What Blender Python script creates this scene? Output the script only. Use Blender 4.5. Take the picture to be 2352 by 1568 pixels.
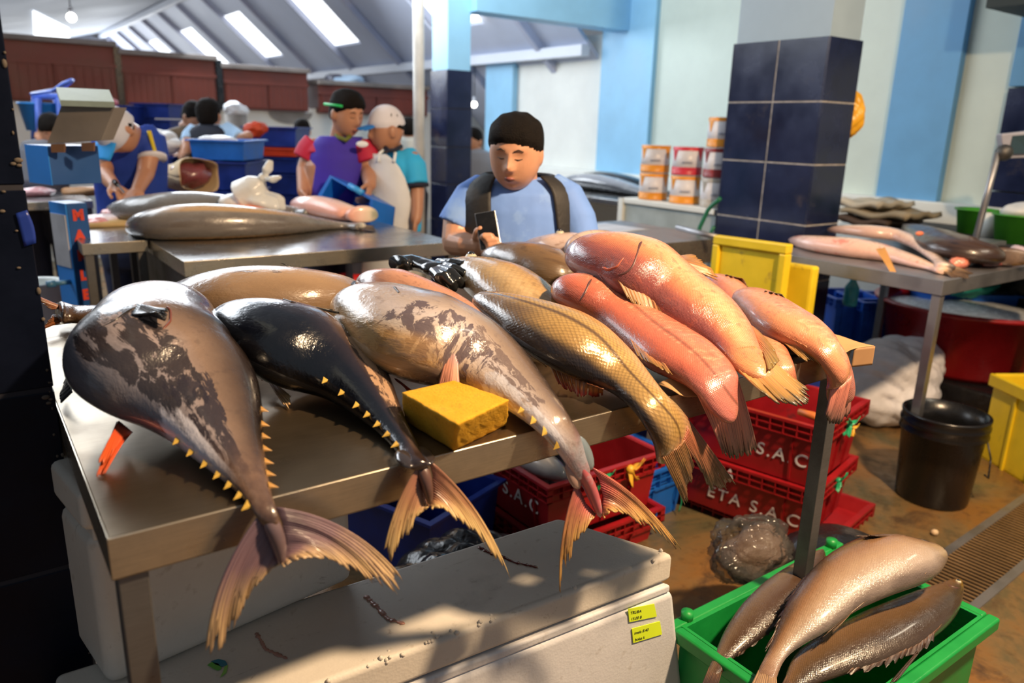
import bpy, math, random
import numpy as np
from mathutils import Vector, Matrix

for o in list(bpy.data.objects):
    bpy.data.objects.remove(o)
SC = bpy.context.scene
COL = SC.collection
random.seed(7)
RNG = np.random.RandomState(5)

# ------------------------------------------------------------------ camera
FPX, PITCH, ROLL, YAW = 1750.0, math.radians(15.7), math.radians(1.6), math.radians(-35.969)
CAM = np.array([0.0, 0.0, 1.45])
def _rz(a): return np.array([[math.cos(a), -math.sin(a), 0], [math.sin(a), math.cos(a), 0], [0, 0, 1]])
def _rx(a): return np.array([[1, 0, 0], [0, math.cos(a), -math.sin(a)], [0, math.sin(a), math.cos(a)]])
RC = _rz(YAW) @ _rx(math.pi / 2 - PITCH) @ _rz(ROLL)
cd = bpy.data.cameras.new('camera'); co = bpy.data.objects.new('camera', cd); COL.objects.link(co)
m4 = Matrix([list(RC[i]) + [CAM[i]] for i in range(3)] + [[0, 0, 0, 1]])
co.matrix_world = m4
cd.sensor_width = 36.0; cd.lens = FPX / 2352 * 36
cd.clip_start = 0.02; cd.clip_end = 200
cd.dof.use_dof = True; cd.dof.focus_distance = 1.45; cd.dof.aperture_fstop = 3.2
SC.camera = co

# ------------------------------------------------------------------ world, exposure, main lights
SC.view_settings.view_transform = 'Standard'; SC.view_settings.look = 'None'
SC.view_settings.exposure = 0.0; SC.view_settings.gamma = 1.0
try: SC.view_settings.use_curve_mapping = False
except Exception: pass
SC.cycles.use_denoising = True
SC.cycles.max_bounces = 8
SC.cycles.sample_clamp_indirect = 6
w = bpy.data.worlds.new('world'); SC.world = w; w.use_nodes = True
bg = w.node_tree.nodes['Background']; bg.inputs[0].default_value = (0.78, 0.88, 1.0, 1); bg.inputs[1].default_value = 0.20

def area(name, loc, target, size, size_y, power, col):
    l = bpy.data.lights.new(name, 'AREA'); l.shape = 'RECTANGLE'; l.size = size; l.size_y = size_y
    l.energy = power; l.color = col
    o = bpy.data.objects.new(name, l); COL.objects.link(o); o.location = loc
    o.rotation_euler = (Vector(target) - Vector(loc)).to_track_quat('-Z', 'Y').to_euler()
    return o
area('stall_lamp', (1.75, -0.25, 2.95), (1.25, 1.2, 1.0), 0.16, 0.16, 170, (1.0, 0.70, 0.42))
area('hall_daylight', (1.6, 8.3, 3.0), (2.6, 4.4, 1.0), 3.5, 2.0, 275, (0.86, 0.93, 1.0))
area('bay_daylight', (3.2, 5.0, 2.9), (5.2, 5.2, 1.6), 2.4, 1.6, 40, (0.93, 0.98, 1.0))
area('row_daylight', (-0.5, 5.5, 3.1), (0.8, 4.0, 0.6), 3.0, 1.5, 110, (0.88, 0.94, 1.0))
area('hall_end_fill', (1.0, 23.5, 1.7), (1.5, 10, 3.4), 9.0, 3.0, 520, (0.9, 0.95, 1.0))  # added fill lamp in front of the closed end wall, lifts the roof
area('roof_fill', (-1.6, 13.0, 1.3), (4.4, 13.0, 3.0), 1.0, 9.0, 330, (0.86, 0.92, 1.0))  # added low fill lamp inside the hall, aimed up to brighten the roof
area('aisle_fill', (3.9, 0.2, 2.9), (3.6, 1.4, 0.5), 1.2, 0.15, 18, (1.0, 0.86, 0.66))  # added fill lamp out of view; no tube fitting hangs here

# ------------------------------------------------------------------ measuring helpers
def ray(px, py): return RC @ np.array([(px - 1176.0) / FPX, -(py - 784.0) / FPX, -1.0])
def Zp(px, py, z): d = ray(px, py); return CAM + d * (z - CAM[2]) / d[2]
def Xp(px, py, x): d = ray(px, py); return CAM + d * x / d[0]
def Yp(px, py, y): d = ray(px, py); return CAM + d * y / d[1]
HF = np.array([math.sin(-YAW), math.cos(YAW), 0.0])           # level view direction
HR = np.array([math.cos(YAW), math.sin(YAW), 0.0])            # level direction to the side
UP = np.array([0, 0, 1.0])
def Fp(px, py, f): d = ray(px, py); return CAM + d * f / (d @ HF)
def proj(P):
    v = (np.asarray(P) - CAM) @ RC
    return np.stack([1176 + FPX * v[..., 0] / -v[..., 2], 784 - FPX * v[..., 1] / -v[..., 2]], -1)
def unit(v): v = np.asarray(v, float); return v / (np.linalg.norm(v) + 1e-12)

# ------------------------------------------------------------------ materials
class NT:
    def __init__(s, name):
        s.m = bpy.data.materials.new(name); s.m.use_nodes = True; s.t = s.m.node_tree
        s.b = s.t.nodes['Principled BSDF']
    def n(s, typ, **kw):
        x = s.t.nodes.new(typ)
        for k, v in kw.items(): setattr(x, k, v)
        return x
    def put(s, sock, v):
        if isinstance(v, bpy.types.NodeSocket): s.t.links.new(v, sock)
        elif v is not None:
            if hasattr(sock.default_value, '__len__') and len(sock.default_value) == 4 and len(v) == 3: v = tuple(v) + (1,)
            sock.default_value = v
    def math(s, op, a, b=None, clamp=False):
        x = s.n('ShaderNodeMath', operation=op, use_clamp=clamp); s.put(x.inputs[0], a)
        if b is not None: s.put(x.inputs[1], b)
        return x.outputs[0]
    def coord(s, k='Object'): return s.n('ShaderNodeTexCoord').outputs[k]
    def attr(s, name, out='Vector'): return s.n('ShaderNodeAttribute', attribute_name=name).outputs[out]
    def mapping(s, vec, scale=(1, 1, 1), rot=(0, 0, 0), loc=(0, 0, 0)):
        x = s.n('ShaderNodeMapping'); s.put(x.inputs[0], vec)
        x.inputs['Scale'].default_value = scale; x.inputs['Rotation'].default_value = rot; x.inputs['Location'].default_value = loc
        return x.outputs[0]
    def noise(s, vec, scale=5, detail=4, rough=0.55, dist=0):
        x = s.n('ShaderNodeTexNoise'); s.put(x.inputs['Vector'], vec)
        x.inputs['Scale'].default_value = scale; x.inputs['Detail'].default_value = detail
        x.inputs['Roughness'].default_value = rough; x.inputs['Distortion'].default_value = dist
        return x.outputs[0]
    def voronoi(s, vec, scale=5, feature='F1', out=0, rnd=1.0):
        x = s.n('ShaderNodeTexVoronoi', feature=feature); s.put(x.inputs['Vector'], vec); x.inputs['Scale'].default_value = scale
        x.inputs['Randomness'].default_value = rnd
        return x.outputs[out]
    def ramp(s, fac, stops, interp='LINEAR'):
        x = s.n('ShaderNodeValToRGB'); s.put(x.inputs[0], fac); cr = x.color_ramp; cr.interpolation = interp
        while len(cr.elements) < len(stops): cr.elements.new(0.5)
        for e, (p, c) in zip(cr.elements, stops):
            e.position = p
            e.color = (c, c, c, 1) if isinstance(c, (int, float)) else tuple(c) + (1,)
        return x.outputs[0]
    def mix(s, fac, a, b, mode='MIX'):
        x = s.n('ShaderNodeMix', data_type='RGBA', blend_type=mode); s.put(x.inputs[0], fac); s.put(x.inputs[6], a); s.put(x.inputs[7], b)
        return x.outputs[2]
    def band(s, v, a, b, c, d):
        """1 between b and c, fading to 0 at a and d"""
        r1 = s.n('ShaderNodeMapRange', interpolation_type='SMOOTHSTEP'); s.put(r1.inputs[0], v); r1.inputs[1].default_value = a; r1.inputs[2].default_value = b
        r2 = s.n('ShaderNodeMapRange', interpolation_type='SMOOTHSTEP'); s.put(r2.inputs[0], v); r2.inputs[1].default_value = d; r2.inputs[2].default_value = c
        return s.math('MULTIPLY', r1.outputs[0], r2.outputs[0])
    def sep(s, vec):
        x = s.n('ShaderNodeSeparateXYZ'); s.put(x.inputs[0], vec); return x.outputs
    def comb(s, x_, y_, z_):
        x = s.n('ShaderNodeCombineXYZ'); s.put(x.inputs[0], x_); s.put(x.inputs[1], y_); s.put(x.inputs[2], z_); return x.outputs[0]
    def bump(s, h, strength=0.3, dist=0.01, prev=None):
        x = s.n('ShaderNodeBump'); s.put(x.inputs['Height'], h); x.inputs['Strength'].default_value = strength; x.inputs['Distance'].default_value = dist
        if prev is not None: s.put(x.inputs['Normal'], prev)
        return x.outputs[0]
    def out(s, color=None, rough=None, metal=None, normal=None, spec=None, coat=None, alpha=None, trans=None, sss=None):
        i = s.b.inputs
        s.put(i['Base Color'], color); s.put(i['Roughness'], rough); s.put(i['Metallic'], metal)
        if normal is not None: s.put(i['Normal'], normal)
        s.put(i['Specular IOR Level'], spec)
        if coat is not None: i['Coat Weight'].default_value = coat; i['Coat Roughness'].default_value = 0.12
        s.put(i['Alpha'], alpha); s.put(i['Transmission Weight'], trans)
        if sss is not None:
            i['Subsurface Weight'].default_value = sss; i['Subsurface Radius'].default_value = (0.01, 0.004, 0.003)
        return s.m

def M(name, col, rough=0.5, metal=0.0, var=0.18, vs=6, bump=0.0, bs=60, spec=0.5, coat=None, dirt=None, dscale=9, dthr=0.6, alpha=None, trans=None, sss=None, stretch=None):
    t = NT(name); c = t.coord()
    if stretch: c = t.mapping(c, stretch)
    nz = t.noise(c, vs, 5)
    dk = tuple(x * (1 - var) for x in col); lt = tuple(min(1, x * (1 + var)) for x in col)
    cc = t.ramp(nz, [(0.3, dk), (0.7, lt)])
    if dirt:
        d = t.noise(t.mapping(c, loc=(3, 1, 7)), dscale, 6, 0.65)
        cc = t.mix(t.ramp(d, [(dthr, 0.0), (min(dthr + 0.12, 1), 1.0)]), cc, dirt)
    nb = t.bump(t.noise(c, bs, 3), bump, 0.01) if bump else None
    rr = t.ramp(nz, [(0.3, max(0, rough - 0.07)), (0.7, min(1, rough + 0.07))])
    return t.out(cc, rr, metal, nb, spec, coat, alpha, trans, sss)

def emit(name, col, strength):
    t = NT(name); t.put(t.b.inputs['Base Color'], (0, 0, 0)); t.put(t.b.inputs['Emission Color'], col)
    t.b.inputs['Emission Strength'].default_value = strength
    return t.m

# ------------------------------------------------------------------ mesh builder
class MB:
    def __init__(s): s.v = []; s.f = []; s.att = {}
    def add(s, vs, fs):
        b = len(s.v); s.v += [tuple(map(float, p)) for p in vs]; s.f += [tuple(b + i for i in f) for f in fs]; return s
    def hexa(s, p):
        return s.add(p, [(0, 3, 2, 1), (4, 5, 6, 7), (0, 1, 5, 4), (1, 2, 6, 5), (2, 3, 7, 6), (3, 0, 4, 7)])
    def box(s, x0, x1, y0, y1, z0, z1, fr=None):
        p = [(x0, y0, z0), (x1, y0, z0), (x1, y1, z0), (x0, y1, z0), (x0, y0, z1), (x1, y0, z1), (x1, y1, z1), (x0, y1, z1)]
        if fr: p = [fr(*q) for q in p]
        return s.hexa(p)
    def grid(s, fn, nu, nv, skip=None):
        vs = [fn(i / nu, j / nv) for j in range(nv + 1) for i in range(nu + 1)]
        fs = []
        for j in range(nv):
            for i in range(nu):
                if skip and skip(i, j): continue
                a = j * (nu + 1) + i; fs.append((a, a + 1, a + nu + 2, a + nu + 1))
        return s.add(vs, fs)
    def rings(s, R, cap=True, closed=True):
        n = len(R[0]); vs = [p for r in R for p in r]; fs = []
        for j in range(len(R) - 1):
            for i in range(n if closed else n - 1):
                k = (i + 1) % n; fs.append((j * n + i, j * n + k, (j + 1) * n + k, (j + 1) * n + i))
        if cap and closed:
            fs.append(tuple(reversed(range(n)))); fs.append(tuple((len(R) - 1) * n + i for i in range(n)))
        return s.add(vs, fs)
    def tube(s, pts, r, n=10, cap=True, round_=False, flat=None):
        P = [np.asarray(p, float) for p in pts]; m = len(P)
        rr = [r] * m if isinstance(r, (int, float)) else list(r)
        if round_:
            d0 = unit(P[0] - P[1]); d1 = unit(P[-1] - P[-2]); r0, r1 = rr[0], rr[-1]
            P = [P[0] + d0 * r0 * .92, P[0] + d0 * r0 * .6] + P + [P[-1] + d1 * r1 * .6, P[-1] + d1 * r1 * .92]
            rr = [r0 * .35, r0 * .78] + rr + [r1 * .78, r1 * .35]; m = len(P)
        R = []; prev = None
        for i in range(m):
            t = unit(P[min(i + 1, m - 1)] - P[max(i - 1, 0)])
            a = prev if prev is not None else (np.array([0, 0, 1.0]) if abs(t[2]) < .9 else np.array([1.0, 0, 0]))
            a = unit(a - t * (a @ t)); b = np.cross(t, a); prev = a
            fl = flat or 1.0
            R.append([P[i] + rr[i] * (math.cos(2 * math.pi * k / n) * a * fl + math.sin(2 * math.pi * k / n) * b) for k in range(n)])
        return s.rings(R, cap)
    def lathe(s, c, prof, n=32, sx=1, sy=1, cap=False):
        R = [[(c[0] + r * sx * math.cos(2 * math.pi * k / n), c[1] + r * sy * math.sin(2 * math.pi * k / n), c[2] + z) for k in range(n)] for r, z in prof]
        return s.rings(R, cap)
    def sphere(s, c, r, n=12, m=8, axes=None, fn=None):
        c = np.asarray(c, float); rx, ry, rz = (r, r, r) if isinstance(r, (int, float)) else r
        A = axes if axes is not None else np.eye(3)
        R = []
        for j in range(m + 1):
            th = math.pi * (0.02 + 0.96 * j / m); row = []
            for k in range(n):
                a = 2 * math.pi * k / n
                q = np.array([math.sin(th) * math.cos(a), math.sin(th) * math.sin(a), -math.cos(th)])
                p = np.array([q[0] * rx, q[1] * ry, q[2] * rz])
                if fn: p = fn(q, p)
                row.append(c + A[0] * p[0] + A[1] * p[1] + A[2] * p[2])
            R.append(row)
        return s.rings(R)

def frame(ox, oy, oz, deg):
    a = math.radians(deg); c_, s_ = math.cos(a), math.sin(a)
    return lambda x, y, z: (ox + x * c_ - y * s_, oy + x * s_ + y * c_, oz + z)

def root_loc(o):
    while o.parent: o = o.parent
    return o['_loc'] if '_loc' in o else (0, 0, 0)

def obj(name, mb, mat, parent=None, smooth=True, bevel=0, seg=2, solid=0, sub=0, remesh=0, sm=0, kind=None, off=0, label=None):
    me = bpy.data.meshes.new(name); me.from_pydata(mb.v, [], mb.f)
    for k, vals in mb.att.items():
        a = me.attributes.new(k, 'FLOAT_VECTOR', 'POINT'); a.data.foreach_set('vector', np.asarray(vals, float).ravel())
    me.update()
    for mt in (mat if isinstance(mat, (list, tuple)) else [mat]): me.materials.append(mt)
    if smooth: me.polygons.foreach_set('use_smooth', [True] * len(me.polygons))
    o = bpy.data.objects.new(name, me); COL.objects.link(o)
    if parent is not None:
        o.parent = parent
        if parent.type == 'EMPTY': o.location = -Vector(parent.location)
    if remesh:
        r = o.modifiers.new('r', 'REMESH'); r.mode = 'VOXEL'; r.voxel_size = remesh; r.use_smooth_shade = smooth
    if sm:
        r = o.modifiers.new('s', 'SMOOTH'); r.factor = 0.5; r.iterations = sm
    if sub:
        r = o.modifiers.new('u', 'SUBSURF'); r.levels = sub; r.render_levels = sub
    if solid:
        r = o.modifiers.new('t', 'SOLIDIFY'); r.thickness = solid; r.offset = off
    if bevel:
        r = o.modifiers.new('b', 'BEVEL'); r.width = bevel; r.segments = seg; r.limit_method = 'ANGLE'; r.angle_limit = math.radians(40)
        if smooth:
            me.polygons.foreach_set('use_smooth', [True] * len(me.polygons)); r.harden_normals = True
    if kind: o['kind'] = kind
    if label: o['label'] = label
    return o

def tag(o, label, cat, group=None, kind=None):
    o['label'] = label; o['category'] = cat
    if group: o['group'] = group
    if kind: o['kind'] = kind
    return o

def thing(name, label, cat, loc, group=None):
    o = bpy.data.objects.new(name, None); COL.objects.link(o); o.location = tuple(float(x) for x in loc); o.empty_display_size = 0.1
    return tag(o, label, cat, group)

def copy_thing(o, delta, label=None):
    c = o.copy(); COL.objects.link(c); c.location = o.location + Vector(delta)
    if label: c['label'] = label
    for ch in list(o.children):
        d = ch.copy(); COL.objects.link(d); d.parent = c
        for g in list(ch.children):
            e = g.copy(); COL.objects.link(e); e.parent = d
    return c

def text_obj(name, s, size, origin, right, up, mat, parent, ext=0.0008, shear=0, space=1.0, thick=0.0):
    cu = bpy.data.curves.new(name, 'FONT'); cu.body = s; cu.size = size; cu.extrude = ext; cu.shear = shear; cu.space_character = space; cu.offset = thick
    t = bpy.data.objects.new(name + '_tmp', cu); COL.objects.link(t)
    dg = bpy.context.evaluated_depsgraph_get(); me = bpy.data.meshes.new_from_object(t.evaluated_get(dg))
    bpy.data.objects.remove(t)
    r = Vector(unit(right)); u = Vector(unit(up)); n = r.cross(u)
    M4 = Matrix(((r.x, u.x, n.x, origin[0]), (r.y, u.y, n.y, origin[1]), (r.z, u.z, n.z, origin[2]), (0, 0, 0, 1)))
    me.transform(M4); me.materials.clear(); me.materials.append(mat)
    o = bpy.data.objects.new(name, me); COL.objects.link(o)
    if parent is not None:
        o.parent = parent
        if parent.type == 'EMPTY': o.location = -Vector(parent.location)
    return o

# ------------------------------------------------------------------ common materials
m_steel = None
def steel(name, col=(0.30, 0.275, 0.235), rough=0.36, stain=(0.20, 0.14, 0.08)):
    t = NT(name); c = t.coord()
    br = t.noise(t.mapping(c, (4, 90, 90)), 6, 4, 0.7)
    big = t.noise(c, 4.5, 6, 0.6)
    cc = t.ramp(br, [(0.25, tuple(x * .86 for x in col)), (0.75, tuple(min(1, x * 1.14) for x in col))])
    cc = t.mix(t.ramp(big, [(0.52, 0.0), (0.72, 0.55)]), cc, stain)
    sp = t.noise(c, 70, 2); cc = t.mix(t.ramp(sp, [(0.74, 0.0), (0.78, 0.6)]), cc, (0.1, 0.07, 0.04))
    rr = t.ramp(big, [(0.3, rough - .08), (0.7, rough + .16)])
    return t.out(cc, rr, 0.92, t.bump(br, 0.06, 0.002), 0.5)
m_steel = steel('brushed_steel', (0.23, 0.175, 0.11), 0.30, (0.15, 0.09, 0.045)); m_steel_dk = steel('dull_steel', (0.16, 0.155, 0.15), 0.45, (0.07, 0.05, 0.03)); m_steel_grey = steel('grey_steel', (0.42, 0.41, 0.42), 0.42, (0.3, 0.26, 0.24))
m_edge = steel('worn_edge_steel', (0.62, 0.55, 0.43), 0.24, (0.22, 0.15, 0.08))
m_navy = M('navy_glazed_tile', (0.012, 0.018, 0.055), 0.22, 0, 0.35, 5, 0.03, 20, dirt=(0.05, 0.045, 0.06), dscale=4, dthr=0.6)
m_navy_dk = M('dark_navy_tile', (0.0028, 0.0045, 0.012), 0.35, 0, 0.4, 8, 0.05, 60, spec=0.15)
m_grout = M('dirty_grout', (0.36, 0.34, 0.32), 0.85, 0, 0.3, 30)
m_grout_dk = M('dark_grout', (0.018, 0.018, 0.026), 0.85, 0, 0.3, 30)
m_ltblue = M('light_blue_paint', (0.30, 0.60, 0.86), 0.5, 0, 0.08, 3, 0.02, 30)
m_midblue = M('mid_blue_paint', (0.13, 0.35, 0.62), 0.5, 0, 0.1, 3, 0.02, 30)
m_greyblue = M('grey_blue_paint', (0.36, 0.47, 0.56), 0.55, 0, 0.08, 3, 0.02, 30)
m_white = M('white_paint', (0.78, 0.80, 0.76), 0.55, 0, 0.06, 3, 0.02, 30)
m_green_w = M('pale_green_wall_paint', (0.62, 0.70, 0.63), 0.5, 0, 0.07, 2.5, 0.02, 30)
m_black = M('black_rubber', (0.006, 0.006, 0.007), 0.25, 0, 0.3, 20, 0.05, 50)
m_redp = M('red_crate_plastic', (0.30, 0.008, 0.012), 0.4, 0, 0.2, 10, 0.05, 60, dirt=(0.10, 0.02, 0.02), dthr=0.62)
m_bluep = M('blue_crate_plastic', (0.008, 0.12, 0.52), 0.4, 0, 0.2, 10, 0.05, 60)
m_dbluep = M('dark_blue_crate_plastic', (0.006, 0.026, 0.22), 0.4, 0, 0.25, 10)
m_mblue = M('bright_blue_plastic', (0.02, 0.12, 0.62), 0.4, 0, 0.2, 10)
m_greenp = M('green_crate_plastic', (0.008, 0.27, 0.05), 0.4, 0, 0.15, 10, 0.05, 50, dirt=(0.06, 0.06, 0.02), dthr=0.68)
m_yelp = M('yellow_crate_plastic', (0.85, 0.62, 0.02), 0.45, 0, 0.1, 8, 0.05, 40, dirt=(0.42, 0.27, 0.04), dscale=8, dthr=0.62)
m_letter = M('white_marker_paint', (0.75, 0.72, 0.72), 0.6, 0, 0.1)
m_foamw = M('white_polystyrene', (0.72, 0.68, 0.60), 0.6, 0, 0.06, 5, 0.25, 160, dirt=(0.36, 0.32, 0.27), dscale=5, dthr=0.66)
m_paper = M('brown_kraft_paper', (0.42, 0.24, 0.10), 0.75, 0, 0.12, 8, 0.1, 30)
m_card = M('tan_cardboard', (0.55, 0.40, 0.22), 0.8, 0, 0.12, 8)
m_bagw = M('white_plastic_film', (0.72, 0.74, 0.76), 0.35, 0, 0.08, 14, 0.5, 18, alpha=None)
m_ice = M('crushed_ice', (0.8, 0.85, 0.9), 0.25, 0, 0.1, 30, 0.6, 60)
# ================================================================== ROOM
def struct(name, mb, mat, parent=None, **k):
    o = obj(name, mb, mat, parent, **k)
    if parent is None: o['kind'] = 'structure'
    return o

def floor_mat():
    t = NT('wet_stained_concrete'); c = t.coord()
    n1 = t.noise(c, 1.3, 6, 0.65, 0.6); n2 = t.noise(t.mapping(c, loc=(5, 2, 0)), 5, 6, 0.7, 0.4); n3 = t.noise(c, 26, 4)
    a = t.ramp(n1, [(0.40, (0.24, 0.11, 0.028)), (0.52, (0.19, 0.12, 0.05)), (0.60, (0.10, 0.088, 0.045))])
    a = t.mix(t.ramp(n2, [(0.52, 0), (0.66, 0.85)]), a, (0.055, 0.03, 0.014))
    a = t.mix(t.ramp(n3, [(0.55, 0), (0.75, 0.4)]), a, (0.04, 0.025, 0.012))
    return t.out(a, t.ramp(n2, [(0.35, 0.22), (0.65, 0.55)]), 0, t.bump(n3, 0.25, 0.01), 0.5)
struct('floor', MB().box(-6, 8, -2, 26, -0.1, 0), floor_mat(), smooth=False)

def tiled_pillar(x0, x1, y0, y1, nx, ny, ztop, upper, ztot, tmat, gmat, joints=0.008, name='pillar'):
    core = MB().box(x0 + .002, x1 - .002, y0 + .002, y1 - .002, 0, ztop - .004)
    p = struct(name, core, gmat, smooth=False)
    t = MB(); j = joints / 2
    zs = [ztop - .3 * k for k in range(int(ztop / .3) + 2)]
    for k in range(len(zs) - 1):
        zt, zb = zs[k] - j, max(zs[k + 1] + j, 0.0)
        if zt <= zb: continue
        for i in range(nx):
            a = x0 + (x1 - x0) * i / nx + (j if i else 0); b = x0 + (x1 - x0) * (i + 1) / nx - (j if i < nx - 1 else 0)
            t.box(a, b, y0, y0 + .008, zb, zt); t.box(a, b, y1 - .008, y1, zb, zt)
        for i in range(ny):
            a = y0 + (y1 - y0) * i / ny + (j if i else .009); b = y0 + (y1 - y0) * (i + 1) / ny - (j if i < ny - 1 else .009)
            t.box(x0, x0 + .008, a, b, zb, zt); t.box(x1 - .008, x1, a, b, zb, zt)
    obj('tile_facing', t, tmat, p, smooth=False, bevel=0.0015, seg=1)
    if upper:
        obj('painted_shaft', MB().box(x0 + .012, x1 - .012, y0 + .012, y1 - .012, ztop - .004, ztot), upper, p, smooth=False)
    return p
# near pillar beside the steel table
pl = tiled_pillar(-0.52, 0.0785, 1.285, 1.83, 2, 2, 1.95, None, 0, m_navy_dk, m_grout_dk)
m_chip = M('bare_plaster_chips', (0.10, 0.08, 0.06), 0.8, 0, 0.3, 20)
ch = MB(); rr = random.Random(3)
for k in range(45):
    z = rr.uniform(0.55, 2.2); s = rr.uniform(.0012, .0038)
    ch.sphere((0.0775 - rr.random() ** 3 * .008, 1.284, z), (s, .0015, s * rr.uniform(.6, 1.8)), 7, 4)
for px, py, s in [(42, 368, .006), (44, 380, .004), (30, 376, .004), (38, 530, .0025), (8, 440, .003), (105, 912, .006), (112, 925, .004), (43, 615, .003), (5, 485, .004)]:
    P = Yp(px, py, 1.284); ch.sphere(P, (s, .002, s * .6), 9, 5)
obj('chipped_edge', ch, m_chip, pl)
obj('blue_tape', MB().grid(lambda u, v: Yp(36 + 20 * v + (26 + 6 * math.sin(3 * v)) * u, 490 + 76 * v - 8 * u, 1.282), 4, 6), M('blue_tape_film', (0.01, 0.03, 0.22), 0.35), pl, solid=0.0006)
obj('painted_shaft', MB().box(-0.50, 0.066, 1.30, 1.81, 1.94, 3.2), m_greyblue, pl, smooth=False)

# column beside the paint tins and centre pillar
tiled_pillar(3.46, 3.74, 2.27, 2.84, 1, 2, 1.91, m_greyblue, 3.2, m_navy, m_grout)
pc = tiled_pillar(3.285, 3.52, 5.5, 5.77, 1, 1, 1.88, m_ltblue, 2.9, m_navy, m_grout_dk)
struct('trim_1', MB().box(3.50, 5.2, 5.42, 5.64, 2.32, 2.95), m_ltblue, smooth=False)
pp = MB(); q0, q1 = Fp(952, 0, 5.6), Fp(975, 540, 5.6)
ax = Yp(962, 200, 5.35)
pp.tube([(ax[0], ax[1], 0), (ax[0], ax[1], 3.0)], 0.042, 14)
tag(obj('drain_pipe', pp, M('cream_painted_pipe', (0.55, 0.52, 0.47), 0.4)), 'cream downpipe standing against the navy tiled pillar behind the seated man', 'pipe')

# side wall at x = 5.2
WX = 5.2
struct('wall_right', MB().box(WX, WX + .15, -1.0, 5.3, 0, 3.4), m_green_w, smooth=False)
struct('wall_partition', MB().box(WX + .02, WX + .15, 5.3, 7.75, 0, 2.33), m_white, smooth=False)
struct('trim_2', MB().box(WX - .05, WX + .16, 5.10, 5.78, 1.03, 3.3), m_ltblue, smooth=False, bevel=.004)
struct('trim_3', MB().box(WX - .05, WX + .16, 7.22, 7.76, 0.0, 2.33), m_ltblue, smooth=False, bevel=.004)
struct('trim_4', MB().box(WX - .06, WX + .05, 2.46, 2.87, 1.05, 3.3), m_midblue, smooth=False, bevel=.004)
struct('trim_5', MB().box(WX - .06, WX + .05, 1.58, 2.16, 1.76, 3.3), m_midblue, smooth=False, bevel=.004)
tf = MB()
for k in range(6):
    for i in range(2): tf.box(WX - .065, WX + .0, 1.59 + .285 * i, 1.87 + .285 * i, 1.755 - .3 * (k + 1) + .004, 1.75 - .3 * k)
struct('trim_6', tf, m_navy, smooth=False, bevel=.001, seg=1)
struct('baseboard_right', MB().box(WX - .12, WX + .02, -1.0, 7.7, 0, 1.06), m_white, smooth=False, bevel=.01)
struct('ceiling_soffit', MB().box(4.6, 5.3, -1.2, 2.12, 2.13, 2.6), M('dark_soffit_paint', (0.035, 0.05, 0.055), 0.7), smooth=False)

# far row: white stall wall and hall roof
struct('wall_back', MB().box(-3.0, 9.5, 9.05, 9.25, 0, 1.60), m_white, smooth=False)
struct('wall_far_end', MB().box(-9, 12, 24, 24.2, 0, 7), M('pale_blue_grey_wall', (0.55, 0.60, 0.68), 0.6), smooth=False)
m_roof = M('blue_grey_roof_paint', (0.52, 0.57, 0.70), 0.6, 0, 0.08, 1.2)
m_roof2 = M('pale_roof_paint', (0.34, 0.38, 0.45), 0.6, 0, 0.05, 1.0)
m_beam = M('white_beam_paint', (0.66, 0.70, 0.78), 0.5, 0, 0.05, 2)
K = math.tan(math.radians(42)); zr = lambda x: 5.0 - K * (x - 2.0)
XR = 3.62
sky_lights = [(4.08, 4.78, 7.0 + 3.05 * i + .25, 7.0 + 3.05 * i + 1.35) for i in range(5)]
rf = MB()
def rbox(mb, x0, x1, y0, y1, th=.05, off=0):
    p = []
    for z in (off, off + th):
        for (x, y) in ((x0, y0), (x1, y0), (x1, y1), (x0, y1)): p.append((x, y, zr(x) + z))
    mb.hexa(p)
ys = [5.9]
rbox(rf, XR, 4.08, 5.9, 24); rbox(rf, 4.78, 6.3, 5.9, 24)
prev = 5.9
for (a, b, c_, d_) in sky_lights:
    rbox(rf, a, b, prev, c_); prev = d_
rbox(rf, 4.08, 4.78, prev, 24)
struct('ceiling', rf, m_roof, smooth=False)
r2 = MB(); zl = lambda x: zr(XR) - .25 * (XR - x)
r2.hexa([(-9, 5.9, zl(-9)), (XR, 5.9, zl(XR)), (XR, 24, zl(XR)), (-9, 24, zl(-9)), (-9, 5.9, zl(-9) + .05), (XR, 5.9, zl(XR) + .05), (XR, 24, zl(XR) + .05), (-9, 24, zl(-9) + .05)])
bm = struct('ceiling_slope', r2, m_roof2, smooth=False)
rb = MB()
for i in range(13):
    y = 6.55 + 1.525 * i
    p = []
    for z in (-.10, .0):
        for (x, yy) in ((XR, y), (6.2, y), (6.2, y + .07), (XR, y + .07)): p.append((x, yy, zr(x) + z))
    rb.hexa(p)
struct('roof_beam', rb, M('rafter_paint', (0.46, 0.49, 0.62), 0.6, 0, 0.05), smooth=False)
rp = MB()
for x in (XR + .0, 5.05):
    rp.box(x - .05, x + .05, 5.9, 24, zr(x) - .13, zr(x) - .03)
struct('roof_beam', rp, m_beam, smooth=False)
m_skyl = emit('daylit_skylight', (0.92, 0.96, 1.0), 2.2)
for i, (a, b, c_, d_) in enumerate(sky_lights):
    s_ = MB(); rbox(s_, a, b, c_, d_, .01, .03)
    o = struct('window_%d' % (i + 1), s_, m_skyl, smooth=False)
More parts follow.
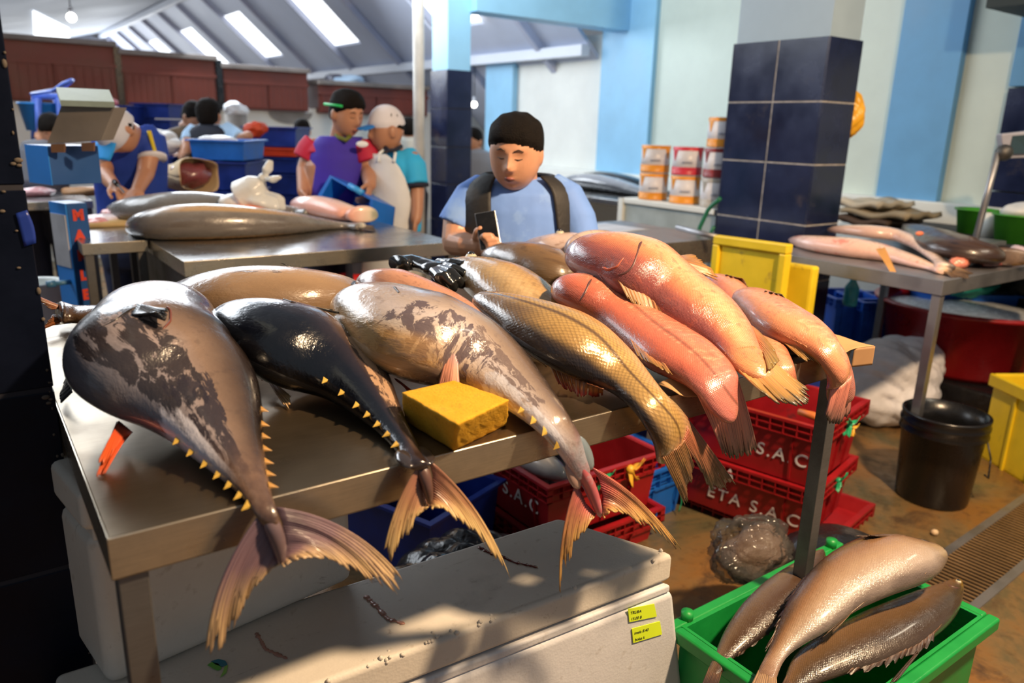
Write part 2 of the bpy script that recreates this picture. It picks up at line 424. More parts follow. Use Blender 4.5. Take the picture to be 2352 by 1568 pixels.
# skylight in the shallow slope
def on_slope(px, py):
    d = ray(px, py); t = (zr(XR) - .25 * XR - CAM[2]) / (d[2] - .25 * d[0]); return CAM + d * t
q = [on_slope(*p) for p in [(75, 20), (158, 62), (160, 88), (78, 83)]]
s_ = MB().add([tuple(p - UP * .02) for p in q] + [tuple(p - UP * .035) for p in q], [(0, 1, 2, 3), (7, 6, 5, 4), (0, 4, 5, 1), (1, 5, 6, 2), (2, 6, 7, 3), (3, 7, 4, 0)])
struct('window_7', s_, m_skyl, smooth=False)

# round lamps of the hall
m_lampglow = emit('lit_bulb_glass', (1.0, 0.97, 0.88), 9)
for (px, py, y, lab) in [(164, 40, 9.5, 'round lit lamp under the pale roof above the brown lockers'), (1089, 240, 8.0, 'small bright lamp low beside the navy pillar'), (1092, 40, 7.2, 'lit lamp just under the light blue beam')]:
    P = Yp(px, py, y); t = thing('hanging_lamp', lab, 'lamp', P)
    obj('bulb', MB().sphere(P, .045 if px < 500 else .036, 14, 10), m_lampglow, t)
    zc = zl(P[0]) if px < 500 else P[2] + .5
    obj('lamp_cord', MB().tube([P + UP * .035, (P[0], P[1], zc)], .006, 6), m_black, t)
    obj('socket', MB().tube([P + UP * .03, P + UP * .09], .02, 10), m_beam, t)

# brown stall lockers on the far wall
m_brown = M('brown_red_locker_paint', (0.17, 0.035, 0.022), 0.55, 0, 0.15, 4, stretch=(1, 1, 1))
m_ltop = M('dusty_locker_top', (0.24, 0.21, 0.19), 0.8, 0, 0.2, 6)
lk = [(0.35, 1.47, 1.57, 2.145, 'tallest brown red locker, at the end by the dark pillar'), (1.515, 2.44, 1.565, 2.08, 'brown red locker, second in the row from the dark pillar'), (2.52, 3.47, 1.56, 2.01, 'brown red locker, third in the row'), (3.60, 5.05, 1.55, 1.90, 'low brown red locker behind the man in the purple vest')]
for i, (a, b, z0, z1, lab) in enumerate(lk):
    t = thing('wall_locker', lab, 'locker', ((a + b) / 2, 9.0, z0), 'brown lockers along the far stall wall')
    obj('body', MB().box(a, b, 8.95, 9.7, z0, z1 - .03), m_brown, t, smooth=False, bevel=.006)
    obj('top_board', MB().box(a - .02, b + .02, 8.90, 9.72, z1 - .03, z1 + .02), m_ltop, t, smooth=False, bevel=.006)
    zz = z0 + .6 * (z1 - z0)
    for k in range(2):
        xa = a + .02 + k * (b - a - .02) / 2; d_ = MB().box(xa, xa + (b - a - .06) / 2, 8.93, 8.955, z0 + .02, zz)
        for s in range(7):
            xs = xa + .03 + s * ((b - a - .06) / 2 - .06) / 6; d_.box(xs - .008, xs + .008, 8.922, 8.932, z0 + .03, zz - .01)
        obj('door', d_, m_brown, t, smooth=False)
    obj('rail', MB().box(a, b, 8.92, 8.952, zz, zz + .03), m_brown, t, smooth=False)
for (x, z1) in ((1.492, 2.12), (2.48, 2.06)):
    struct('trim_%d' % (7 if x < 2 else 8), MB().box(x - .03, x + .03, 8.93, 9.05, 1.55, z1), m_black, smooth=False)
sm_ = MB().lathe((0, 0, 0), [(0, .0), (.26, 0.0)], 24)
P = Yp(668, 262, 9.04)
hs = MB().add([(P[0] + .26 * math.cos(a), 9.045, P[2] + .02 + .13 * math.sin(a)) for a in [math.pi + math.pi * k / 16 for k in range(17)]] + [(P[0] + .26 * math.cos(a), 9.03, P[2] + .02 + .13 * math.sin(a)) for a in [math.pi + math.pi * k / 16 for k in range(17)]], [tuple(range(17)), tuple(reversed(range(17, 34)))] + [(k, k + 1, k + 18, k + 17) for k in range(16)] + [(16, 0, 17, 33)])
struct('trim_9', hs, M('grey_arch_patch', (0.25, 0.24, 0.23), 0.8), smooth=False)

# floor drain channel
A = [Zp(2400, 1120, 0), Zp(2160, 1290, 0), Zp(2225, 1390, 0), Zp(2400, 1210, 0)]
A = [np.array(p) for p in A]
dirv = unit(A[0] - A[1]); dirv[2] = 0; dirv = unit(dirv); pv = np.array([dirv[1], -dirv[0], 0]); wd = abs((A[2] - A[1]) @ pv)
base = A[1] - dirv * 1.2; Ld = 3.4
fd = lambda x, y, z: tuple(base + dirv * x + pv * y + UP * z)
t = thing('floor_drain', 'long slatted steel drain grate set in the wet floor', 'drain', base)
obj('frame', MB().box(0, Ld, -.03, .0, -.02, .006, fd).box(0, Ld, wd, wd + .03, -.02, .006, fd), m_steel_grey, t, smooth=False)
sl = MB(); m_slat = M('brass_brown_grate_steel', (0.40, 0.25, 0.12), 0.4, 0.6, 0.2)
x = 0
while x < Ld: sl.box(x, x + .009, 0, wd, -.012, .004, fd); x += .024
obj('grate', sl, m_slat, t, smooth=False)
obj('channel', MB().box(0, Ld, 0, wd, -.001, .0006, fd), m_black, t, smooth=False)
tag(obj('ice_chip', MB().sphere(Zp(2147, 1222, .012), (.016, .014, .012), 7, 5), M('pale_fish_scrap', (0.7, 0.5, 0.3), .5)), 'small pale scrap lying on the wet floor near the drain', 'scrap')
# ================================================================== FISH
TT = 1.01                                                         # steel table top height
def resample(P, n):
    P = np.asarray(P, float); d = np.r_[0, np.cumsum(np.linalg.norm(np.diff(P, axis=0), axis=1))]
    s = np.linspace(0, d[-1], n); return np.stack([np.interp(s, d, P[:, k]) for k in range(P.shape[1])], -1)
def smooth1(P, k=1):
    P = np.array(P, float)
    for _ in range(k): P[1:-1] = .25 * P[:-2] + .5 * P[1:-1] + .25 * P[2:]
    return P
def hit(c, n, poly, sgn):
    best = None; m = np.array([-n[1], n[0]])
    for a, b in zip(poly[:-1], poly[1:]):
        da, db = (a - c) @ m, (b - c) @ m
        if da * db <= 0 and abs(da - db) > 1e-9:
            u = da / (da - db); q = (a + (b - a) * u - c) @ n
            if q * sgn > -25 and (best is None or abs(q) < abs(best)): best = q
    return best
class FishFit:
    def __init__(s, L, R, zb, tr, n=30, na=28, flat=.75, it=14, yl=None, nose=.09):
        L0, R0 = np.asarray(L, float), np.asarray(R, float)
        Lr, Rr = resample(L0, n), resample(R0, n); mid = smooth1((Lr + Rr) / 2, 2); u = np.linspace(0, 1, n); s.n, s.na = n, na
        zb_ = np.interp(u, *zip(*zb)); tr_ = np.interp(u, *zip(*tr)); zb_ = smooth1(zb_, 14)
        w = np.array([np.linalg.norm(Zp(*Rr[i], zb_[i] + .05) - Zp(*Lr[i], zb_[i] + .05)) / 2 for i in range(n)]); w = np.maximum(w, .006); w_cap = np.maximum(w, w.max() * .5) * 1.5
        A = 2 * np.pi * np.arange(na) / na; mid0 = mid.copy()
        for k in range(it):
            t = w * tr_; z = zb_ + t * flat
            c = np.array([Zp(*mid[i], z[i]) for i in range(n)])
            if yl is not None:
                for i in range(n):
                    if c[i][1] < yl and i > n // 3: c[i] = Yp(*mid[i], yl)
            c = smooth1(c, 2)
            T = smooth1(np.gradient(c, axis=0), 4); T = T / np.linalg.norm(T, axis=1)[:, None]
            im = proj(c)
            if k == 0:
                X = np.array([RC @ np.array([q[0], -q[1], 0]) for q in (Rr - Lr)]); X[0] = X[1]; X[-1] = X[-2]
                sd = np.array([unit(v) for v in X])
            E = np.cross(T, UP); hz = np.linalg.norm(E, axis=1)
            E = E / (hz[:, None] + 1e-9); E *= np.where((proj(c + E * .02) - im) @ (Rr - Lr)[len(Rr) // 2] > 0, 1, -1)[:, None]
            sg = np.sign(np.median(((proj(c + np.cross(T, UP) * .02) - im) * (Rr - Lr)).sum(1)[3:-3])); E = np.cross(T, UP) * sg / (hz[:, None] + 1e-9)
            wv = np.clip((hz - .35) / .45, 0, 1)[:, None]
            E = E * wv + sd * (1 - wv); E = E - T * (E * T).sum(1)[:, None]; E = smooth1(E, 3); E /= np.linalg.norm(E, axis=1)[:, None]
            N = np.cross(E, T); back = CAM - c; N *= np.sign((N * (UP * .8 + back)).sum(1))[:, None]
            ca, sa = np.cos(A), np.sin(A)
            pw = lambda v, e: np.sign(v) * np.abs(v) ** e
            up = np.where(sa < 0, flat, 1.0)
            ring = c[:, None, :] + E[:, None, :] * (w[:, None] * pw(ca, .96)[None])[:, :, None] + N[:, None, :] * (t[:, None] * (pw(sa, .92) * up)[None])[:, :, None]
            if k == it - 1: break
            g = np.gradient(im, axis=0)
            for i in range(1, n - 1):
                nn = np.array([-g[i, 1], g[i, 0]]); nn /= np.linalg.norm(nn) + 1e-9
                if nn @ (Rr[i] - Lr[i] + (Rr - Lr)[n // 2] * .2) < 0: nn = -nn
                o = (proj(ring[i]) - im[i]) @ nn; hi, lo = o.max(), o.min()
                ht, lt = hit(im[i], nn, R0, 1), hit(im[i], nn, L0, -1)
                if ht is None: ht = (Rr[i] - im[i]) @ nn
                if lt is None: lt = (Lr[i] - im[i]) @ nn
                if ht - lt < 2: continue
                mid[i] = mid[i] + nn * ((ht + lt) - (hi + lo)) / 2 * .6
                w[i] *= np.clip((ht - lt) / (hi - lo), .8, 1.25)
            mid = resample(smooth1(mid, 4), n); dl = mid - mid0; ln_ = np.linalg.norm(dl, axis=1); cp_ = .30 * np.linalg.norm(Rr - Lr, axis=1) + 8; mid = mid0 + dl * np.minimum(1, cp_ / (ln_ + 1e-9))[:, None]; w[1:-1] = smooth1(w, 1)[1:-1]; w = np.minimum(w, w_cap)
        d0 = np.r_[0, np.cumsum(np.linalg.norm(np.diff(c, axis=0), axis=1))]; d0 = d0 / d0[-1]; s0 = nose
        if s0:
            ws = np.interp(s0, d0, w); k_ = np.clip(d0 / s0, 0, 1); k2 = np.sqrt(np.clip(1 - (1 - k_) ** 2, 0, 1)); wn = np.where(d0 < s0, np.maximum(ws * k2, .004), w)
            ring = c[:, None, :] + (ring - c[:, None, :]) * (wn / w)[:, None, None]; t = t * wn / w; w = wn
        s.c, s.w, s.t, s.T, s.E, s.N, s.ring, s.A, s.u = c, w, t, T, E, N, ring, A, u
        d = np.r_[0, np.cumsum(np.linalg.norm(np.diff(c, axis=0), axis=1))]; s.L = d[-1]; s.s = d / d[-1]
    def at(s, u, q, lift=0.0, a=None):
        """point on the skin: u along (0 nose, 1 tail), q across (-1..1), seen from above"""
        f = np.interp(u, s.s, np.arange(s.n)); i = int(min(f, s.n - 2)); k = f - i
        I = lambda X: X[i] * (1 - k) + X[i + 1] * k
        c, w, t, E, N = I(s.c), I(s.w), I(s.t), I(s.E), I(s.N)
        h = math.sqrt(max(0, 1 - min(1, abs(q)) ** 2))
        return c + E * w * q + N * (t * h + lift)
    def pix(s, px, py, lift=0.0):
        """the point of the upper skin nearest to a measured direction"""
        if not hasattr(s, '_g'):
            s._g = [(u, q) for u in np.linspace(0, 1, 90) for q in np.linspace(-.98, .98, 41)]; s._p = proj(np.array([s.at(u, q) for u, q in s._g]))
        u, q = s._g[int(np.argmin(((s._p - np.array([px, py])) ** 2).sum(1)))]; return s.at(u, q, lift)
    def body(s, name, mat, parent, **k):
        mb = MB(); n, na = s.n, s.na
        R = [list(map(tuple, s.ring[i])) for i in range(n)]
        # close the two ends with a shrunken ring
        c0, c1 = s.ring[0].mean(0), s.ring[-1].mean(0)
        R = [[tuple(c0 + (np.array(p) - c0) * .45 - s.T[0] * s.w[0] * .35) for p in R[0]]] + R + [[tuple(c1 + (np.array(p) - c1) * .6 + s.T[-1] * s.w[-1] * .08) for p in R[-1]]]
        mb.rings(R)
        ss = np.r_[s.s[0], s.s, s.s[-1]]; ww = np.r_[s.w[0], s.w, s.w[-1]]
        at, rest = [], []
        for j in range(n + 2):
            for i in range(na):
                a = s.A[i]; at.append((ss[j], math.cos(a), math.sin(a)))
                aa = math.acos(math.cos(a)) - math.pi / 2
                rest.append((ss[j] * s.L, -aa * ww[j], (0 if math.sin(a) >= 0 else 5)))
        mb.att['fq'] = at; mb.att['rest'] = rest
        return obj(name, mb, mat, parent, sub=1, **k)

def fin(name, B, T, mat, parent, rays=14, rag=.12, ridge=.0016, thick=.0014, split=.3, curve=0.0, ny=12, seed=1, label=None, normal=None, bow=None):
    """a ray fin: fans from the base line B to the tip line T (world points)"""
    rs = np.random.RandomState(seed); nx = rays * 4
    Bp, Tp = resample(B, nx + 1), resample(T, nx + 1)
    nm = unit(np.cross(Bp[-1] - Bp[0] + 1e-6, (Tp.mean(0) - Bp.mean(0)))) if normal is None else unit(normal)
    ln = 1.05 - 2.0 * rag * np.abs(np.interp(np.arange(nx + 1), np.arange(0, nx + 4, 2), rs.uniform(0, 1, len(np.arange(0, nx + 4, 2)))))
    mb = MB(); vs = []; at = []
    for j in range(ny + 1):
        v = j / ny
        for i in range(nx + 1):
            vv = v * ln[i]; p = Bp[i] + (Tp[i] - Bp[i]) * vv
            if bow is not None: p = p + bow * (4 * vv * (1 - vv) * (1 - i / nx))
            r = math.cos(2 * math.pi * i / 4.0) * ridge * .5 * (1 - .5 * v)
            p = p + nm * (r + curve * vv * vv + .0025 * v * math.sin(i * .22 + seed))
            vs.append(tuple(p)); at.append((i / nx, v, (i % 4) / 4))
    cut = {}
    for i in range(nx):
        if i % 4 == 2: cut[i] = 1 - split * 1.5 * rs.uniform(0, 1) ** 1.3 if rs.rand() < .85 else 2
    fs = []
    for j in range(ny):
        for i in range(nx):
            if i in cut and (j + .5) / ny > cut[i]: continue
            a = j * (nx + 1) + i; fs.append((a, a + 1, a + nx + 2, a + nx + 1))
    mb.add(vs, fs); mb.att['fin'] = at
    return obj(name, mb, mat, parent, solid=thick, label=label)

def fin_mat(name, base, mid, tip, dark=(0.05, 0.03, 0.03), rays=14, rough=0.38, blotch=.35, edge=None):
    t = NT(name); f = t.attr('fin'); sx = t.sep(f); c = t.coord()
    nz = t.noise(c, 30, 4); vv = t.math('ADD', sx[1], t.math('MULTIPLY', t.math('SUBTRACT', nz, 0.5), 0.3))
    st = [(0.0, base), (0.42, mid), (0.85, tip)] + ([(1.0, edge)] if edge else [])
    cc = t.ramp(vv, st)
    w = t.math('SINE', t.math('MULTIPLY', sx[0], 2 * math.pi * rays)); w = t.ramp(w, [(0.1, 0.0), (0.7, 0.75)])
    st2 = t.noise(t.comb(t.math('MULTIPLY', sx[0], 60), t.math('MULTIPLY', sx[1], 2.0), 0), 1.0, 3)
    w2 = t.math('MULTIPLY', w, t.ramp(st2, [(0.35, 0.2), (0.65, 1.0)]))
    cc = t.mix(w2, cc, dark)
    cc = t.mix(t.ramp(t.noise(c, 14, 4), [(0.52, 0.0), (0.68, blotch)]), cc, dark)
    return t.out(cc, rough, 0, t.bump(st2, 0.25, 0.003), 0.5, sss=None, coat=.25)

def fish_mat(name, ramp, tail=None, head=None, patch=None, patch2=None, scales=0, sstr=.35, rough=.3, lateral=None, warp=.25, speck=None, coat=.35, metal=0.0, blush=None):
    """ramp: colours across the fish, 0 = side -1, 1 = side +1.  patch = dict(col, s, q, thr, sc)"""
    t = NT(name); f = t.sep(t.attr('fq')); S, Q = f[0], f[1]; R = t.attr('rest')
    wob = t.noise(t.mapping(R, (1, 1.6, 1)), 9, 5, 0.6)
    qq = t.math('ADD', t.math('MULTIPLY', t.math('ADD', Q, 1.0), 0.5), t.math('MULTIPLY', t.math('SUBTRACT', wob, 0.5), warp))
    cc = t.ramp(qq, ramp)
    def patchf(p):
        n = t.noise(t.mapping(R, p.get('st', (1, 1, 1)), rot=(0, 0, p.get('rot', 0))), p['sc'], 7, p.get('ro', .68), p.get('di', .5))
        m = t.math('MULTIPLY', t.band(S, *p['s']), t.band(Q, *p['q']))
        e = t.math('ADD', n, t.math('MULTIPLY', t.math('SUBTRACT', m, 1.0), .45))
        k = t.ramp(e, [(p['thr'], 0.0), (p['thr'] + p.get('soft', .035), p.get('op', .92))])
        return k
    for p in (patch, patch2):
        if p:
            for p_ in (p if isinstance(p, list) else [p]): cc = t.mix(patchf(p_), cc, p_['col'])
    if tail: cc = t.mix(t.band(S, tail[0], tail[1], 2, 3), cc, t.mix(t.ramp(wob, [(.4, 0), (.6, 1)]), tail[2], tail[3] if len(tail) > 3 else tail[2]))
    if head: cc = t.mix(t.band(S, -2, -1, head[0], head[1]), cc, head[2])
    if blush:
        for (s4, q4, col, op) in blush:
            m = t.math('MULTIPLY', t.band(S, *s4), t.band(Q, *q4)); cc = t.mix(t.math('MULTIPLY', m, op), cc, col)
    nrm = None; fine = t.noise(R, 240, 3)
    if scales:
        rr = t.mapping(R, (1, 1, 1), rot=(0, 0, math.radians(45)))
        v = t.voronoi(rr, scales, 'F1', 0, 0.18)
        dk = t.ramp(v, [(0.25, 0.0), (0.62, sstr)])
        cc = t.mix(dk, cc, t.mix(0.72, cc, (0.03, 0.015, 0.01)))
        nrm = t.bump(v, 0.3, 0.0016)
    if lateral:
        d = t.math('ABSOLUTE', t.math('SUBTRACT', t.math('MULTIPLY', t.math('ADD', Q, 1.0), 0.5), t.ramp(S, [(0.0, lateral[0]), (0.3, lateral[1]), (0.6, lateral[2]), (1.0, lateral[3])])))
        cc = t.mix(t.ramp(d, [(0.012, lateral[4]), (0.05, 0.0)]), cc, (0.06, 0.03, 0.02))
    if speck:
        sp = t.noise(R, speck[1], 3); cc = t.mix(t.ramp(sp, [(0.56, 0), (0.66, speck[2])]), cc, speck[0])
    nrm = t.bump(fine, 0.30, 0.0016, nrm)
    nrm = t.bump(t.noise(R, 85, 3), 0.28, 0.003, nrm)
    nrm = t.bump(t.noise(R, 20, 4), 0.22, 0.012, nrm)
    r2 = t.ramp(t.noise(R, 22, 4), [(0.3, max(.08, rough - .12)), (0.7, rough + .12)])
    return t.out(cc, r2, metal, nrm, 0.6, coat)
def lin(h):   # srgb 0-255 -> linear
    return tuple((x / 255 / 12.92) if x / 255 <= .04045 else ((x / 255 + .055) / 1.055) ** 2.4 for x in h)

m_eye = M('wet_black_eye', (0.01, 0.01, 0.012), 0.08, 0, 0.1, coat=.8); m_iris = M('silver_iris', (0.45, 0.42, 0.30), 0.3)
m_gill = M('gill_slit_skin', (0.10, 0.04, 0.035), 0.4)
def eye(F, u, q, r, parent):
    P = F.at(u, q, -.25 * r); N = unit(F.at(u, q, .01) - F.at(u, q, 0))
    e = obj('eye', MB().sphere(P, (r, r, r * .8), 14, 8), m_iris, parent)
    obj('pupil', MB().sphere(P + N * r * .55, (r * .6, r * .6, r * .5), 12, 6), m_eye, e)
def slit(F, pts, r, parent, mat=None, name='gill_cover'):
    obj(name, MB().tube([F.at(u, q, r * -.25) for u, q in pts], [r * .4] + [r] * (len(pts) - 2) + [r * .3], 8), mat or m_gill, parent)
def flap(name, F, base, tipv, mat, parent, rays=10, lift=.012, thick=.0016, rag=.08, seed=2, label=None):
    """paired fin lying on the skin: base list of (u,q), tip list of (u,q)"""
    B = [F.at(u, q, .001) for u, q in base]; T = [F.at(u, q, lift) for u, q in tipv]
    return fin(name, B, T, mat, parent, rays, rag, .0008, thick, .15, .006, 8, seed, label, normal=UP)
def finlets(F, side, us, h, mat, parent, lift=0.0, lean=.6):
    for u in us:
        P = F.at(u, side * .99, lift); P2 = F.at(min(u + .022, 1), side * .99, lift); T = unit(P2 - P)
        E = unit(F.at(u, side, 0) - F.at(u, 0, 0)); E = unit(E - T * (E @ T)); E[2] *= .3
        tip = P + E * h + T * h * lean; w = h * .95; th = UP * .0016
        a, b = P - T * w * .5 - E * .003, P + T * w * .6 - E * .003; mdl = (a + b) / 2 + E * h * .35 + T * h * .15
        mb = MB().add([a + th, b + th, mdl + T * w * .38 + th, tip, mdl - T * w * .34 + th, a - th, b - th, mdl + T * w * .38 - th, tip - th * .3, mdl - T * w * .34 - th], [(0, 1, 2, 4), (4, 2, 3), (9, 7, 6, 5), (8, 7, 9), (0, 5, 6, 1), (1, 6, 7, 2), (2, 7, 8, 3), (3, 8, 9, 4), (4, 9, 5, 0)])
        obj('finlet', mb, mat, parent, smooth=False, bevel=.0006, seg=1)

def skinfin(name, F, base, tip, mat, parent, rays=8, lift=.008, thick=.0015, seed=1, rag=.04):
    return fin(name, [F.pix(a, b, .0005) for a, b in base], [F.pix(a, b, lift) for a, b in tip], mat, parent, rays, rag, .0006, thick, .08, .004, 8, seed, normal=UP)
def pslit(F, pts, r, parent, mat=None, name='gill_cover'):
    obj(name, MB().tube(resample([F.pix(a, b, r * -.1) for a, b in pts], 12), [r * .3] + [r] * 10 + [r * .3], 8), mat or m_gill, parent, sub=1)

def pfinlets(F, side, pts, h, mat, parent, lift=0.0):
    us = np.linspace(.2, 1, 240); P = proj(np.array([F.at(u, side * .99) for u in us]))
    finlets(F, side, [us[int(np.argmin(((P - np.array(p)) ** 2).sum(1)))] for p in pts], h, mat, parent, lift)
# ================================================================== STEEL TABLES
def sheet_table(label, x0, x1, y0, y1, zt, mats, lip=.052, legw=.032, side_panel=None, name='steel_table', shelf=None, topmat=None):
    ms, me_, ml = mats
    t = thing(name, label, 'table', ((x0 + x1) / 2, (y0 + y1) / 2, 0))
    obj('table_top', MB().box(x0 + .001, x1 - .001, y0 + .001, y1 - .001, zt - .012, zt), topmat or ms, t, bevel=.003)
    a = MB(); th = .003
    a.box(x0, x1, y0, y0 + th, zt - lip, zt - .0005).box(x0, x1, y1 - th, y1, zt - lip, zt - .0005)
    a.box(x0, x0 + th, y0 + th, y1 - th, zt - lip, zt - .0005).box(x1 - th, x1, y0 + th, y1 - th, zt - lip, zt - .0005)
    a.box(x0, x1, y0, y0 + .02, zt - lip, zt - lip + th).box(x0, x0 + .02, y0, y1, zt - lip, zt - lip + th).box(x1 - .02, x1, y0, y1, zt - lip, zt - lip + th)
    obj('apron', a, me_, t, bevel=.0012)
    for sx in (0, 1):
        for sy in (0, 1):
            X = x0 + .006 if not sx else x1 - .006 - legw; Y = y0 + .006 if not sy else y1 - .006 - legw
            obj('leg', MB().box(X, X + legw, Y, Y + legw, 0, zt - lip - .0005), ml, t, bevel=.002)
    if shelf:
        obj('cross_bar', MB().box(x0 + .02, x1 - .02, y1 - .035, y1 - .015, shelf, shelf + .025), ml, t)
        obj('cross_bar', MB().box(x0 + .01, x0 + .03, y0 + .02, y1 - .02, shelf, shelf + .025), ml, t)
    return t
m_leg_dk = steel('grimy_leg_steel', (0.20, 0.20, 0.20), 0.5, (0.05, 0.04, 0.03))
tb = sheet_table('large steel table carrying the row of tuna and pink groupers', .08, 1.51, .845, 1.875, TT, (m_steel, m_edge, m_leg_dk))
m_top2 = steel('wet_steel_top', (0.42, 0.42, 0.42), 0.2, (0.22, 0.2, 0.17))
t2 = sheet_table('steel table in the middle of the hall with two long grey fish on it', .60, 1.70, 2.76, 3.86, .975, (m_steel_grey, m_edge, m_steel_dk), .055, topmat=m_top2)
obj('side_panel', MB().box(.635, .64, 2.81, 3.82, .35, .92), m_steel_dk, t2, smooth=False)
t3 = sheet_table('grey steel table with pale skinned fish beside the big red tub', 3.07, 4.2, 1.385, 2.22, .92, (m_steel_grey, m_steel_grey, m_steel_grey), .06, .035, name='steel_table')
obj('cross_bar', MB().box(3.12, 4.1, 2.14, 2.16, .32, .345), m_steel_dk, t3)
# ---- finlet / fin materials
m_finlet = M('yellow_finlet', (0.62, 0.40, 0.07), 0.4, 0, 0.2, 30)
m_finlet_dk = M('orange_brown_finlet', (0.45, 0.24, 0.06), 0.4, 0, 0.2, 30)
m_tail1 = fin_mat('tuna_tail_purple', lin((112, 94, 106)), lin((132, 106, 114)), lin((186, 158, 118)), (0.07, 0.03, 0.045), 22)
m_tail2 = fin_mat('tuna_tail_yellow', lin((140, 92, 80)), lin((165, 124, 90)), lin((200, 172, 118)), (0.12, 0.04, 0.02), 20, blotch=.45)
m_tail3 = fin_mat('tuna_tail_pink', lin((190, 90, 95)), lin((172, 112, 80)), lin((190, 150, 88)), (0.10, 0.04, 0.03), 20, blotch=.55)
m_anal1 = fin_mat('orange_red_fin', lin((110, 60, 50)), lin((225, 85, 40)), lin((205, 90, 45)), (0.2, 0.03, 0.01), 10, blotch=.1)
m_pect = fin_mat('dark_pectoral_fin', (0.03, 0.028, 0.032), (0.05, 0.05, 0.055), (0.02, 0.02, 0.02), (0.01, 0.01, 0.01), 12, rough=.25, blotch=.1)
m_pelv = fin_mat('tan_pelvic_fin', lin((190, 110, 75)), lin((205, 150, 95)), lin((225, 190, 140)), (0.12, 0.05, 0.02), 8, blotch=.2)

# ============ 1 large grey tuna
L = [(335, 687), (290, 700), (248, 728), (205, 770), (175, 815), (160, 862), (163, 912), (195, 955), (250, 985), (300, 998), (390, 1028), (450, 1068), (530, 1122), (572, 1160), (600, 1205)]
R = [(335, 687), (390, 689), (440, 704), (500, 737), (545, 785), (573, 835), (588, 885), (594, 940), (598, 1000), (608, 1060), (620, 1120), (632, 1160), (648, 1205)]
F1 = FishFit(L, R, [(0, TT + .085), (.15, TT + .055), (.35, TT + .008), (1, TT)], [(0, .75), (.3, .68), (.8, .62), (1, .5)], n=36, yl=.805)
G = lin
mt1 = fish_mat('tuna_skin_grey', [(0.0, G((92, 90, 98))), (0.12, G((126, 122, 130))), (0.3, G((150, 138, 138))), (0.52, G((124, 104, 90))), (0.72, G((82, 66, 54))), (0.86, G((40, 30, 24))), (1.0, G((14, 12, 14)))],
    tail=(.80, .93, G((70, 52, 46)), G((120, 96, 80))), head=(.1, .42, G((100, 86, 78))),
    patch=[dict(col=G((38, 32, 35)), s=(.38, .46, .70, .80), q=(-1.0, -.8, -.2, .1), thr=.42, sc=30, st=(.75, 1.5, 1), rot=.5, di=1.0), dict(col=G((44, 38, 46)), s=(.60, .70, .90, .95), q=(-.8, -.6, .0, .25), thr=.44, sc=40, st=(.6, 1.9, 1), rot=.3, di=1.0)],
    patch2=dict(col=G((215, 215, 228)), s=(.66, .76, .93, .97), q=(-1.3, -1.2, -.72, -.55), thr=.34, sc=16, st=(.6, 2, 1), rot=.3, op=.8, soft=.1), rough=.26, warp=.16, coat=.5, speck=(G((60, 48, 44)), 60, .25))
t = thing('tuna', 'big grey tuna with scabby dark patches and an orange red fin, beside the dark pillar', 'fish', F1.c[12] * [1, 1, 0] + UP * TT)
F1.body('body', mt1, t)
def pY(y, pts): return [Yp(a, b, y) for a, b in pts]
def bw(a, b, y=.80): return Yp(*b, y) - Yp(*a, y)
# forked tail hanging over the table edge: two lobes
fin('tail_fin', pY(.812, [(598, 1178), (622, 1210), (634, 1250), (648, 1292)]), pY(.800, [(478, 1520), (520, 1478), (565, 1400), (600, 1340), (625, 1320), (645, 1298)]), m_tail1, t, 22, .10, .0014, .002, .35, .006, 16, 3, bow=bw((540, 1350), (508, 1345)))
fin('tail_fin', pY(.812, [(634, 1165), (648, 1200), (655, 1250), (640, 1290)]), pY(.790, [(945, 1352), (880, 1340), (800, 1300), (735, 1275), (690, 1275), (650, 1298)]), m_tail1, t, 22, .10, .0014, .002, .3, .006, 16, 4, bow=bw((790, 1260), (805, 1222)))
mb = MB().tube([F1.c[-6], F1.c[-2], Yp(632, 1222, .805), Yp(645, 1262, .802), Yp(648, 1300, .80)], [.004, .010, .0105, .009, .003], 12)
obj('tail_keel', mb, M('purple_grey_tail_root', G((105, 88, 92)), .3, coat=.4, vs=20), t, sub=1)
pfinlets(F1, -1, [(395, 1024), (430, 1045), (462, 1070), (492, 1092), (520, 1112), (548, 1135), (566, 1158)], .0125, m_finlet, t)
pfinlets(F1, 1, [(596, 945), (600, 977), (604, 1006), (609, 1034), (614, 1062), (620, 1090), (626, 1118)], .011, m_finlet_dk, t, .004)
fin('anal_fin', [Zp(268, 968, TT + .03), Zp(300, 990, TT + .022)], [Zp(222, 1085, TT + .006), Zp(240, 1082, TT + .005)], m_anal1, t, 8, .08, .0006, .0014, .2, .006, 10, 5)
fin('anal_fin', [Zp(272, 966, TT + .034), Zp(305, 992, TT + .025)], [Zp(222, 1060, TT + .02), Zp(262, 1040, TT + .012), Zp(280, 1012, TT + .012)], m_anal1, t, 8, .08, .0006, .0014, .2, .004, 8, 6)
skinfin('pectoral_fin', F1, [(300, 722), (318, 704), (342, 700)], [(352, 752), (374, 764), (378, 738)], m_pect, t, 8, .014, .003)
fin('pelvic_fin', [Zp(160, 850, TT + .05), Zp(165, 900, TT + .03)], [Zp(142, 880, TT + .02), Zp(140, 925, TT + .01)], m_pect, t, 6, .1, .001, .002)
pslit(F1, [(375, 762), (388, 735), (392, 715), (380, 700)], .002, t, M('reddish_fin_root', G((110, 62, 48)), .3))
pslit(F1, [(330, 695), (290, 712), (255, 735), (225, 765)], .0015, t, m_black)

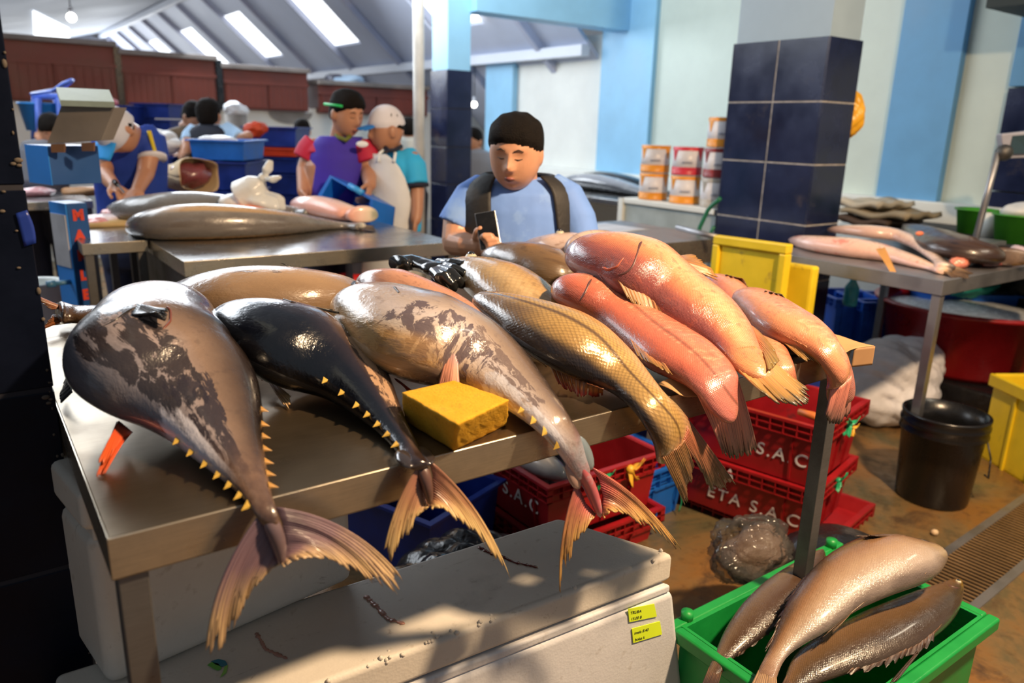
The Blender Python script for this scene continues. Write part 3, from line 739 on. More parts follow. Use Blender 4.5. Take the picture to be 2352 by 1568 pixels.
# ============ 2 black tuna
L = [(512, 733), (514, 762), (530, 795), (556, 825), (590, 862), (640, 893), (700, 912), (750, 925), (800, 950), (850, 983), (890, 1014), (915, 1042), (935, 1065), (948, 1082)]
R = [(512, 733), (528, 698), (575, 682), (640, 680), (715, 697), (780, 735), (840, 785), (880, 840), (905, 900), (925, 955), (945, 988), (962, 1020), (976, 1060)]
F2 = FishFit(L, R, [(0, TT + .075), (.15, TT + .05), (.35, TT + .006), (1, TT)], [(0, .8), (.3, .72), (.8, .66), (1, .6)], n=36, yl=.815)
mt2 = fish_mat('tuna_skin_black', [(0.0, G((6, 8, 16))), (0.35, G((12, 13, 24))), (0.5, G((40, 32, 38))), (0.64, G((92, 74, 66))), (0.8, G((98, 80, 66))), (0.9, G((58, 42, 34))), (1.0, G((24, 20, 18)))],
    tail=(.90, .97, G((26, 20, 22)), G((50, 36, 36))), head=(-.02, .16, G((24, 22, 26))),
    patch=dict(col=G((184, 150, 120)), s=(.45, .52, .88, .95), q=(-.1, .15, .6, .8), thr=.46, sc=32, st=(.6, 1.6, 1), rot=.2, op=.85), rough=.2, warp=.2, coat=.7)
t = thing('tuna', 'glossy black tuna lying between the big grey tuna and the yellow sponge', 'fish', F2.c[12] * [1, 1, 0] + UP * TT)
F2.body('body', mt2, t)
fin('tail_fin', pY(.822, [(966, 1062), (962, 1095), (972, 1130), (985, 1158)]), pY(.800, [(893, 1298), (925, 1262), (950, 1222), (970, 1190), (988, 1166)]), m_tail2, t, 18, .10, .0015, .002, .35, .008, 14, 8, bow=bw((925, 1190), (908, 1182)))
fin('tail_fin', pY(.822, [(985, 1056), (994, 1090), (994, 1125), (988, 1158)]), pY(.795, [(1165, 1305), (1130, 1262), (1080, 1215), (1040, 1180), (1010, 1160), (992, 1166)]), m_tail2, t, 18, .12, .0015, .002, .35, .008, 14, 9, bow=bw((1075, 1180), (1088, 1163)))
obj('tail_keel', MB().tube([F2.c[-6], F2.c[-2], Yp(976, 1085, .818), Yp(984, 1125, .812), Yp(988, 1162, .81)], [.004, .009, .0095, .008, .003], 12), M('brown_tail_root', G((92, 66, 58)), .3, coat=.4, vs=20), t, sub=1)
# translucent side keels at the tail root
mk = M('glossy_dark_keel', (0.035, 0.028, 0.03), 0.15, coat=.8)
obj('side_keel', MB().sphere(F2.at(.955, .9, -.004), (.030, .016, .006), 14, 8, [unit(F2.c[-1] - F2.c[-5]), F2.E[-4], F2.N[-4]]), mk, t)
obj('side_keel', MB().sphere(F2.at(.965, -.95, .0), (.028, .013, .006), 14, 8, [unit(F2.c[-1] - F2.c[-5]), F2.E[-4], F2.N[-4]]), mk, t)
pfinlets(F2, -.93, [(722, 907), (765, 928), (800, 952), (824, 974), (852, 990), (880, 1007), (906, 1025)], .0105, m_finlet, t, .003)
fin('pelvic_fin', [Zp(592, 850, TT + .045), Zp(600, 872, TT + .03)], [Zp(668, 890, TT + .014), Zp(650, 882, TT + .02), Zp(640, 878, TT + .02)], m_pelv, t, 6, .3, .001, .003, .5)
fin('pelvic_fin', [Zp(610, 868, TT + .02), Zp(630, 880, TT + .015)], [Zp(660, 935, TT + .006), Zp(672, 918, TT + .008)], m_pelv, t, 5, .2, .001, .003, .4)
skinfin('pectoral_fin', F2, [(652, 683), (668, 694)], [(778, 733), (760, 722)], m_pect, t, 6, .006, .002)
slit(F2, [(.06, .75), (.10, .4), (.11, 0), (.09, -.4)], .002, t)
eye(F2, .055, -.45, .010, t)

# ============ 3 silver tuna
L = [(790, 695), (800, 748), (832, 792), (866, 832), (900, 868), (945, 886), (1010, 890), (1080, 908), (1140, 932), (1185, 958), (1225, 985), (1262, 1012), (1290, 1045), (1308, 1075), (1322, 1100)]
R = [(790, 695), (826, 656), (880, 643), (950, 650), (1030, 678), (1100, 708), (1165, 762), (1218, 828), (1258, 882), (1290, 928), (1316, 965), (1338, 1000), (1350, 1040), (1358, 1085)]
F3 = FishFit(L, R, [(0, TT + .085), (.15, TT + .055), (.35, TT + .01), (1, TT + .002)], [(0, .8), (.3, .70), (.8, .64), (1, .55)], n=36, yl=.81)
mt3 = fish_mat('tuna_skin_silver', [(0.0, G((170, 148, 122))), (0.08, G((196, 180, 166))), (0.22, G((192, 182, 182))), (0.36, G((176, 162, 154))), (0.5, G((150, 132, 118))), (0.68, G((112, 94, 82))), (0.85, G((70, 60, 56))), (1.0, G((44, 38, 38)))],
    tail=(.86, .95, G((160, 160, 172)), G((178, 120, 128))), head=(.22, .42, G((164, 144, 126))),
    patch=[dict(col=G((88, 76, 84)), s=(.34, .42, .62, .72), q=(-1.1, -1.0, -.35, -.1), thr=.455, sc=34, st=(1.3, .5, 1), rot=.5, op=.92, di=.8), dict(col=G((104, 88, 86)), s=(.5, .56, .80, .9), q=(-.8, -.6, -.1, .1), thr=.47, sc=46, st=(.7, 1.5, 1), rot=.3, op=.8, di=.8)],
    patch2=dict(col=G((214, 216, 228)), s=(.60, .70, .93, .97), q=(-1.3, -1.2, -.62, -.45), thr=.40, sc=30, st=(.6, 2, 1), op=.8, soft=.08), rough=.22, warp=.14, coat=.5, metal=.1, speck=(G((120, 104, 98)), 80, .4), blush=[((.1, .2, .42, .52), (-1.3, -1.2, -.93, -.8), G((205, 160, 95)), .7)])
t = thing('tuna', 'silver tuna with dark streaky blotches lying behind the yellow sponge', 'fish', F3.c[12] * [1, 1, 0] + UP * TT)
F3.body('body', mt3, t)
fin('tail_fin', pY(.818, [(1335, 1080), (1330, 1120), (1345, 1155), (1368, 1180)]), pY(.797, [(1292, 1355), (1310, 1300), (1330, 1250), (1355, 1215), (1375, 1192)]), m_tail3, t, 18, .10, .0015, .002, .35, .008, 14, 11, bow=bw((1310, 1220), (1292, 1215)))
fin('tail_fin', pY(.818, [(1358, 1072), (1376, 1100), (1386, 1140), (1380, 1178)]), pY(.792, [(1558, 1252), (1530, 1235), (1490, 1205), (1440, 1180), (1400, 1165), (1385, 1185)]), m_tail3, t, 18, .12, .0015, .002, .35, .008, 14, 12, bow=bw((1460, 1165), (1468, 1148)))
mkeel = M('pink_stained_tail_root', G((176, 92, 100)), .3, coat=.5, vs=12, dirt=G((150, 150, 158)), dscale=24, dthr=.5)
obj('tail_keel', MB().tube([F3.c[-7], F3.c[-3], F3.c[-1], Yp(1352, 1110, .815), Yp(1368, 1150, .812), Yp(1380, 1190, .81)], [.004, .009, .011, .011, .010, .004], 12), mkeel, t, sub=1)
mk3 = M('translucent_grey_keel', G((120, 135, 145)), 0.12, coat=.8)
obj('side_keel', MB().sphere(F3.at(.955, .88, -.003), (.036, .013, .006), 14, 8, [unit(F3.c[-1] - F3.c[-5]), F3.E[-4], F3.N[-4]]), mk3, t)
obj('side_keel', MB().sphere(F3.at(.985, -.95, -.004), (.030, .012, .006), 14, 8, [unit(F3.c[-1] - F3.c[-5]), F3.E[-4], F3.N[-4]]), M('pale_keel', G((170, 140, 130)), .2, coat=.6), t)
pfinlets(F3, -.97, [(1190, 950), (1218, 970), (1248, 992), (1276, 1022)], .0115, m_finlet, t, .002)
skinfin('pectoral_fin', F3, [(905, 658), (915, 672)], [(1042, 714), (1020, 695)], fin_mat('grey_pectoral_fin', G((96, 88, 88)), G((120, 112, 112)), G((90, 84, 84)), (.05, .05, .055), 6), t, 6, .005, .002)
pslit(F3, [(925, 651), (890, 668), (870, 700), (868, 730)], .0026, t, M('pinkish_gill_edge', G((150, 110, 100)), .35))
fin('pelvic_fin', [Zp(905, 868, TT + .03), Zp(925, 882, TT + .02)], [Zp(965, 905, TT + .006), Zp(945, 910, TT + .006)], m_anal1, t, 6, .2, .001, .003)
fin('anal_fin', [F3.at(.50, -.8, .0), F3.at(.58, -.92, .0)], [Zp(1000, 925, TT + .02), Zp(1030, 915, TT + .03), Zp(1060, 905, TT + .035)], fin_mat('silver_pink_fin', G((170, 150, 155)), G((200, 140, 115)), G((205, 130, 100)), (0.2, .08, .06), 10), t, 8)
pslit(F3, [(880, 648), (845, 668), (825, 700), (826, 740)], .0026, t)

# ============ 4 tan tuna lying crosswise at the back
L = [(828, 672), (800, 712), (740, 735), (660, 745), (560, 748), (470, 745), (400, 742), (330, 742), (260, 742), (205, 750), (155, 738), (138, 735)]
R = [(828, 672), (812, 648), (760, 626), (690, 612), (600, 608), (520, 612), (450, 628), (390, 652), (330, 680), (262, 700), (200, 702), (155, 702), (136, 706)]
F4 = FishFit(L, R, [(0, TT + .01), (1, TT + .01)], [(0, .75), (.3, .62), (.8, .55), (1, .5)], n=34)
mt4 = fish_mat('tuna_skin_tan', [(0.0, G((120, 98, 76))), (0.3, G((168, 138, 104))), (0.55, G((186, 152, 112))), (0.72, G((150, 124, 98))), (0.86, G((80, 64, 52))), (1.0, G((30, 26, 24)))],
    tail=(.50, .72, G((58, 44, 34)), G((88, 66, 46))), head=(-.02, .1, G((160, 132, 100))),
    patch=dict(col=G((86, 68, 52)), s=(.25, .4, .8, .9), q=(-.6, -.3, .8, 1.), thr=.5, sc=22, st=(.5, 1.6, 1), op=.7), rough=.26, coat=.5, warp=.18)
t = thing('tuna', 'tan tuna lying crosswise behind the big grey and black tuna, its tail by the pillar', 'fish', F4.c[12] * [1, 1, 0] + UP * TT)
F4.body('body', mt4, t)
m_tail4 = fin_mat('orange_brown_tail', G((110, 60, 30)), G((150, 85, 40)), G((90, 55, 30)), (0.04, 0.02, 0.01), 14)
fin('tail_fin', [F4.c[-2] + UP * .012, F4.c[-1] + UP * .012], [F4.c[-1] + np.array([-.085, .03, .07]), F4.c[-1] + np.array([-.035, 0, .035]), F4.c[-1] + np.array([-.015, 0, .01])], m_tail4, t, 10, .1, .0012, .003, .2)
fin('tail_fin', [F4.c[-2] - UP * .008, F4.c[-1] - UP * .005], [F4.c[-1] + np.array([-.07, -.08, -.022]), F4.c[-1] + np.array([-.03, -.035, -.01]), F4.c[-1] + np.array([-.012, 0, 0])], m_tail4, t, 10, .1, .0012, .003, .2)
flap('pectoral_fin', F4, [(.18, .45), (.20, .62)], [(.42, .62), (.36, .72)], m_pect, t, 6, .004, .002)
slit(F4, [(.10, .9), (.15, .55), (.17, .15), (.15, -.3)], .0018, t)
eye(F4, .05, .75, .010, t)

# ============ 5 reddish headed fish tucked behind the silver tuna
m_gfin = fin_mat('grouper_fin', G((190, 125, 85)), G((175, 120, 70)), G((140, 105, 50)), (0.12, 0.06, 0.03), 12, blotch=.3)
def groundfish(name, label, L, R, zb, tr, mat, n=30, flat=.75, yl=None):
    F = FishFit(L, R, zb, tr, n=n, flat=flat, yl=yl)
    t = thing(name, label, 'fish', F.c[F.n // 3] * [1, 1, 0] + UP * zb[0][1]); b = F.body('body', mat, t); return F, t
mt5 = fish_mat('reddish_brown_skin', [(0, G((120, 86, 72))), (.4, G((188, 138, 110))), (.7, G((196, 136, 108))), (1, G((120, 78, 62)))], head=(.05, .25, G((92, 72, 66))), rough=.28, coat=.5, scales=0, speck=(G((110, 78, 66)), 50, .4))
F5, t = groundfish('grouper', 'dark nosed reddish fish wedged between the silver tuna and the black glove', [(835, 645), (842, 680), (880, 715), (960, 745), (1060, 780), (1130, 800)], [(835, 645), (858, 620), (915, 613), (968, 634), (1030, 662), (1085, 695), (1150, 760)], [(0, TT + .07), (.4, TT + .02), (1, TT + .0)], [(0, .8), (1, .6)], mt5)
slit(F5, [(.18, .8), (.24, .5), (.26, .1)], .002, t); eye(F5, .1, .45, .008, t)

# ============ 6 golden corvina
L = [(1093, 682), (1108, 712), (1150, 748), (1178, 780), (1205, 800), (1245, 830), (1290, 860), (1350, 885), (1410, 908), (1455, 940), (1480, 975), (1492, 1010), (1500, 1045)]
R = [(1093, 682), (1120, 667), (1180, 670), (1260, 688), (1330, 708), (1390, 745), (1440, 795), (1480, 845), (1522, 895), (1555, 930), (1582, 962), (1600, 1000), (1610, 1030)]
F6 = FishFit(L, R, [(0, TT + .105), (.3, TT + .045), (.55, TT + .012), (1, TT)], [(0, .7), (.3, .66), (.8, .55), (1, .35)], n=36, yl=.80)
mt6 = fish_mat('golden_corvina_skin', [(0.0, G((70, 58, 48))), (0.05, G((120, 96, 62))), (0.14, G((172, 138, 84))), (0.5, G((186, 152, 88))), (0.66, G((196, 158, 98))), (0.82, G((206, 172, 124))), (1.0, G((180, 146, 110)))],
    tail=(.86, .97, G((186, 146, 96)), G((168, 124, 88))), head=(-.02, .13, G((150, 108, 76))), scales=140, sstr=.55, lateral=(.37, .38, .41, .45, .8), rough=.26, coat=.45, metal=.15,
    blush=[((.30, .42, .80, .9), (-1.3, -1.2, -.95, -.78), G((44, 40, 44)), .85), ((.0, .12, .30, .42), (-1.3, -1.2, -.6, -.2), G((92, 76, 68)), .7)])
t = thing('corvina', 'golden scaled fish with a dark side line, between the silver tuna and the pink groupers', 'fish', F6.c[12] * [1, 1, 0] + UP * TT)
F6.body('body', mt6, t)
m_tail6 = fin_mat('corvina_tail', G((168, 118, 76)), G((150, 108, 66)), G((120, 84, 52)), (0.07, 0.035, 0.02), 20, blotch=.5)
fin('tail_fin', [F6.at(.92, -.98), F6.at(.94, -.4, .001), F6.at(.95, .1, .001)], pY(.80, [(1580, 1162), (1586, 1128), (1596, 1100), (1600, 1075)]), m_tail6, t, 16, .08, .0016, .002, .4, .006, 16, 21)
fin('tail_fin', [F6.at(.95, .0, .001), F6.at(.94, .45, .001), F6.at(.92, .98)], pY(.81, [(1618, 1080), (1640, 1118), (1672, 1120), (1690, 1105)]), fin_mat('corvina_tail_pink', G((190, 112, 84)), G((160, 100, 72)), G((96, 70, 54)), (0.06, 0.03, 0.02), 16, blotch=.4), t, 16, .05, .0016, .002, .25, .006, 16, 22)
fin('anal_fin', [Zp(1262, 838, TT + .035), Zp(1330, 872, TT + .03), Zp(1385, 893, TT + .03)], [Zp(1285, 888, TT + .004), Zp(1330, 915, TT + .004), Zp(1380, 910, TT + .004)], fin_mat('spiny_red_fin', G((120, 70, 40)), G((190, 120, 60)), G((200, 70, 50)), (0.03, 0.012, 0.02), 12), t, 10, .15, .003, .0015, .5, .004, 10, 23)
fin('pelvic_fin', [Zp(1200, 795, TT + .05), Zp(1215, 812, TT + .03)], [Zp(1272, 832, TT + .012), Zp(1255, 842, TT + .01)], m_pelv, t, 6, .1, .001, .003)
slit(F6, [(.06, .8), (.11, .45), (.13, .05), (.11, -.4)], .002, t)
fin('dorsal_fin', [F6.at(.12, .93), F6.at(.2, .95), F6.at(.3, .97)], [F6.at(.17, 1.02, .008), F6.at(.25, 1.03, .01), F6.at(.33, .99, .004)], m_gfin, t, 8, .1, .001)

# ============ 7, 8, 9  pile behind
mt7 = fish_mat('yellow_brown_skin', [(0, G((140, 118, 84))), (.35, G((196, 166, 120))), (.6, G((176, 140, 84))), (.85, G((130, 104, 66))), (1, G((120, 110, 96)))], head=(.0, .12, G((170, 140, 112))), rough=.26, coat=.6, scales=80, sstr=.2, speck=(G((120, 90, 50)), 40, .4))
F7, t = groundfish('grouper', 'shiny yellow brown fish with its head under the black glove', [(1035, 598), (1055, 635), (1085, 672), (1130, 715), (1190, 760), (1240, 800)], [(1035, 598), (1070, 588), (1130, 589), (1190, 602), (1240, 632), (1275, 668), (1300, 700), (1340, 760)], [(0, TT + .08), (.4, TT + .03), (1, TT)], [(0, .8), (1, .6)], mt7)
eye(F7, .22, .25, .016, t); slit(F7, [(.3, .9), (.36, .5), (.38, .0), (.35, -.5)], .002, t)
mt8 = fish_mat('brown_grouper_skin', [(0, G((96, 76, 52))), (.5, G((128, 98, 62))), (.8, G((134, 100, 66))), (1, G((84, 62, 42)))], rough=.3, coat=.5, speck=(G((80, 60, 40)), 30, .6), patch=dict(col=G((188, 196, 184)), s=(.05, .12, .3, .4), q=(-.5, -.2, .4, .7), thr=.60, sc=14, op=.7, soft=.05))
F8, t = groundfish('grouper', 'plain brown grouper lying under the head of the biggest pink grouper', [(1112, 592), (1140, 620), (1200, 650), (1260, 672), (1320, 690)], [(1112, 592), (1135, 563), (1180, 553), (1240, 556), (1290, 574), (1335, 610), (1358, 660)], [(0, TT + .05), (.4, TT + .03), (1, TT + .0)], [(0, .8), (.5, .8), (1, .35)], mt8)
slit(F8, [(.3, .8), (.35, .4), (.36, 0)], .002, t)
mt9 = fish_mat('pale_brown_head_skin', [(0, G((200, 176, 166))), (.4, G((210, 186, 170))), (.65, G((160, 124, 92))), (1, G((120, 92, 66)))], rough=.26, coat=.6, speck=(G((140, 104, 80)), 36, .6))
F9, t = groundfish('grouper', 'pale cheeked brown fish at the back of the pile in front of the seated man', [(1190, 568), (1220, 580), (1265, 592), (1310, 598), (1350, 598), (1375, 590)], [(1190, 568), (1225, 546), (1275, 534), (1320, 532), (1350, 540), (1378, 562)], [(0, TT + .06), (1, TT + .05)], [(0, .8), (1, .6)], mt9)
eye(F9, .42, .1, .014, t); slit(F9, [(.5, .8), (.56, .3), (.56, -.3)], .0022, t)

# ============ pink groupers
def pink(name, extra=None, **k):
    base = dict(ramp=[(0, G((150, 84, 66))), (.12, G((196, 112, 84))), (.35, G((222, 138, 98))), (.6, G((232, 156, 116))), (.85, G((214, 132, 98))), (1, G((160, 96, 76)))], scales=300, sstr=.45, rough=.27, coat=.45, warp=.15, speck=(G((176, 92, 74)), 55, .45), patch=dict(col=G((250, 200, 160)), s=(.1, .2, .9, 1), q=(-.6, -.3, .6, .9), thr=.50, sc=70, st=(1.6, .6, 1), op=.35, soft=.12))
    base.update(k); return fish_mat(name, **base)
m_ptail = fin_mat('pink_tail_rays', G((232, 146, 124)), G((224, 140, 122)), G((170, 120, 108)), (0.10, 0.05, 0.06), 20, blotch=.15, edge=(0.02, 0.02, 0.025))
m_ptail2 = fin_mat('orange_tail_rays', G((220, 146, 100)), G((200, 140, 84)), G((150, 116, 60)), (0.14, 0.06, 0.03), 18, blotch=.25, edge=G((90, 84, 66)))
# D lies under A, between A and C
mtD = pink('pink_skin_under')
FD, t = groundfish('grouper', 'pink grouper mostly hidden under the biggest one, only its flank and bent tail showing', [(1628, 640), (1640, 680), (1680, 730), (1715, 780), (1745, 830), (1770, 870), (1785, 900)], [(1628, 640), (1650, 622), (1690, 632), (1730, 668), (1765, 720), (1795, 775), (1822, 830), (1835, 880), (1834, 905)], [(0, TT + .03), (.7, TT + .0), (1, TT)], [(0, .7), (1, .4)], mtD, yl=.82)
fin('dorsal_fin', [FD.at(.08, .6, .0), FD.at(.2, .75, .0), FD.at(.3, .8, 0)], [Zp(1672, 628, TT + .09), Zp(1705, 640, TT + .08), Zp(1722, 660, TT + .07)], m_gfin, t, 8)
fin('tail_fin', [FD.at(.97, -.9), FD.at(1, 0), FD.at(.97, .9)], [Zp(1800, 928, TT - .06), Zp(1830, 925, TT - .06), Zp(1848, 905, TT - .05)], m_ptail2, t, 10)
# B lower left
L = [(1290, 660), (1292, 690), (1320, 715), (1370, 745), (1430, 795), (1480, 838), (1525, 872), (1580, 893), (1615, 915), (1632, 945)]
R = [(1290, 660), (1300, 632), (1330, 621), (1385, 632), (1450, 672), (1520, 712), (1590, 755), (1650, 805), (1690, 845), (1706, 880), (1712, 905)]
mtB = pink('rose_pink_skin', ramp=[(0, G((150, 76, 64))), (.2, G((205, 110, 84))), (.5, G((222, 128, 100))), (.8, G((212, 120, 96))), (1, G((150, 88, 76)))], lateral=(.55, .49, .40, .36, .6), tail=(.84, .97, G((198, 122, 108)), G((190, 110, 104))), sstr=.4)
FB, t = groundfish('grouper', 'rose pink grouper between the golden fish and the biggest pink grouper', L, R, [(0, TT + .09), (.3, TT + .04), (.6, TT + .01), (1, TT)], [(0, .75), (.3, .66), (.8, .5), (1, .35)], mtB, 34, yl=.80)
fin('tail_fin', [FB.at(.90, -.98), FB.at(.91, -.4, .001), FB.at(.91, .4, .001), FB.at(.90, .98)], pY(.80, [(1672, 1046), (1695, 1052), (1725, 1050), (1752, 1034)]), m_ptail, t, 18, .07, .0018, .0025, .25, .012, 14, 31)
eye(FB, .09, .1, .010, t); pslit(FB, [(1368, 632), (1352, 650), (1345, 675), (1330, 700)], .0032, t)
fin('anal_fin', [FB.at(.62, -.93), FB.at(.72, -.95), FB.at(.8, -.95)], [FB.at(.72, -1.12, .006), FB.at(.80, -1.18, .006), FB.at(.85, -1.15, .006)], m_gfin, t, 8, .1, .001)
# A biggest
L = [(1334, 585), (1344, 620), (1375, 652), (1430, 685), (1500, 730), (1560, 765), (1610, 790), (1645, 812), (1680, 838), (1704, 870)]
R = [(1334, 585), (1345, 552), (1380, 532), (1440, 528), (1510, 548), (1565, 588), (1615, 630), (1665, 672), (1708, 722), (1728, 765), (1742, 800), (1775, 832)]
mtA = pink('orange_pink_skin', head=(.02, .16, G((190, 100, 78))), ramp=[(0, G((160, 84, 66))), (.14, G((178, 100, 80))), (.3, G((212, 140, 98))), (.5, G((238, 176, 128))), (.75, G((230, 150, 112))), (.92, G((216, 132, 104))), (1, G((180, 104, 84)))], tail=(.88, .98, G((216, 142, 98)), G((220, 150, 100))),
    blush=[((.12, .3, .85, .95), (-1.3, -1.1, -.85, -.6), G((130, 76, 86)), .55)])
FA, t = groundfish('grouper', 'biggest orange pink grouper, lying on top of the pile with its eye showing', L, R, [(0, TT + .135), (.3, TT + .085), (.6, TT + .05), (1, TT + .02)], [(0, .75), (.3, .66), (.8, .55), (1, .4)], mtA, 36, yl=.82)
fin('tail_fin', [FA.at(.92, -.98), FA.at(.93, -.4, .001), FA.at(.93, .4, .001), FA.at(.92, .98)], [Zp(1748, 922, TT - .0), Zp(1772, 935, TT - .01), Zp(1810, 945, TT - .015), Zp(1850, 952, TT - .02), Zp(1852, 905, TT - .015)], m_ptail2, t, 18, .08, .0018, .0025, .3, .014, 14, 33, normal=UP)
eye(FA, .10, .45, .012, t); pslit(FA, [(1492, 545), (1470, 560), (1466, 590), (1452, 622), (1425, 650), (1400, 660)], .0036, t)
pslit(FA, [(1432, 592), (1418, 612), (1395, 628), (1372, 634)], .003, t, M('cheek_crease', G((170, 88, 66)), .35))
slit(FA, [(.012, -.4), (.05, -.62), (.09, -.78)], .003, t, M('dark_lip', G((110, 44, 50)), .3), 'mouth')
# raised pectoral fins
fin('pectoral_fin', [FA.at(.33, .80, -.004), FA.at(.40, .98, -.01)], [Zp(1640, 640, TT + .12), Zp(1622, 612, TT + .145), Zp(1585, 582, TT + .16)], fin_mat('brown_pink_fin', G((205, 120, 90)), G((150, 86, 66)), G((170, 120, 50)), (0.12, 0.05, 0.04), 10), t, 10, .05, .001, .002, .1, .01)
fin('pectoral_fin', [FA.at(.36, -.93, -.006), FA.at(.42, -1.0, -.008)], [Zp(1540, 748, TT + .05), Zp(1505, 735, TT + .06), Zp(1480, 715, TT + .06)], fin_mat('purple_edge_fin', G((190, 110, 90)), G((120, 62, 66)), G((150, 130, 40)), (0.06, 0.02, 0.04), 10), t, 10, .05, .001, .002, .1, .01)
fin('anal_fin', [FA.at(.90, .93, 0), FA.at(.80, .97, 0)], [Zp(1768, 835, TT + .05), Zp(1790, 820, TT + .045), Zp(1780, 790, TT + .05), Zp(1750, 762, TT + .06)], fin_mat('rounded_brown_fin', G((200, 120, 80)), G((150, 104, 60)), G((140, 115, 60)), (0.08, 0.05, 0.02), 12), t, 12, .03, .001, .003, .1, .01)
fin('dorsal_fin', [FA.at(.45, -.97, -.004), FA.at(.6, -.97, -.004), FA.at(.75, -.97, -.004)], [FA.at(.52, -1.18, -.012), FA.at(.66, -1.22, -.012), FA.at(.80, -1.12, -.012)], m_gfin, t, 14, .08, .0012)
# C, bent over the table end
L = [(1690, 678), (1702, 712), (1728, 748), (1760, 778), (1800, 800), (1850, 815), (1882, 825), (1892, 850), (1898, 885), (1898, 925)]
R = [(1690, 678), (1712, 660), (1755, 656), (1800, 678), (1850, 712), (1900, 752), (1935, 790), (1955, 830), (1966, 880), (1966, 925)]
mtC = pink('salmon_pink_skin', ramp=[(0, G((190, 120, 86))), (.25, G((214, 150, 108))), (.5, G((214, 144, 112))), (.8, G((206, 130, 104))), (1, G((160, 98, 80)))], tail=(.80, .95, G((176, 120, 116)), G((190, 128, 112))), sstr=.2)
FC, t = groundfish('grouper', 'salmon pink grouper bent down over the end of the steel table', L, R, [(0, TT + .02), (.60, TT + .01), (1, TT)], [(0, .75), (.3, .62), (.8, .5), (1, .32)], mtC, 36, yl=.815)
fin('tail_fin', [FC.at(.90, -.98), FC.at(.91, -.4, .001), FC.at(.91, .4, .001), FC.at(.90, .98)], pY(.805, [(1902, 955), (1915, 972), (1938, 974), (1958, 950)]), m_ptail, t, 16, .05, .0012, .003, .15, .008, 12, 35)
slit(FC, [(.10, .9), (.14, .5), (.16, 0), (.13, -.5)], .002, t)
fin('dorsal_fin', [FC.at(.14, .85), FC.at(.2, .92), FC.at(.3, .93)], [Zp(1762, 664, TT + .10), Zp(1795, 676, TT + .09), Zp(1818, 700, TT + .08)], fin_mat('olive_fin', G((190, 120, 90)), G((120, 100, 60)), G((110, 100, 60)), (.05, .04, .02), 8), t, 8)
fin('anal_fin', [FC.at(.62, -.95), FC.at(.70, -.97), FC.at(.76, -.97)], [Zp(1840, 826, TT + .012), Zp(1872, 830, TT + .006), Zp(1888, 842, TT - .0)], m_gfin, t, 10)
# ================================================================== CRATES, BOXES AND PROPS NEAR THE TABLE
def crate(name, label, ox, oy, oz, deg, lx, ly, h, mat, group=None, rim=.018, rimh=.055, taper=.02, cat='crate', solidrim=False, ribs=True):
    """open stacking crate; local x = long side, y = depth, origin at one bottom corner"""
    fr = frame(ox, oy, oz, deg); t = thing(name, label, cat, fr(lx / 2, ly / 2, 0), group)
    tp = taper; w = .006; b = MB()
    def slab(p): b.hexa([fr(*q) for q in p])
    z0, z1 = 0.0, h
    o0 = [(tp, tp), (lx - tp, tp), (lx - tp, ly - tp), (tp, ly - tp)]; o1 = [(0, 0), (lx, 0), (lx, ly), (0, ly)]
    i0 = [(tp + w, tp + w), (lx - tp - w, tp + w), (lx - tp - w, ly - tp - w), (tp + w, ly - tp - w)]; i1 = [(w, w), (lx - w, w), (lx - w, ly - w), (w, ly - w)]
    for k in range(4):
        m = (k + 1) % 4
        slab([(*o0[k], z0), (*o0[m], z0), (*i0[m], z0 + w), (*i0[k], z0 + w), (*o1[k], z1), (*o1[m], z1), (*i1[m], z1), (*i1[k], z1)])
    b.hexa([fr(*q, z) for z in (z0, z0 + w) for q in o0])
    obj('body', b, mat, t, smooth=False)
    r = MB(); R_ = rim
    for (x0, x1, y0, y1) in ((-R_, lx + R_, -R_, 0), (-R_, lx + R_, ly, ly + R_), (-R_, 0, 0, ly), (lx, lx + R_, 0, ly)):
        r.box(x0, x1, y0, y1, h - .008, h + .002, fr)
        if solidrim: r.box(x0, x1, y0, y1, h - rimh, h - .006, fr)
    if ribs and not solidrim:
        n = int(lx / .045)
        for k in range(n + 1):
            x = -R_ + (lx + 2 * R_ - .003) * k / n
            r.box(x, x + .003, -R_, 0, h - rimh, h - .006, fr); r.box(x, x + .003, ly, ly + R_, h - rimh, h - .006, fr)
        n = int(ly / .045)
        for k in range(n + 1):
            y = (ly - .003) * k / n
            r.box(-R_, 0, y, y + .003, h - rimh, h - .006, fr); r.box(lx, lx + R_, y, y + .003, h - rimh, h - .006, fr)
        for zz in (h - rimh, h - rimh * .55):
            r.box(-R_, lx + R_, -R_, -R_ + .003, zz, zz + .004, fr); r.box(lx + R_ - .003, lx + R_, -R_, ly + R_, zz, zz + .004, fr); r.box(-R_, -R_ + .003, -R_, ly + R_, zz, zz + .004, fr)
            r.box(-R_, lx + R_, 0.0, 0.002, zz, zz + .004, fr)
    obj('rim', r, mat, t, smooth=False)
    if ribs:
        for k in (1, 5):
            x = lx * k / 6; g = MB().hexa([fr(x - .004, tp - .008, .01), fr(x + .004, tp - .008, .01), fr(x + .004, tp + .002, .01), fr(x - .004, tp + .002, .01), fr(x - .004, -.004, h - rimh), fr(x + .004, -.004, h - rimh), fr(x + .004, .004, h - rimh), fr(x - .004, .004, h - rimh)])
            obj('side_rib', g, mat, t, smooth=False)
        for k in (1, 2, 3):
            y = ly * k / 4; g = MB().hexa([fr(lx - tp - .002, y - .003, .01), fr(lx - tp + .008, y - .003, .01), fr(lx - tp + .008, y + .003, .01), fr(lx - tp - .002, y + .003, .01), fr(lx - .004, y - .003, h - rimh), fr(lx + .006, y - .003, h - rimh), fr(lx + .006, y + .003, h - rimh), fr(lx - .004, y + .003, h - rimh)])
            obj('side_rib', g, mat, t, smooth=False)
    return t, fr
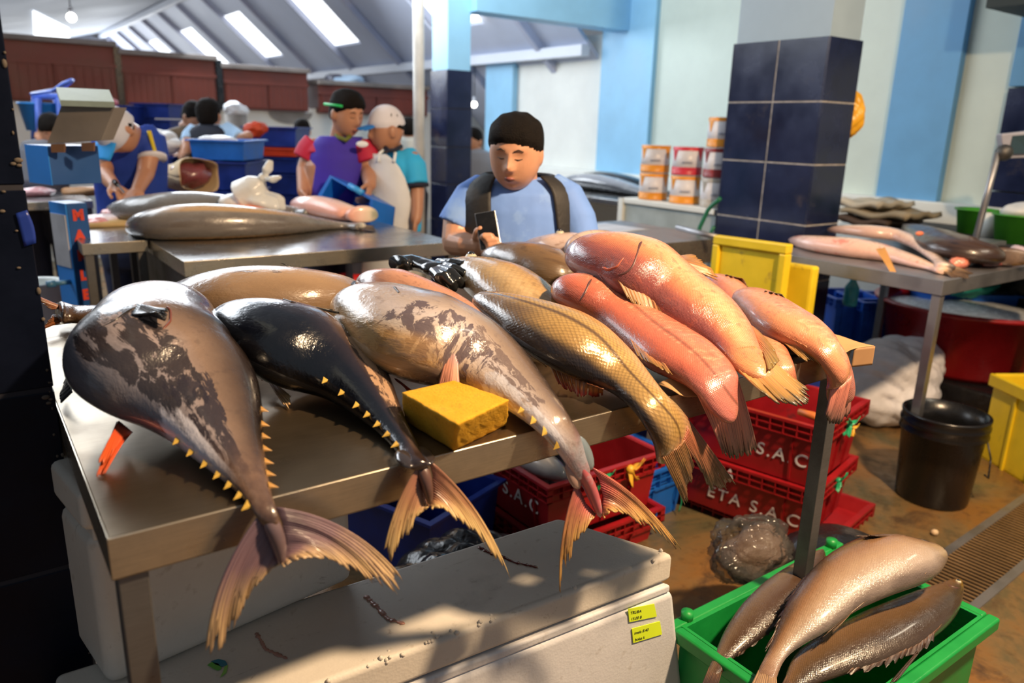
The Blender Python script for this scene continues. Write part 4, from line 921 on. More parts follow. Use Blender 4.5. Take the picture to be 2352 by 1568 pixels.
m_ribg = M('green_plastic_ribbon', (0.02, 0.36, 0.16), .35, bump=.4, bs=30); m_riby = M('yellow_plastic_ribbon', (0.75, 0.42, 0.04), .4, bump=.4, bs=30)
def knot(P, mat, parent, s=.03, name='ribbon_knot', seed=0):
    r_ = random.Random(seed); mb = MB(); P = np.asarray(P)
    for k in range(5):
        a = r_.uniform(0, 6.28); d = np.array([math.cos(a) * .6, math.sin(a) * .3, -abs(r_.uniform(.3, 1))]) if k > 1 else np.array([r_.uniform(-1, 1), -.3, .5])
        d = unit(d) * s; sd = unit(np.cross(d, UP + .1)) * s * .35
        mb.grid(lambda u, v, d=d, sd=sd: P + d * v + sd * (u - .5) * (1.2 - .5 * v) + UP * s * .12 * math.sin(5 * v + 3 * u) - np.array([.004, .006, 0]) * math.sin(3 * v), 3, 6)
    mb.sphere(P, s * .28, 8, 6)
    return obj(name, mb, mat, parent, solid=.0012)

# red crates by the table leg: text side faces the hall (-x)
RA = (2.30, 1.36)
def redcrate(label, z, h, ax, ay, deg, ly, lx, lines, nm='fish_crate', rib=None, shift=0.0, tsz=.055):
    # local x runs away along the text side: use a frame turned 90+deg so local -y faces the text side
    # corner nearest the camera at (ax, ay)
    fr0 = frame(ax, ay, z, deg)
    o = fr0(0, ly, 0)
    t, fr = crate(nm, label, o[0], o[1], o[2], deg - 90, ly, lx, h, m_redp, 'red fish crates with white lettering')
    dx = np.array(fr(1, 0, 0)) - np.array(fr(0, 0, 0)); dy = np.array(fr(0, 1, 0)) - np.array(fr(0, 0, 0)); nrm = -dy
    tp = .02
    for (s_, xs, zz, sz, onrim) in lines:
        k = zz / h; base = np.array(fr(xs, tp * (1 - k), zz)) + nrm * (.003 if not onrim else .0205)
        upv = unit(np.array(fr(0, -tp, h)) - np.array(fr(0, 0, 0))) if not onrim else UP
        text_obj('lettering', s_, sz, base, dx, upv, m_letter, t, .0006, shear=.12, space=1.25, thick=.0004)
    return t, fr
tA, frA = redcrate('top red crate of the stack behind the table leg, an orange strip across its rim', .265, .235, 2.27, 1.325, 12, .60, .40, [('A S.A.C', .29, .07, .068, False), ('ETA', .06, .19, .05, True)])
knot(np.array(frA(.60 + .02, .20, .20)), m_ribg, tA, .045, seed=1); knot(np.array(frA(.60 + .025, .225, .18)), m_riby, tA, .03, seed=2)
tB, frB = redcrate('middle red crate of the stack by the table leg, white letters on two rows', .045, .215, 2.285, 1.335, 13, .60, .40, [('ETA', .20, .165, .055, True), ('ETA S.A.C', .20, .05, .068, False)])
knot(np.array(frB(.60 + .02, .20, .19)), m_ribg, tB, .045, seed=3)
tC, frC = redcrate('lowest red crate of the stack by the table leg, only its end showing', 0.0, .05, 2.33, 1.30, 10, .60, .45, [])
knot(np.array(frC(.60 + .02, .12, .05)), m_ribg, tC, .05, seed=4)
m_orng = M('orange_scrap', (0.6, 0.16, 0.03), .5)
P0, P1 = Zp(1835, 945, .50), Zp(1900, 972, .49)
tag(obj('fish_scrap', MB().tube([P0, (P0 + P1) / 2 + UP * .006, P1], [.012, .015, .006], 10), m_orng), 'orange strip of fish lying across the rim of the red crate', 'fish scrap')
# red crates under the middle of the table
tD, frD = redcrate('red crate with yellow ribbon standing under the table behind the forked tails', .14, .21, 1.41, 1.72, 0, .48, .50, [('ETA S.A.C', .02, .075, .075, False)])
knot(np.array(frD(.48 + .02, .34, .19)), m_riby, tD, .06, seed=5); knot(np.array(frD(.48 + .02, .22, .19)), m_ribg, tD, .045, seed=6)
tE, frE = redcrate('lower red crate under the one with the yellow ribbon', 0.0, .135, 1.42, 1.71, 0, .48, .50, [])
# fish snout lying in the crate
P = Zp(1240, 1065, .37)
mb = MB(); 
tag(obj('grey_fish', MB().sphere(P + np.array([.02, .06, -.01]), (.055, .17, .045), 18, 12), M('grey_fish_skin', (0.30, 0.29, 0.29), .25, coat=.5, bump=.2, bs=30)), 'grey fish snout resting in the red crate under the table', 'fish')
# blue crates under the table
t, fr = crate('fish_crate', 'blue crate on the floor between the red crates, a green string down its side', 1.955, 1.80, 0, 3, .22, .28, .225, m_bluep, 'blue fish crates', rimh=.07)
st = MB(); g0 = np.array(fr(.17, -.022, .22)); st.tube([g0 + np.array([.008 * math.sin(k * .9), -.002, -.018 * k]) for k in range(12)], .0022, 6)
obj('green_string', st, m_ribg, t)
crate('fish_crate', 'taller blue crate behind the one with the green string', 1.97, 2.16, .25, -4, .34, .34, .27, m_bluep, 'blue fish crates', ribs=False)
crate('fish_crate', 'blue floor crate under the taller one behind the green string', 1.98, 2.17, 0, -4, .33, .33, .245, m_bluep, 'blue fish crates', ribs=False)
t, fr = crate('fish_crate', 'dark blue crate standing under the table behind the white foam lid', 1.02, 1.80, 0, 20, .36, .5, .30, m_dbluep, 'blue fish crates', ribs=False)
# dark bin bag heap behind the foam boxes
def blob(P, r, seed, mat, name, label, cat, n=28, m=18, amp=.25, fq=3.0, parent=None, kind=None, squash=None, sub=0, crumple=0.0):
    if crumple: n, m = 72, 48
    rs = np.random.RandomState(seed); W = rs.normal(size=(6, 3)) * fq; ph = rs.uniform(0, 6.28, 6)
    def fn(q, p):
        k = sum(math.sin(W[i] @ q + ph[i]) for i in range(6)) / 6
        k2 = abs(math.sin(W[0] @ q * 2.3 + ph[1])) ** .6 - .5
        k3 = sum(abs(math.sin(W[i] @ q * 1.3 + 3 * k + ph[5 - i])) ** .7 - .55 for i in range(1, 4)) / 3 if crumple else 0
        return p * (1 + amp * k + amp * .35 * k2 + crumple * k3)
    mb = MB().sphere(P, r, n, m, fn=fn)
    o = obj(name, mb, mat, parent, sub=sub)
    if parent is None: tag(o, label, cat, kind=kind)
    return o
m_binbag = M('black_bin_liner', (0.012, 0.012, 0.014), .25, bump=.8, bs=16)
blob((.95, 1.52, .18), (.26, .16, .20), 3, m_binbag, 'bin_bag', 'black bin bag slumped under the table behind the foam box', 'bag', amp=.2, crumple=.12)
blob((1.98, 1.05, .14), (.24, .20, .17), 4, m_binbag, 'bin_bag', 'black bin bag on the floor below the stack of red crates', 'bag', amp=.2)
m_film = M('clear_plastic_film', (0.07, 0.066, 0.062), .12, bump=.9, bs=12, alpha=.45)
blob(Zp(1722, 1258, .30), (.12, .08, .085), 8, m_film, 'plastic_bag', 'crumpled clear plastic bag stuffed below the red crates beside the green crate', 'bag', amp=.4, fq=4, crumple=.22)
blob(Zp(1735, 1268, .26), (.12, .07, .075), 11, M('pale_fish_waste', (0.30, 0.2, 0.15), .4, bump=.5), 'fish_waste', 'brownish fish waste wrapped in the clear plastic bag', 'waste', amp=.3)

# ---------------------------------------------------------- polystyrene boxes
def lipbox(t, q, z0, z1, mat, name, bev=.012, ext=None):
    b = MB(); b.hexa([(*p, z0) for p in q] + [(*p, z1) for p in q]); return obj(name, b, mat, t, bevel=bev, seg=3)
q2 = [(.02, 1.0), (1.12, .943), (1.012, 1.195), (.02, 1.235)]
t = thing('foam_box', 'big white foam fish box with two yellow tape notes on its front', 'box', (.55, 1.09, 0))
def foam_mat(name, base, blood=True):
    t_ = NT(name); c = t_.coord(); n = t_.noise(c, 5, 6, .65); n2 = t_.noise(c, 40, 4)
    cc = t_.ramp(n, [(.3, tuple(x * .88 for x in base)), (.6, base), (.75, tuple(x * .8 for x in base))])
    cc = t_.mix(t_.ramp(t_.noise(t_.mapping(c, (1, 4, 1), rot=(0, 0, .4)), 7, 7, .75, 1.2), [(.62, 0), (.68, .5)]), cc, (.22, .17, .12))
    cc = t_.mix(t_.ramp(n2, [(.62, 0), (.75, .35)]), cc, (.28, .22, .15))
    v = t_.voronoi(c, 190, 'F1', 0)
    return t_.out(cc, .55, 0, t_.bump(v, .12, .002, t_.bump(t_.noise(c, 14, 5), .2, .006)), .4)
m_foam1 = foam_mat('grimy_foam', (0.66, 0.62, 0.55)); m_foam2 = foam_mat('foam_box_side', (0.66, 0.67, 0.70))
def inset(q, d):
    c = np.mean(q, axis=0); return [tuple(np.array(p) + unit(np.r_[np.array(p) - c, 0])[:2] * d) for p in q]
bq = [(.0, 1.0), (1.125, .935), (1.02, 1.20), (.0, 1.24)]; bq0 = [(-.01, 1.0), (1.235, .925), (1.13, 1.24), (-.01, 1.24)]
bb_ = MB().hexa([(*p, 0) for p in bq0] + [(*p, .515) for p in bq]); obj('body', bb_, m_foam2, t, bevel=.018, seg=3)
lipbox(t, inset(bq, -.012), .51, .53, m_foam2, 'lower_rim', .006)
ld = MB(); nx, ny = 44, 10; rs_ = np.random.RandomState(2)
lipbox(t, q2, .534, .60, m_foam1, 'lid', .012)
# bites and crumbs along the lid edge
cr = MB(); rs_ = np.random.RandomState(4)
for k in range(120):
    u = rs_.rand(); e = np.array(q2[0]) * (1 - u) + np.array(q2[1]) * u
    if not (.38 < u < .62 or rs_.rand() < .18): continue
    cr.sphere((e[0] + rs_.normal() * .004, e[1] + .001 + abs(rs_.normal()) * .008, .598 + rs_.normal() * .0015 - .004 * (rs_.rand() < .4)), rs_.uniform(.002, .005), 7, 5)
obj('foam_crumbs', cr, m_foam1, t, kind='stuff')
def stain(name, px, z, r, mat, parent, yoff=0):
    mb = MB(); P = [Zp(a, b, z + .0012) for a, b in px]
    for a, b in zip(P[:-1], P[1:]):
        pass
    S = resample(P, 40); n = len(S); T_ = np.gradient(S, axis=0); rs = np.random.RandomState(len(px)); ww = r * (0.5 + rs.rand(n)); ww[0] = ww[-1] = r * .2
    vs = []
    for i in range(n):
        nn = unit(np.cross(T_[i], UP)); vs += [tuple(S[i] + nn * ww[i] * (.7 + .6 * rs.rand())), tuple(S[i] - nn * ww[i])]
    mb.add(vs, [(2 * i, 2 * i + 1, 2 * i + 3, 2 * i + 2) for i in range(n - 1)])
    return obj(name, mb, mat, parent, solid=.0006, off=1)
m_blood = M('dried_blood', (0.16, 0.035, 0.03), .15, coat=.6); m_pinkst = M('diluted_blood', (0.42, 0.22, 0.17), .3)
stain('blood_streak', [(1098, 1254), (1130, 1272), (1150, 1275), (1180, 1290), (1235, 1302)], .60, .0035, m_blood, t)
stain('blood_streak', [(838, 1366), (868, 1395), (890, 1420), (930, 1432)], .60, .004, m_pinkst, t)
stain('blood_streak', [(588, 1452), (610, 1490), (660, 1512)], .60, .003, m_pinkst, t)
# yellow tapes with pen notes on the front face
def front2(px, py, off=.002):
    a, b, c3 = np.array([*bq[0], .515]), np.array([*bq[1], .515]), np.array([*bq0[1], 0.]); nn = unit(np.cross(b - a, b - c3)); nn = nn * (1 if nn @ (CAM - a) > 0 else -1); o = b
    d = ray(px, py); k = ((o - CAM) @ nn) / (d @ nn); return CAM + d * k + nn * off
m_tape = M('fluorescent_yellow_tape', (0.70, 0.90, 0.03), .5, 0, .06); m_ink = M('black_ink', (0.02, 0.02, 0.02), .6)
for (qd, lines) in (([(1441, 1397), (1501, 1385), (1507, 1414), (1444, 1427)], ['TRUBA', '15.00 B']), ([(1450, 1442), (1514, 1425), (1519, 1455), (1453, 1475)], ['imala 8.40', 'bolsa k'])):
    P = [front2(*p, .0025) for p in qd]; P2 = [front2(*p, .0012) for p in qd]
    o = obj('tape_note', MB().hexa(P2 + P), m_tape, t, smooth=False)
    r_ = unit(P[1] - P[0]); u_ = unit(P[0] - P[3])
    for k, s_ in enumerate(lines):
        text_obj('handwriting', s_, .0098, P[3] + (P[0] - P[3]) * (.58 - .46 * k) + r_ * .004 + np.cross(r_, u_) * .0006, r_, u_, m_ink, o, .0001, shear=.3)
# small printed sticker (swirl of green, teal and blue) on the lid
def swirl(px, mat, z=.6012):
    P = [Zp(a, b, z) for a, b in px]; P = resample(P + [P[0]], 30)[:-1]
    return obj('sticker_print', MB().add([tuple(p) for p in P] + [tuple(p + UP * .0004) for p in P], [tuple(range(29))[::-1], tuple(range(29, 58))] + [(i, (i + 1) % 29, 29 + (i + 1) % 29, 29 + i) for i in range(29)]), mat, stk, smooth=False)
stk = tag(bpy.data.objects.new('sticker', None), 'small printed sticker with a green and teal swirl on the foam lid', 'sticker'); COL.objects.link(stk); stk.location = tuple(Zp(500, 1530, .6012))
swirl([(476, 1527), (486, 1520), (502, 1524), (510, 1535), (500, 1540), (488, 1534)], M('sticker_green', (0.12, 0.42, 0.06), .5))
swirl([(484, 1518), (502, 1513), (518, 1517), (523, 1526), (510, 1531), (495, 1526)], M('sticker_teal', (0.02, 0.18, 0.26), .5))
swirl([(524, 1527), (520, 1545), (505, 1556), (512, 1543), (516, 1530)], M('sticker_light_green', (0.25, 0.55, 0.10), .5))
# box under the table on top of it
q1 = [(.085, 1.146), (.520, 1.212), (.475, 1.52), (.04, 1.45)]
t = thing('foam_box', 'smaller white foam box under the table, resting on the lid of the big one', 'box', (.28, 1.3, .6))
lipbox(t, q1, .601, .86, m_foam1, 'body', .02)
lipbox(t, inset(q1, .006), .872, .935, m_foam1, 'lid', .012)
lipbox(t, inset(q1, -.01), .85, .88, m_foam1, 'lower_rim', .004)

# ---------------------------------------------------------- things on the table
def sponge():
    z = TT; Pt = [Zp(920, 900, z + .062), Zp(1043, 872, z + .062), Zp(1171, 917, z + .062), Zp(1050, 975, z + .062)]
    Pb = [Zp(928, 967, z + .001), Zp(1043, 930, z + .001), Zp(1166, 975, z + .001), Zp(1043, 1036, z + .001)]
    mb = MB(); n = 16
    def quadpt(Q, u, v): return (Q[0] * (1 - u) + Q[1] * u) * (1 - v) + (Q[3] * (1 - u) + Q[2] * u) * v
    rs = np.random.RandomState(9)
    def pt(u, v, w_):
        p = quadpt(Pb, u, v) * (1 - w_) + quadpt(Pt, u, v) * w_
        s = .0006 * math.sin(31 * u + 17 * v + 9 * w_) + .0005 * math.sin(57 * v - 23 * u + 30 * w_)
        return tuple(p + np.array([s, -s, s * .5 if w_ > .5 else 0]))
    mb.grid(lambda u, v: pt(u, v, 1), n, n); mb.grid(lambda u, v: pt(v, u, 0), n, n)
    mb.grid(lambda u, v: pt(u, 0, v), n, 8); mb.grid(lambda u, v: pt(1 - u, 1, v), n, 8); mb.grid(lambda u, v: pt(0, 1 - u, v), n, 8); mb.grid(lambda u, v: pt(1, u, v), n, 8)
    t_ = NT('yellow_sponge_foam'); c = t_.coord(); n1 = t_.noise(c, 18, 6, .7); v = t_.noise(c, 260, 3, .7)
    cc = t_.ramp(n1, [(.3, (.60, .30, .012)), (.6, (.68, .37, .03)), (.75, (.36, .20, .03))])
    cc = t_.mix(t_.ramp(v, [(.30, .55), (.42, 0)]), cc, (.28, .14, .01))
    cc = t_.mix(t_.ramp(t_.noise(c, 26, 8, .8), [(.58, 0), (.70, .45)]), cc, (.14, .1, .03))
    m_ = t_.out(cc, .85, 0, t_.bump(v, .6, .003), .2)
    o = obj('sponge', mb, m_); w_ = o.modifiers.new('w', 'WELD'); w_.merge_threshold = .0006; b_ = o.modifiers.new('b', 'BEVEL'); b_.width = .003; b_.segments = 2; b_.angle_limit = math.radians(50)
    tag(o, 'thick yellow sponge block near the edge of the steel table', 'sponge')
sponge()
m_glove = M('glossy_black_glove', (0.012, 0.013, 0.014), .16, bump=.25, bs=40, coat=.5)
def glove():
    t = thing('rubber_glove', 'black rubber glove draped over the fish pile', 'glove', Zp(1000, 620, TT + .05))
    A_ = [Zp(918, 606, TT + .100), Zp(945, 602, TT + .100), Zp(970, 608, TT + .098), Zp(996, 616, TT + .096)]
    mb = MB().tube(A_, [.034, .033, .030, .031], 18, flat=.62)
    mb.sphere(Zp(1004, 617, TT + .098), (.042, .034, .018), 18, 10, [HR, HF, UP])
    fing = [[(1008, 604, .103), (1038, 604, .112), (1062, 609, .112), (1080, 602, .114)], [(1016, 610, .104), (1044, 617, .110), (1064, 628, .102), (1076, 636, .09)], [(1012, 618, .104), (1036, 626, .108), (1052, 642, .094), (1060, 654, .08)], [(1004, 622, .10), (1022, 634, .104), (1036, 650, .088), (1042, 662, .074)], [(996, 624, .098), (1008, 638, .10), (1018, 652, .084), (1024, 662, .07)]]
    for f_ in fing: mb.tube([Zp(a, b, TT + c) for a, b, c in f_], [.0130, .0125, .0115, .0105], 12, round_=True)
    obj('glove_body', mb, m_glove, t, remesh=.0024, sm=4)
    obj('cuff_ring', MB().tube([A_[0] - unit(A_[1] - A_[0]) * .006, A_[0] + unit(A_[1] - A_[0]) * .004], [.0365, .0365], 18, flat=.62), m_glove, t)
glove()
tag(obj('finger_glove_scrap', MB().tube([Zp(1068, 655, TT + .07), Zp(1085, 672, TT + .05)], [.01, .008], 10, round_=True), m_glove), 'small black rubber scrap hanging below the glove', 'rubber scrap')
m_redc = M('red_cloth', (0.62, 0.012, 0.015), .6, bump=.4, bs=25)
c_ = Zp(796, 648, .60)
blob(c_, (.13, .07, .05), 5, m_redc, 'cloth', 'bright red cloth bunched behind the head of the tan tuna', 'cloth', amp=.25)
tag(obj('storage_crate', MB().box(c_[0] - .14, c_[0] + .14, c_[1] - .12, c_[1] + .12, 0, .572), m_dbluep, bevel=.01), 'dark blue crate behind the steel table, under the red cloth', 'crate')
# brown paper under the groupers
def sheet(name, label, cat, pts, mat, thick=.0012, nu=12, nv=8, wav=.004, parent=None, bend=None):
    P = [np.asarray(p) for p in pts]
    def fn(u, v):
        p = (P[0] * (1 - u) + P[1] * u) * (1 - v) + (P[3] * (1 - u) + P[2] * u) * v
        return p + UP * (wav * math.sin(7 * u + 3 * v) + (bend(u, v) if bend else 0))
    o = obj(name, MB().grid(fn, nu, nv), mat, parent, solid=thick)
    if parent is None: tag(o, label, cat)
    return o
sheet('kraft_paper', 'curled piece of brown paper under the rose pink grouper at the table edge', 'paper', [Zp(1510, 882, TT + .012), Zp(1602, 846, TT + .03), Yp(1626, 915, .83), Yp(1560, 906, .83)], m_paper, wav=.002)
sheet('kraft_paper', 'brown paper sheet lying under the salmon pink grouper at the table end', 'paper', [(1.28, .90, TT + .004), (1.44, .87, TT + .004), (1.50, 1.06, TT + .004), (1.30, 1.10, TT + .004)], m_paper, wav=.001)
PP = [Zp(1918, 770, TT + .008), Zp(2004, 795, TT + .0), (0, 0, 0), (0, 0, 0)]
o = thing('kraft_paper', 'stiff brown paper sticking out past the end of the steel table', 'paper', PP[0])
sheet('flat_part', '', '', [Zp(1905, 765, TT + .008), Zp(2008, 795, TT + .006), Zp(1962, 800, TT + .006), Zp(1915, 825, TT + .008)], m_paper, parent=o, wav=.001)
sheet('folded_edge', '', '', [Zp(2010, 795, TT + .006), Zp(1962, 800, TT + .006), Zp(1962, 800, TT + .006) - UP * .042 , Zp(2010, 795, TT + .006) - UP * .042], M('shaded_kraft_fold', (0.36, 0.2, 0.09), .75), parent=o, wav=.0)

# ---------------------------------------------------------- green crate with three fish
gq = frame(1.17, .945, 0, 0)
gl = .61
# local x along its back edge, local -y towards the camera
fr = gq; t = thing('fish_crate', 'green plastic crate on the floor holding three brown fish', 'crate', fr(gl / 2, -.2, 0), None)
b = MB(); W_, H_, gd = .008, .40, .36
for (x0, x1, y0, y1) in ((0, gl, -W_, 0), (0, gl, -gd, -gd + W_), (0, W_, -gd + W_, -W_), (gl - W_, gl, -gd + W_, -W_), (0, gl, -gd, 0)):
    b.box(x0, x1, y0, y1, 0 if (x0, x1, y0, y1) != (0, gl, -gd, 0) else 0, H_ if (x0, x1, y0, y1) != (0, gl, -gd, 0) else .01, fr)
obj('body', b, m_greenp, t, smooth=False)
r = MB().box(-.025, gl + .025, -.0, .028, H_ - .03, H_ + .002, fr).box(-.025, gl + .025, -gd - .028, -gd, H_ - .03, H_ + .002, fr).box(-.025, 0, -gd, 0, H_ - .03, H_ + .002, fr).box(gl, gl + .025, -gd, 0, H_ - .03, H_ + .002, fr)
obj('rim', r, m_greenp, t, bevel=.006)
obj('handle', MB().tube([fr(gl - .02, .012, H_), fr(gl - .02, .012, H_ + .022)], .014, 14), m_greenp, t)
obj('handle', MB().tube([fr(.03, .012, H_), fr(.03, .012, H_ + .02)], .014, 14), m_greenp, t)
obj('lower_lip', MB().box(gl + .0, gl + .06, -.42, .0, .0, .03, fr), m_greenp, t, bevel=.004)
# fish in the green crate
mg1 = fish_mat('brown_silver_skin', [(0, G((70, 56, 46))), (.2, G((100, 76, 58))), (.38, G((142, 108, 80))), (.58, G((168, 142, 118))), (.85, G((172, 158, 148))), (1, G((112, 100, 94)))], tail=(.86, .97, G((120, 92, 74)), G((150, 120, 100))), scales=300, sstr=.3, rough=.28, coat=.45)
mg2 = fish_mat('dark_brown_skin', [(0, G((84, 76, 70))), (.3, G((110, 92, 76))), (.6, G((78, 58, 44))), (1, G((46, 34, 28)))], scales=280, sstr=.35, rough=.3, coat=.4)
mg3 = fish_mat('bronze_scaled_skin', [(0, G((122, 94, 74))), (.25, G((122, 94, 68))), (.5, G((96, 74, 52))), (.75, G((56, 44, 36))), (1, G((70, 58, 48)))], scales=260, sstr=.4, rough=.28, coat=.45, head=(.02, .12, G((120, 84, 40))))
m_gt = fin_mat('brown_tail_rays', G((120, 90, 68)), G((70, 48, 36)), G((50, 34, 26)), (0.02, 0.012, 0.01), 14)
m_gf = fin_mat('tan_fin_rays', G((170, 140, 110)), G((150, 118, 88)), G((100, 76, 54)), (0.05, 0.03, 0.02), 10)
# left one, partly below
GL = [(1890, 1262), (1820, 1290), (1760, 1330), (1705, 1385), (1668, 1440), (1640, 1500), (1622, 1545)]
GR = [(1890, 1262), (1900, 1290), (1880, 1330), (1850, 1380), (1790, 1440), (1720, 1490), (1672, 1520), (1650, 1560)]
X2 = FishFit(GL, GR, [(0, .43), (1, .38)], [(0, .6), (1, .5)], n=26)
t = thing('fish', 'dark brown fish lying lowest in the green crate, under the shiny one', 'fish', X2.c[8] * [1, 1, 0] + UP * .40, 'brown fish in the green crate'); X2.body('body', mg2, t)
fin('tail_fin', [X2.at(.97, -.95), X2.at(.97, .95)], [Zp(1600, 1600, .40), Zp(1640, 1610, .40)], m_gt, t, 10)
fin('dorsal_fin', [X2.at(.4, .95), X2.at(.85, .95)], [X2.at(.45, 1.25), X2.at(.88, 1.3)], m_gt, t, 12, .3)
# right one
GL = [(2205, 1330), (2120, 1345), (2020, 1385), (1940, 1425), (1880, 1462), (1830, 1490), (1812, 1530), (1798, 1570)]
GR = [(2205, 1330), (2213, 1365), (2195, 1410), (2150, 1460), (2080, 1505), (2000, 1540), (1900, 1565), (1830, 1590)]
X3 = FishFit(GL, GR, [(0, .40), (1, .38)], [(0, .6), (1, .5)], n=28)
t = thing('fish', 'bronze scaled fish with a yellowish head beside the rim of the green crate', 'fish', X3.c[8] * [1, 1, 0] + UP * .38, 'brown fish in the green crate'); X3.body('body', mg3, t)
slit(X3, [(.10, .8), (.14, .4), (.15, 0), (.13, -.6)], .002, t); eye(X3, .06, .2, .007, t)
fin('tail_fin', [X3.at(.97, -.9), X3.at(.97, .9)], [Zp(1770, 1620, .40), Zp(1830, 1640, .40)], m_gt, t, 10)
fin('anal_fin', [X3.at(.45, .95), X3.at(.62, .97), X3.at(.8, .96)], [X3.at(.5, 1.22), X3.at(.68, 1.25), X3.at(.86, 1.2)], m_gt, t, 12, .35)
fin('pelvic_fin', [X3.at(.40, .92), X3.at(.46, .96)], [Zp(2060, 1560, .40), Zp(2035, 1575, .40)], m_gt, t, 8)
# top one
GL = [(2162, 1262), (2110, 1228), (2060, 1216), (2000, 1222), (1940, 1248), (1890, 1282), (1845, 1330), (1810, 1385), (1785, 1440), (1765, 1490), (1742, 1530), (1732, 1565)]
GR = [(2162, 1262), (2165, 1278), (2140, 1308), (2080, 1350), (2010, 1385), (1950, 1415), (1900, 1455), (1850, 1480), (1812, 1500), (1790, 1530), (1780, 1568)]
X1 = FishFit(GL, GR, [(0, .50), (.5, .475), (1, .42)], [(0, .65), (1, .5)], n=34)
t = thing('fish', 'shiny silver brown fish on top of the other two in the green crate', 'fish', X1.c[8] * [1, 1, 0] + UP * .45, 'brown fish in the green crate'); X1.body('body', mg1, t)
fin('tail_fin', [X1.at(.97, -.95), X1.at(.985, 0), X1.at(.97, .95)], [Zp(1690, 1640, .44), Zp(1740, 1650, .44), Zp(1790, 1640, .44)], m_gf, t, 12)
slit(X1, [(.17, -.95), (.15, -.6), (.12, -.2), (.085, .3)], .0022, t, m_black)
flap('pectoral_fin', X1, [(.22, -.55), (.20, -.35)], [(.36, -.72), (.34, -.35)], fin_mat('shaded_brown_fin', G((120, 92, 70)), G((96, 72, 52)), G((84, 62, 44)), (.03, .02, .01), 8), t, 8, .004)
fin('pelvic_fin', [X1.at(.24, .93), X1.at(.28, .96)], [Zp(2052, 1345, .49), Zp(2075, 1335, .49)], m_gf, t, 6)
fin('anal_fin', [X1.at(.50, .93, -.004), X1.at(.56, .95, -.004)], [Zp(1885, 1462, .46), Zp(1912, 1452, .46)], m_gf, t, 8)
fin('dorsal_fin', [X1.at(.45, -.95), X1.at(.65, -.96), X1.at(.85, -.95)], [X1.at(.50, -1.12), X1.at(.70, -1.2), X1.at(.9, -1.3)], m_gt, t, 14, .4)
slit(X1, [(.0, .2), (.03, .35), (.06, .6)], .002, t, M('dark_mouth', (.03, .02, .015), .4), 'mouth')
# ================================================================== PEOPLE
m_skin = M('warm_brown_skin', (0.60, 0.31, 0.19), .45, 0, .05, 20, .06, 120, sss=.1)
m_skin2 = M('tan_skin', (0.44, 0.21, 0.12), .45, 0, .06, 20)
m_hair = M('black_hair', (0.008, 0.006, 0.005), .8, 0, .4, 90, .6, 260, spec=.15)
m_lip = M('muted_lips', (0.30, 0.10, 0.085), .4); m_brow = M('dark_eyebrow', (0.03, 0.018, 0.012), .7); m_lash = M('lash_line', (0.02, 0.012, 0.01), .6)
def J(px, py, f): return Fp(px, py, f)
def axes(yaw=0, pitch=0, roll=0):
    """columns x (side), y (back of the head), z (up); yaw>0 turns the face to the picture's right-hand side"""
    a = math.radians(yaw); X = HR * math.cos(a) + HF * -math.sin(a) * -1; X = HR * math.cos(a) + HF * math.sin(a)
    Y = HF * math.cos(a) - HR * math.sin(a)
    p = math.radians(pitch); Yp_ = Y * math.cos(p) + UP * math.sin(p); Z = UP * math.cos(p) - Y * math.sin(p)
    r = math.radians(roll); X2 = X * math.cos(r) + Z * math.sin(r); Z2 = Z * math.cos(r) - X * math.sin(r)
    return [X2, Yp_, Z2]
def head_fn(s=1.0, jaw=.26, fat=1.0, detail=True):
    g = lambda v, c, w_: math.exp(-((v - c) / w_) ** 2)
    def fn(q, p):
        x, y, z = q; nn = (abs(x) ** 2.5 + abs(y) ** 2.5 + abs(z) ** 2.5) ** -.4; nn = 1 + (nn - 1) * .5; p = np.array([q[0] * .072 * fat, q[1] * .092, q[2] * .117]) * nn
        if z < -.1:
            k = (-z - .1) / .9; p[0] *= 1 - jaw * k * k; 
            if y > 0: p[1] *= 1 - .45 * k
        p[0] *= 1 - .06 * max(0, z) ** 2
        if y < 0:
            f_ = -y; p[1] *= .95
            if detail:
                d = 0
                d += .024 * g(x, 0, .15) * g(z, -.20, .13) + .012 * g(x, 0, .13) * g(z, .02, .16)
                d += .008 * g(abs(x), .14, .09) * g(z, -.27, .08)
                d -= .009 * g(abs(x), .36, .17) * g(z, .07, .11)
                d += .006 * g(abs(x), .34, .14) * g(z, .05, .055)
                d += .005 * g(abs(x), .30, .3) * g(z, .22, .09)
                d += .008 * g(x, 0, .24) * g(z, -.52, .10) - .004 * g(x, 0, .3) * g(z, -.66, .06) + .009 * g(x, 0, .28) * g(z, -.84, .12)
                p[1] -= d * f_ ** .5
        return p * s
    return fn
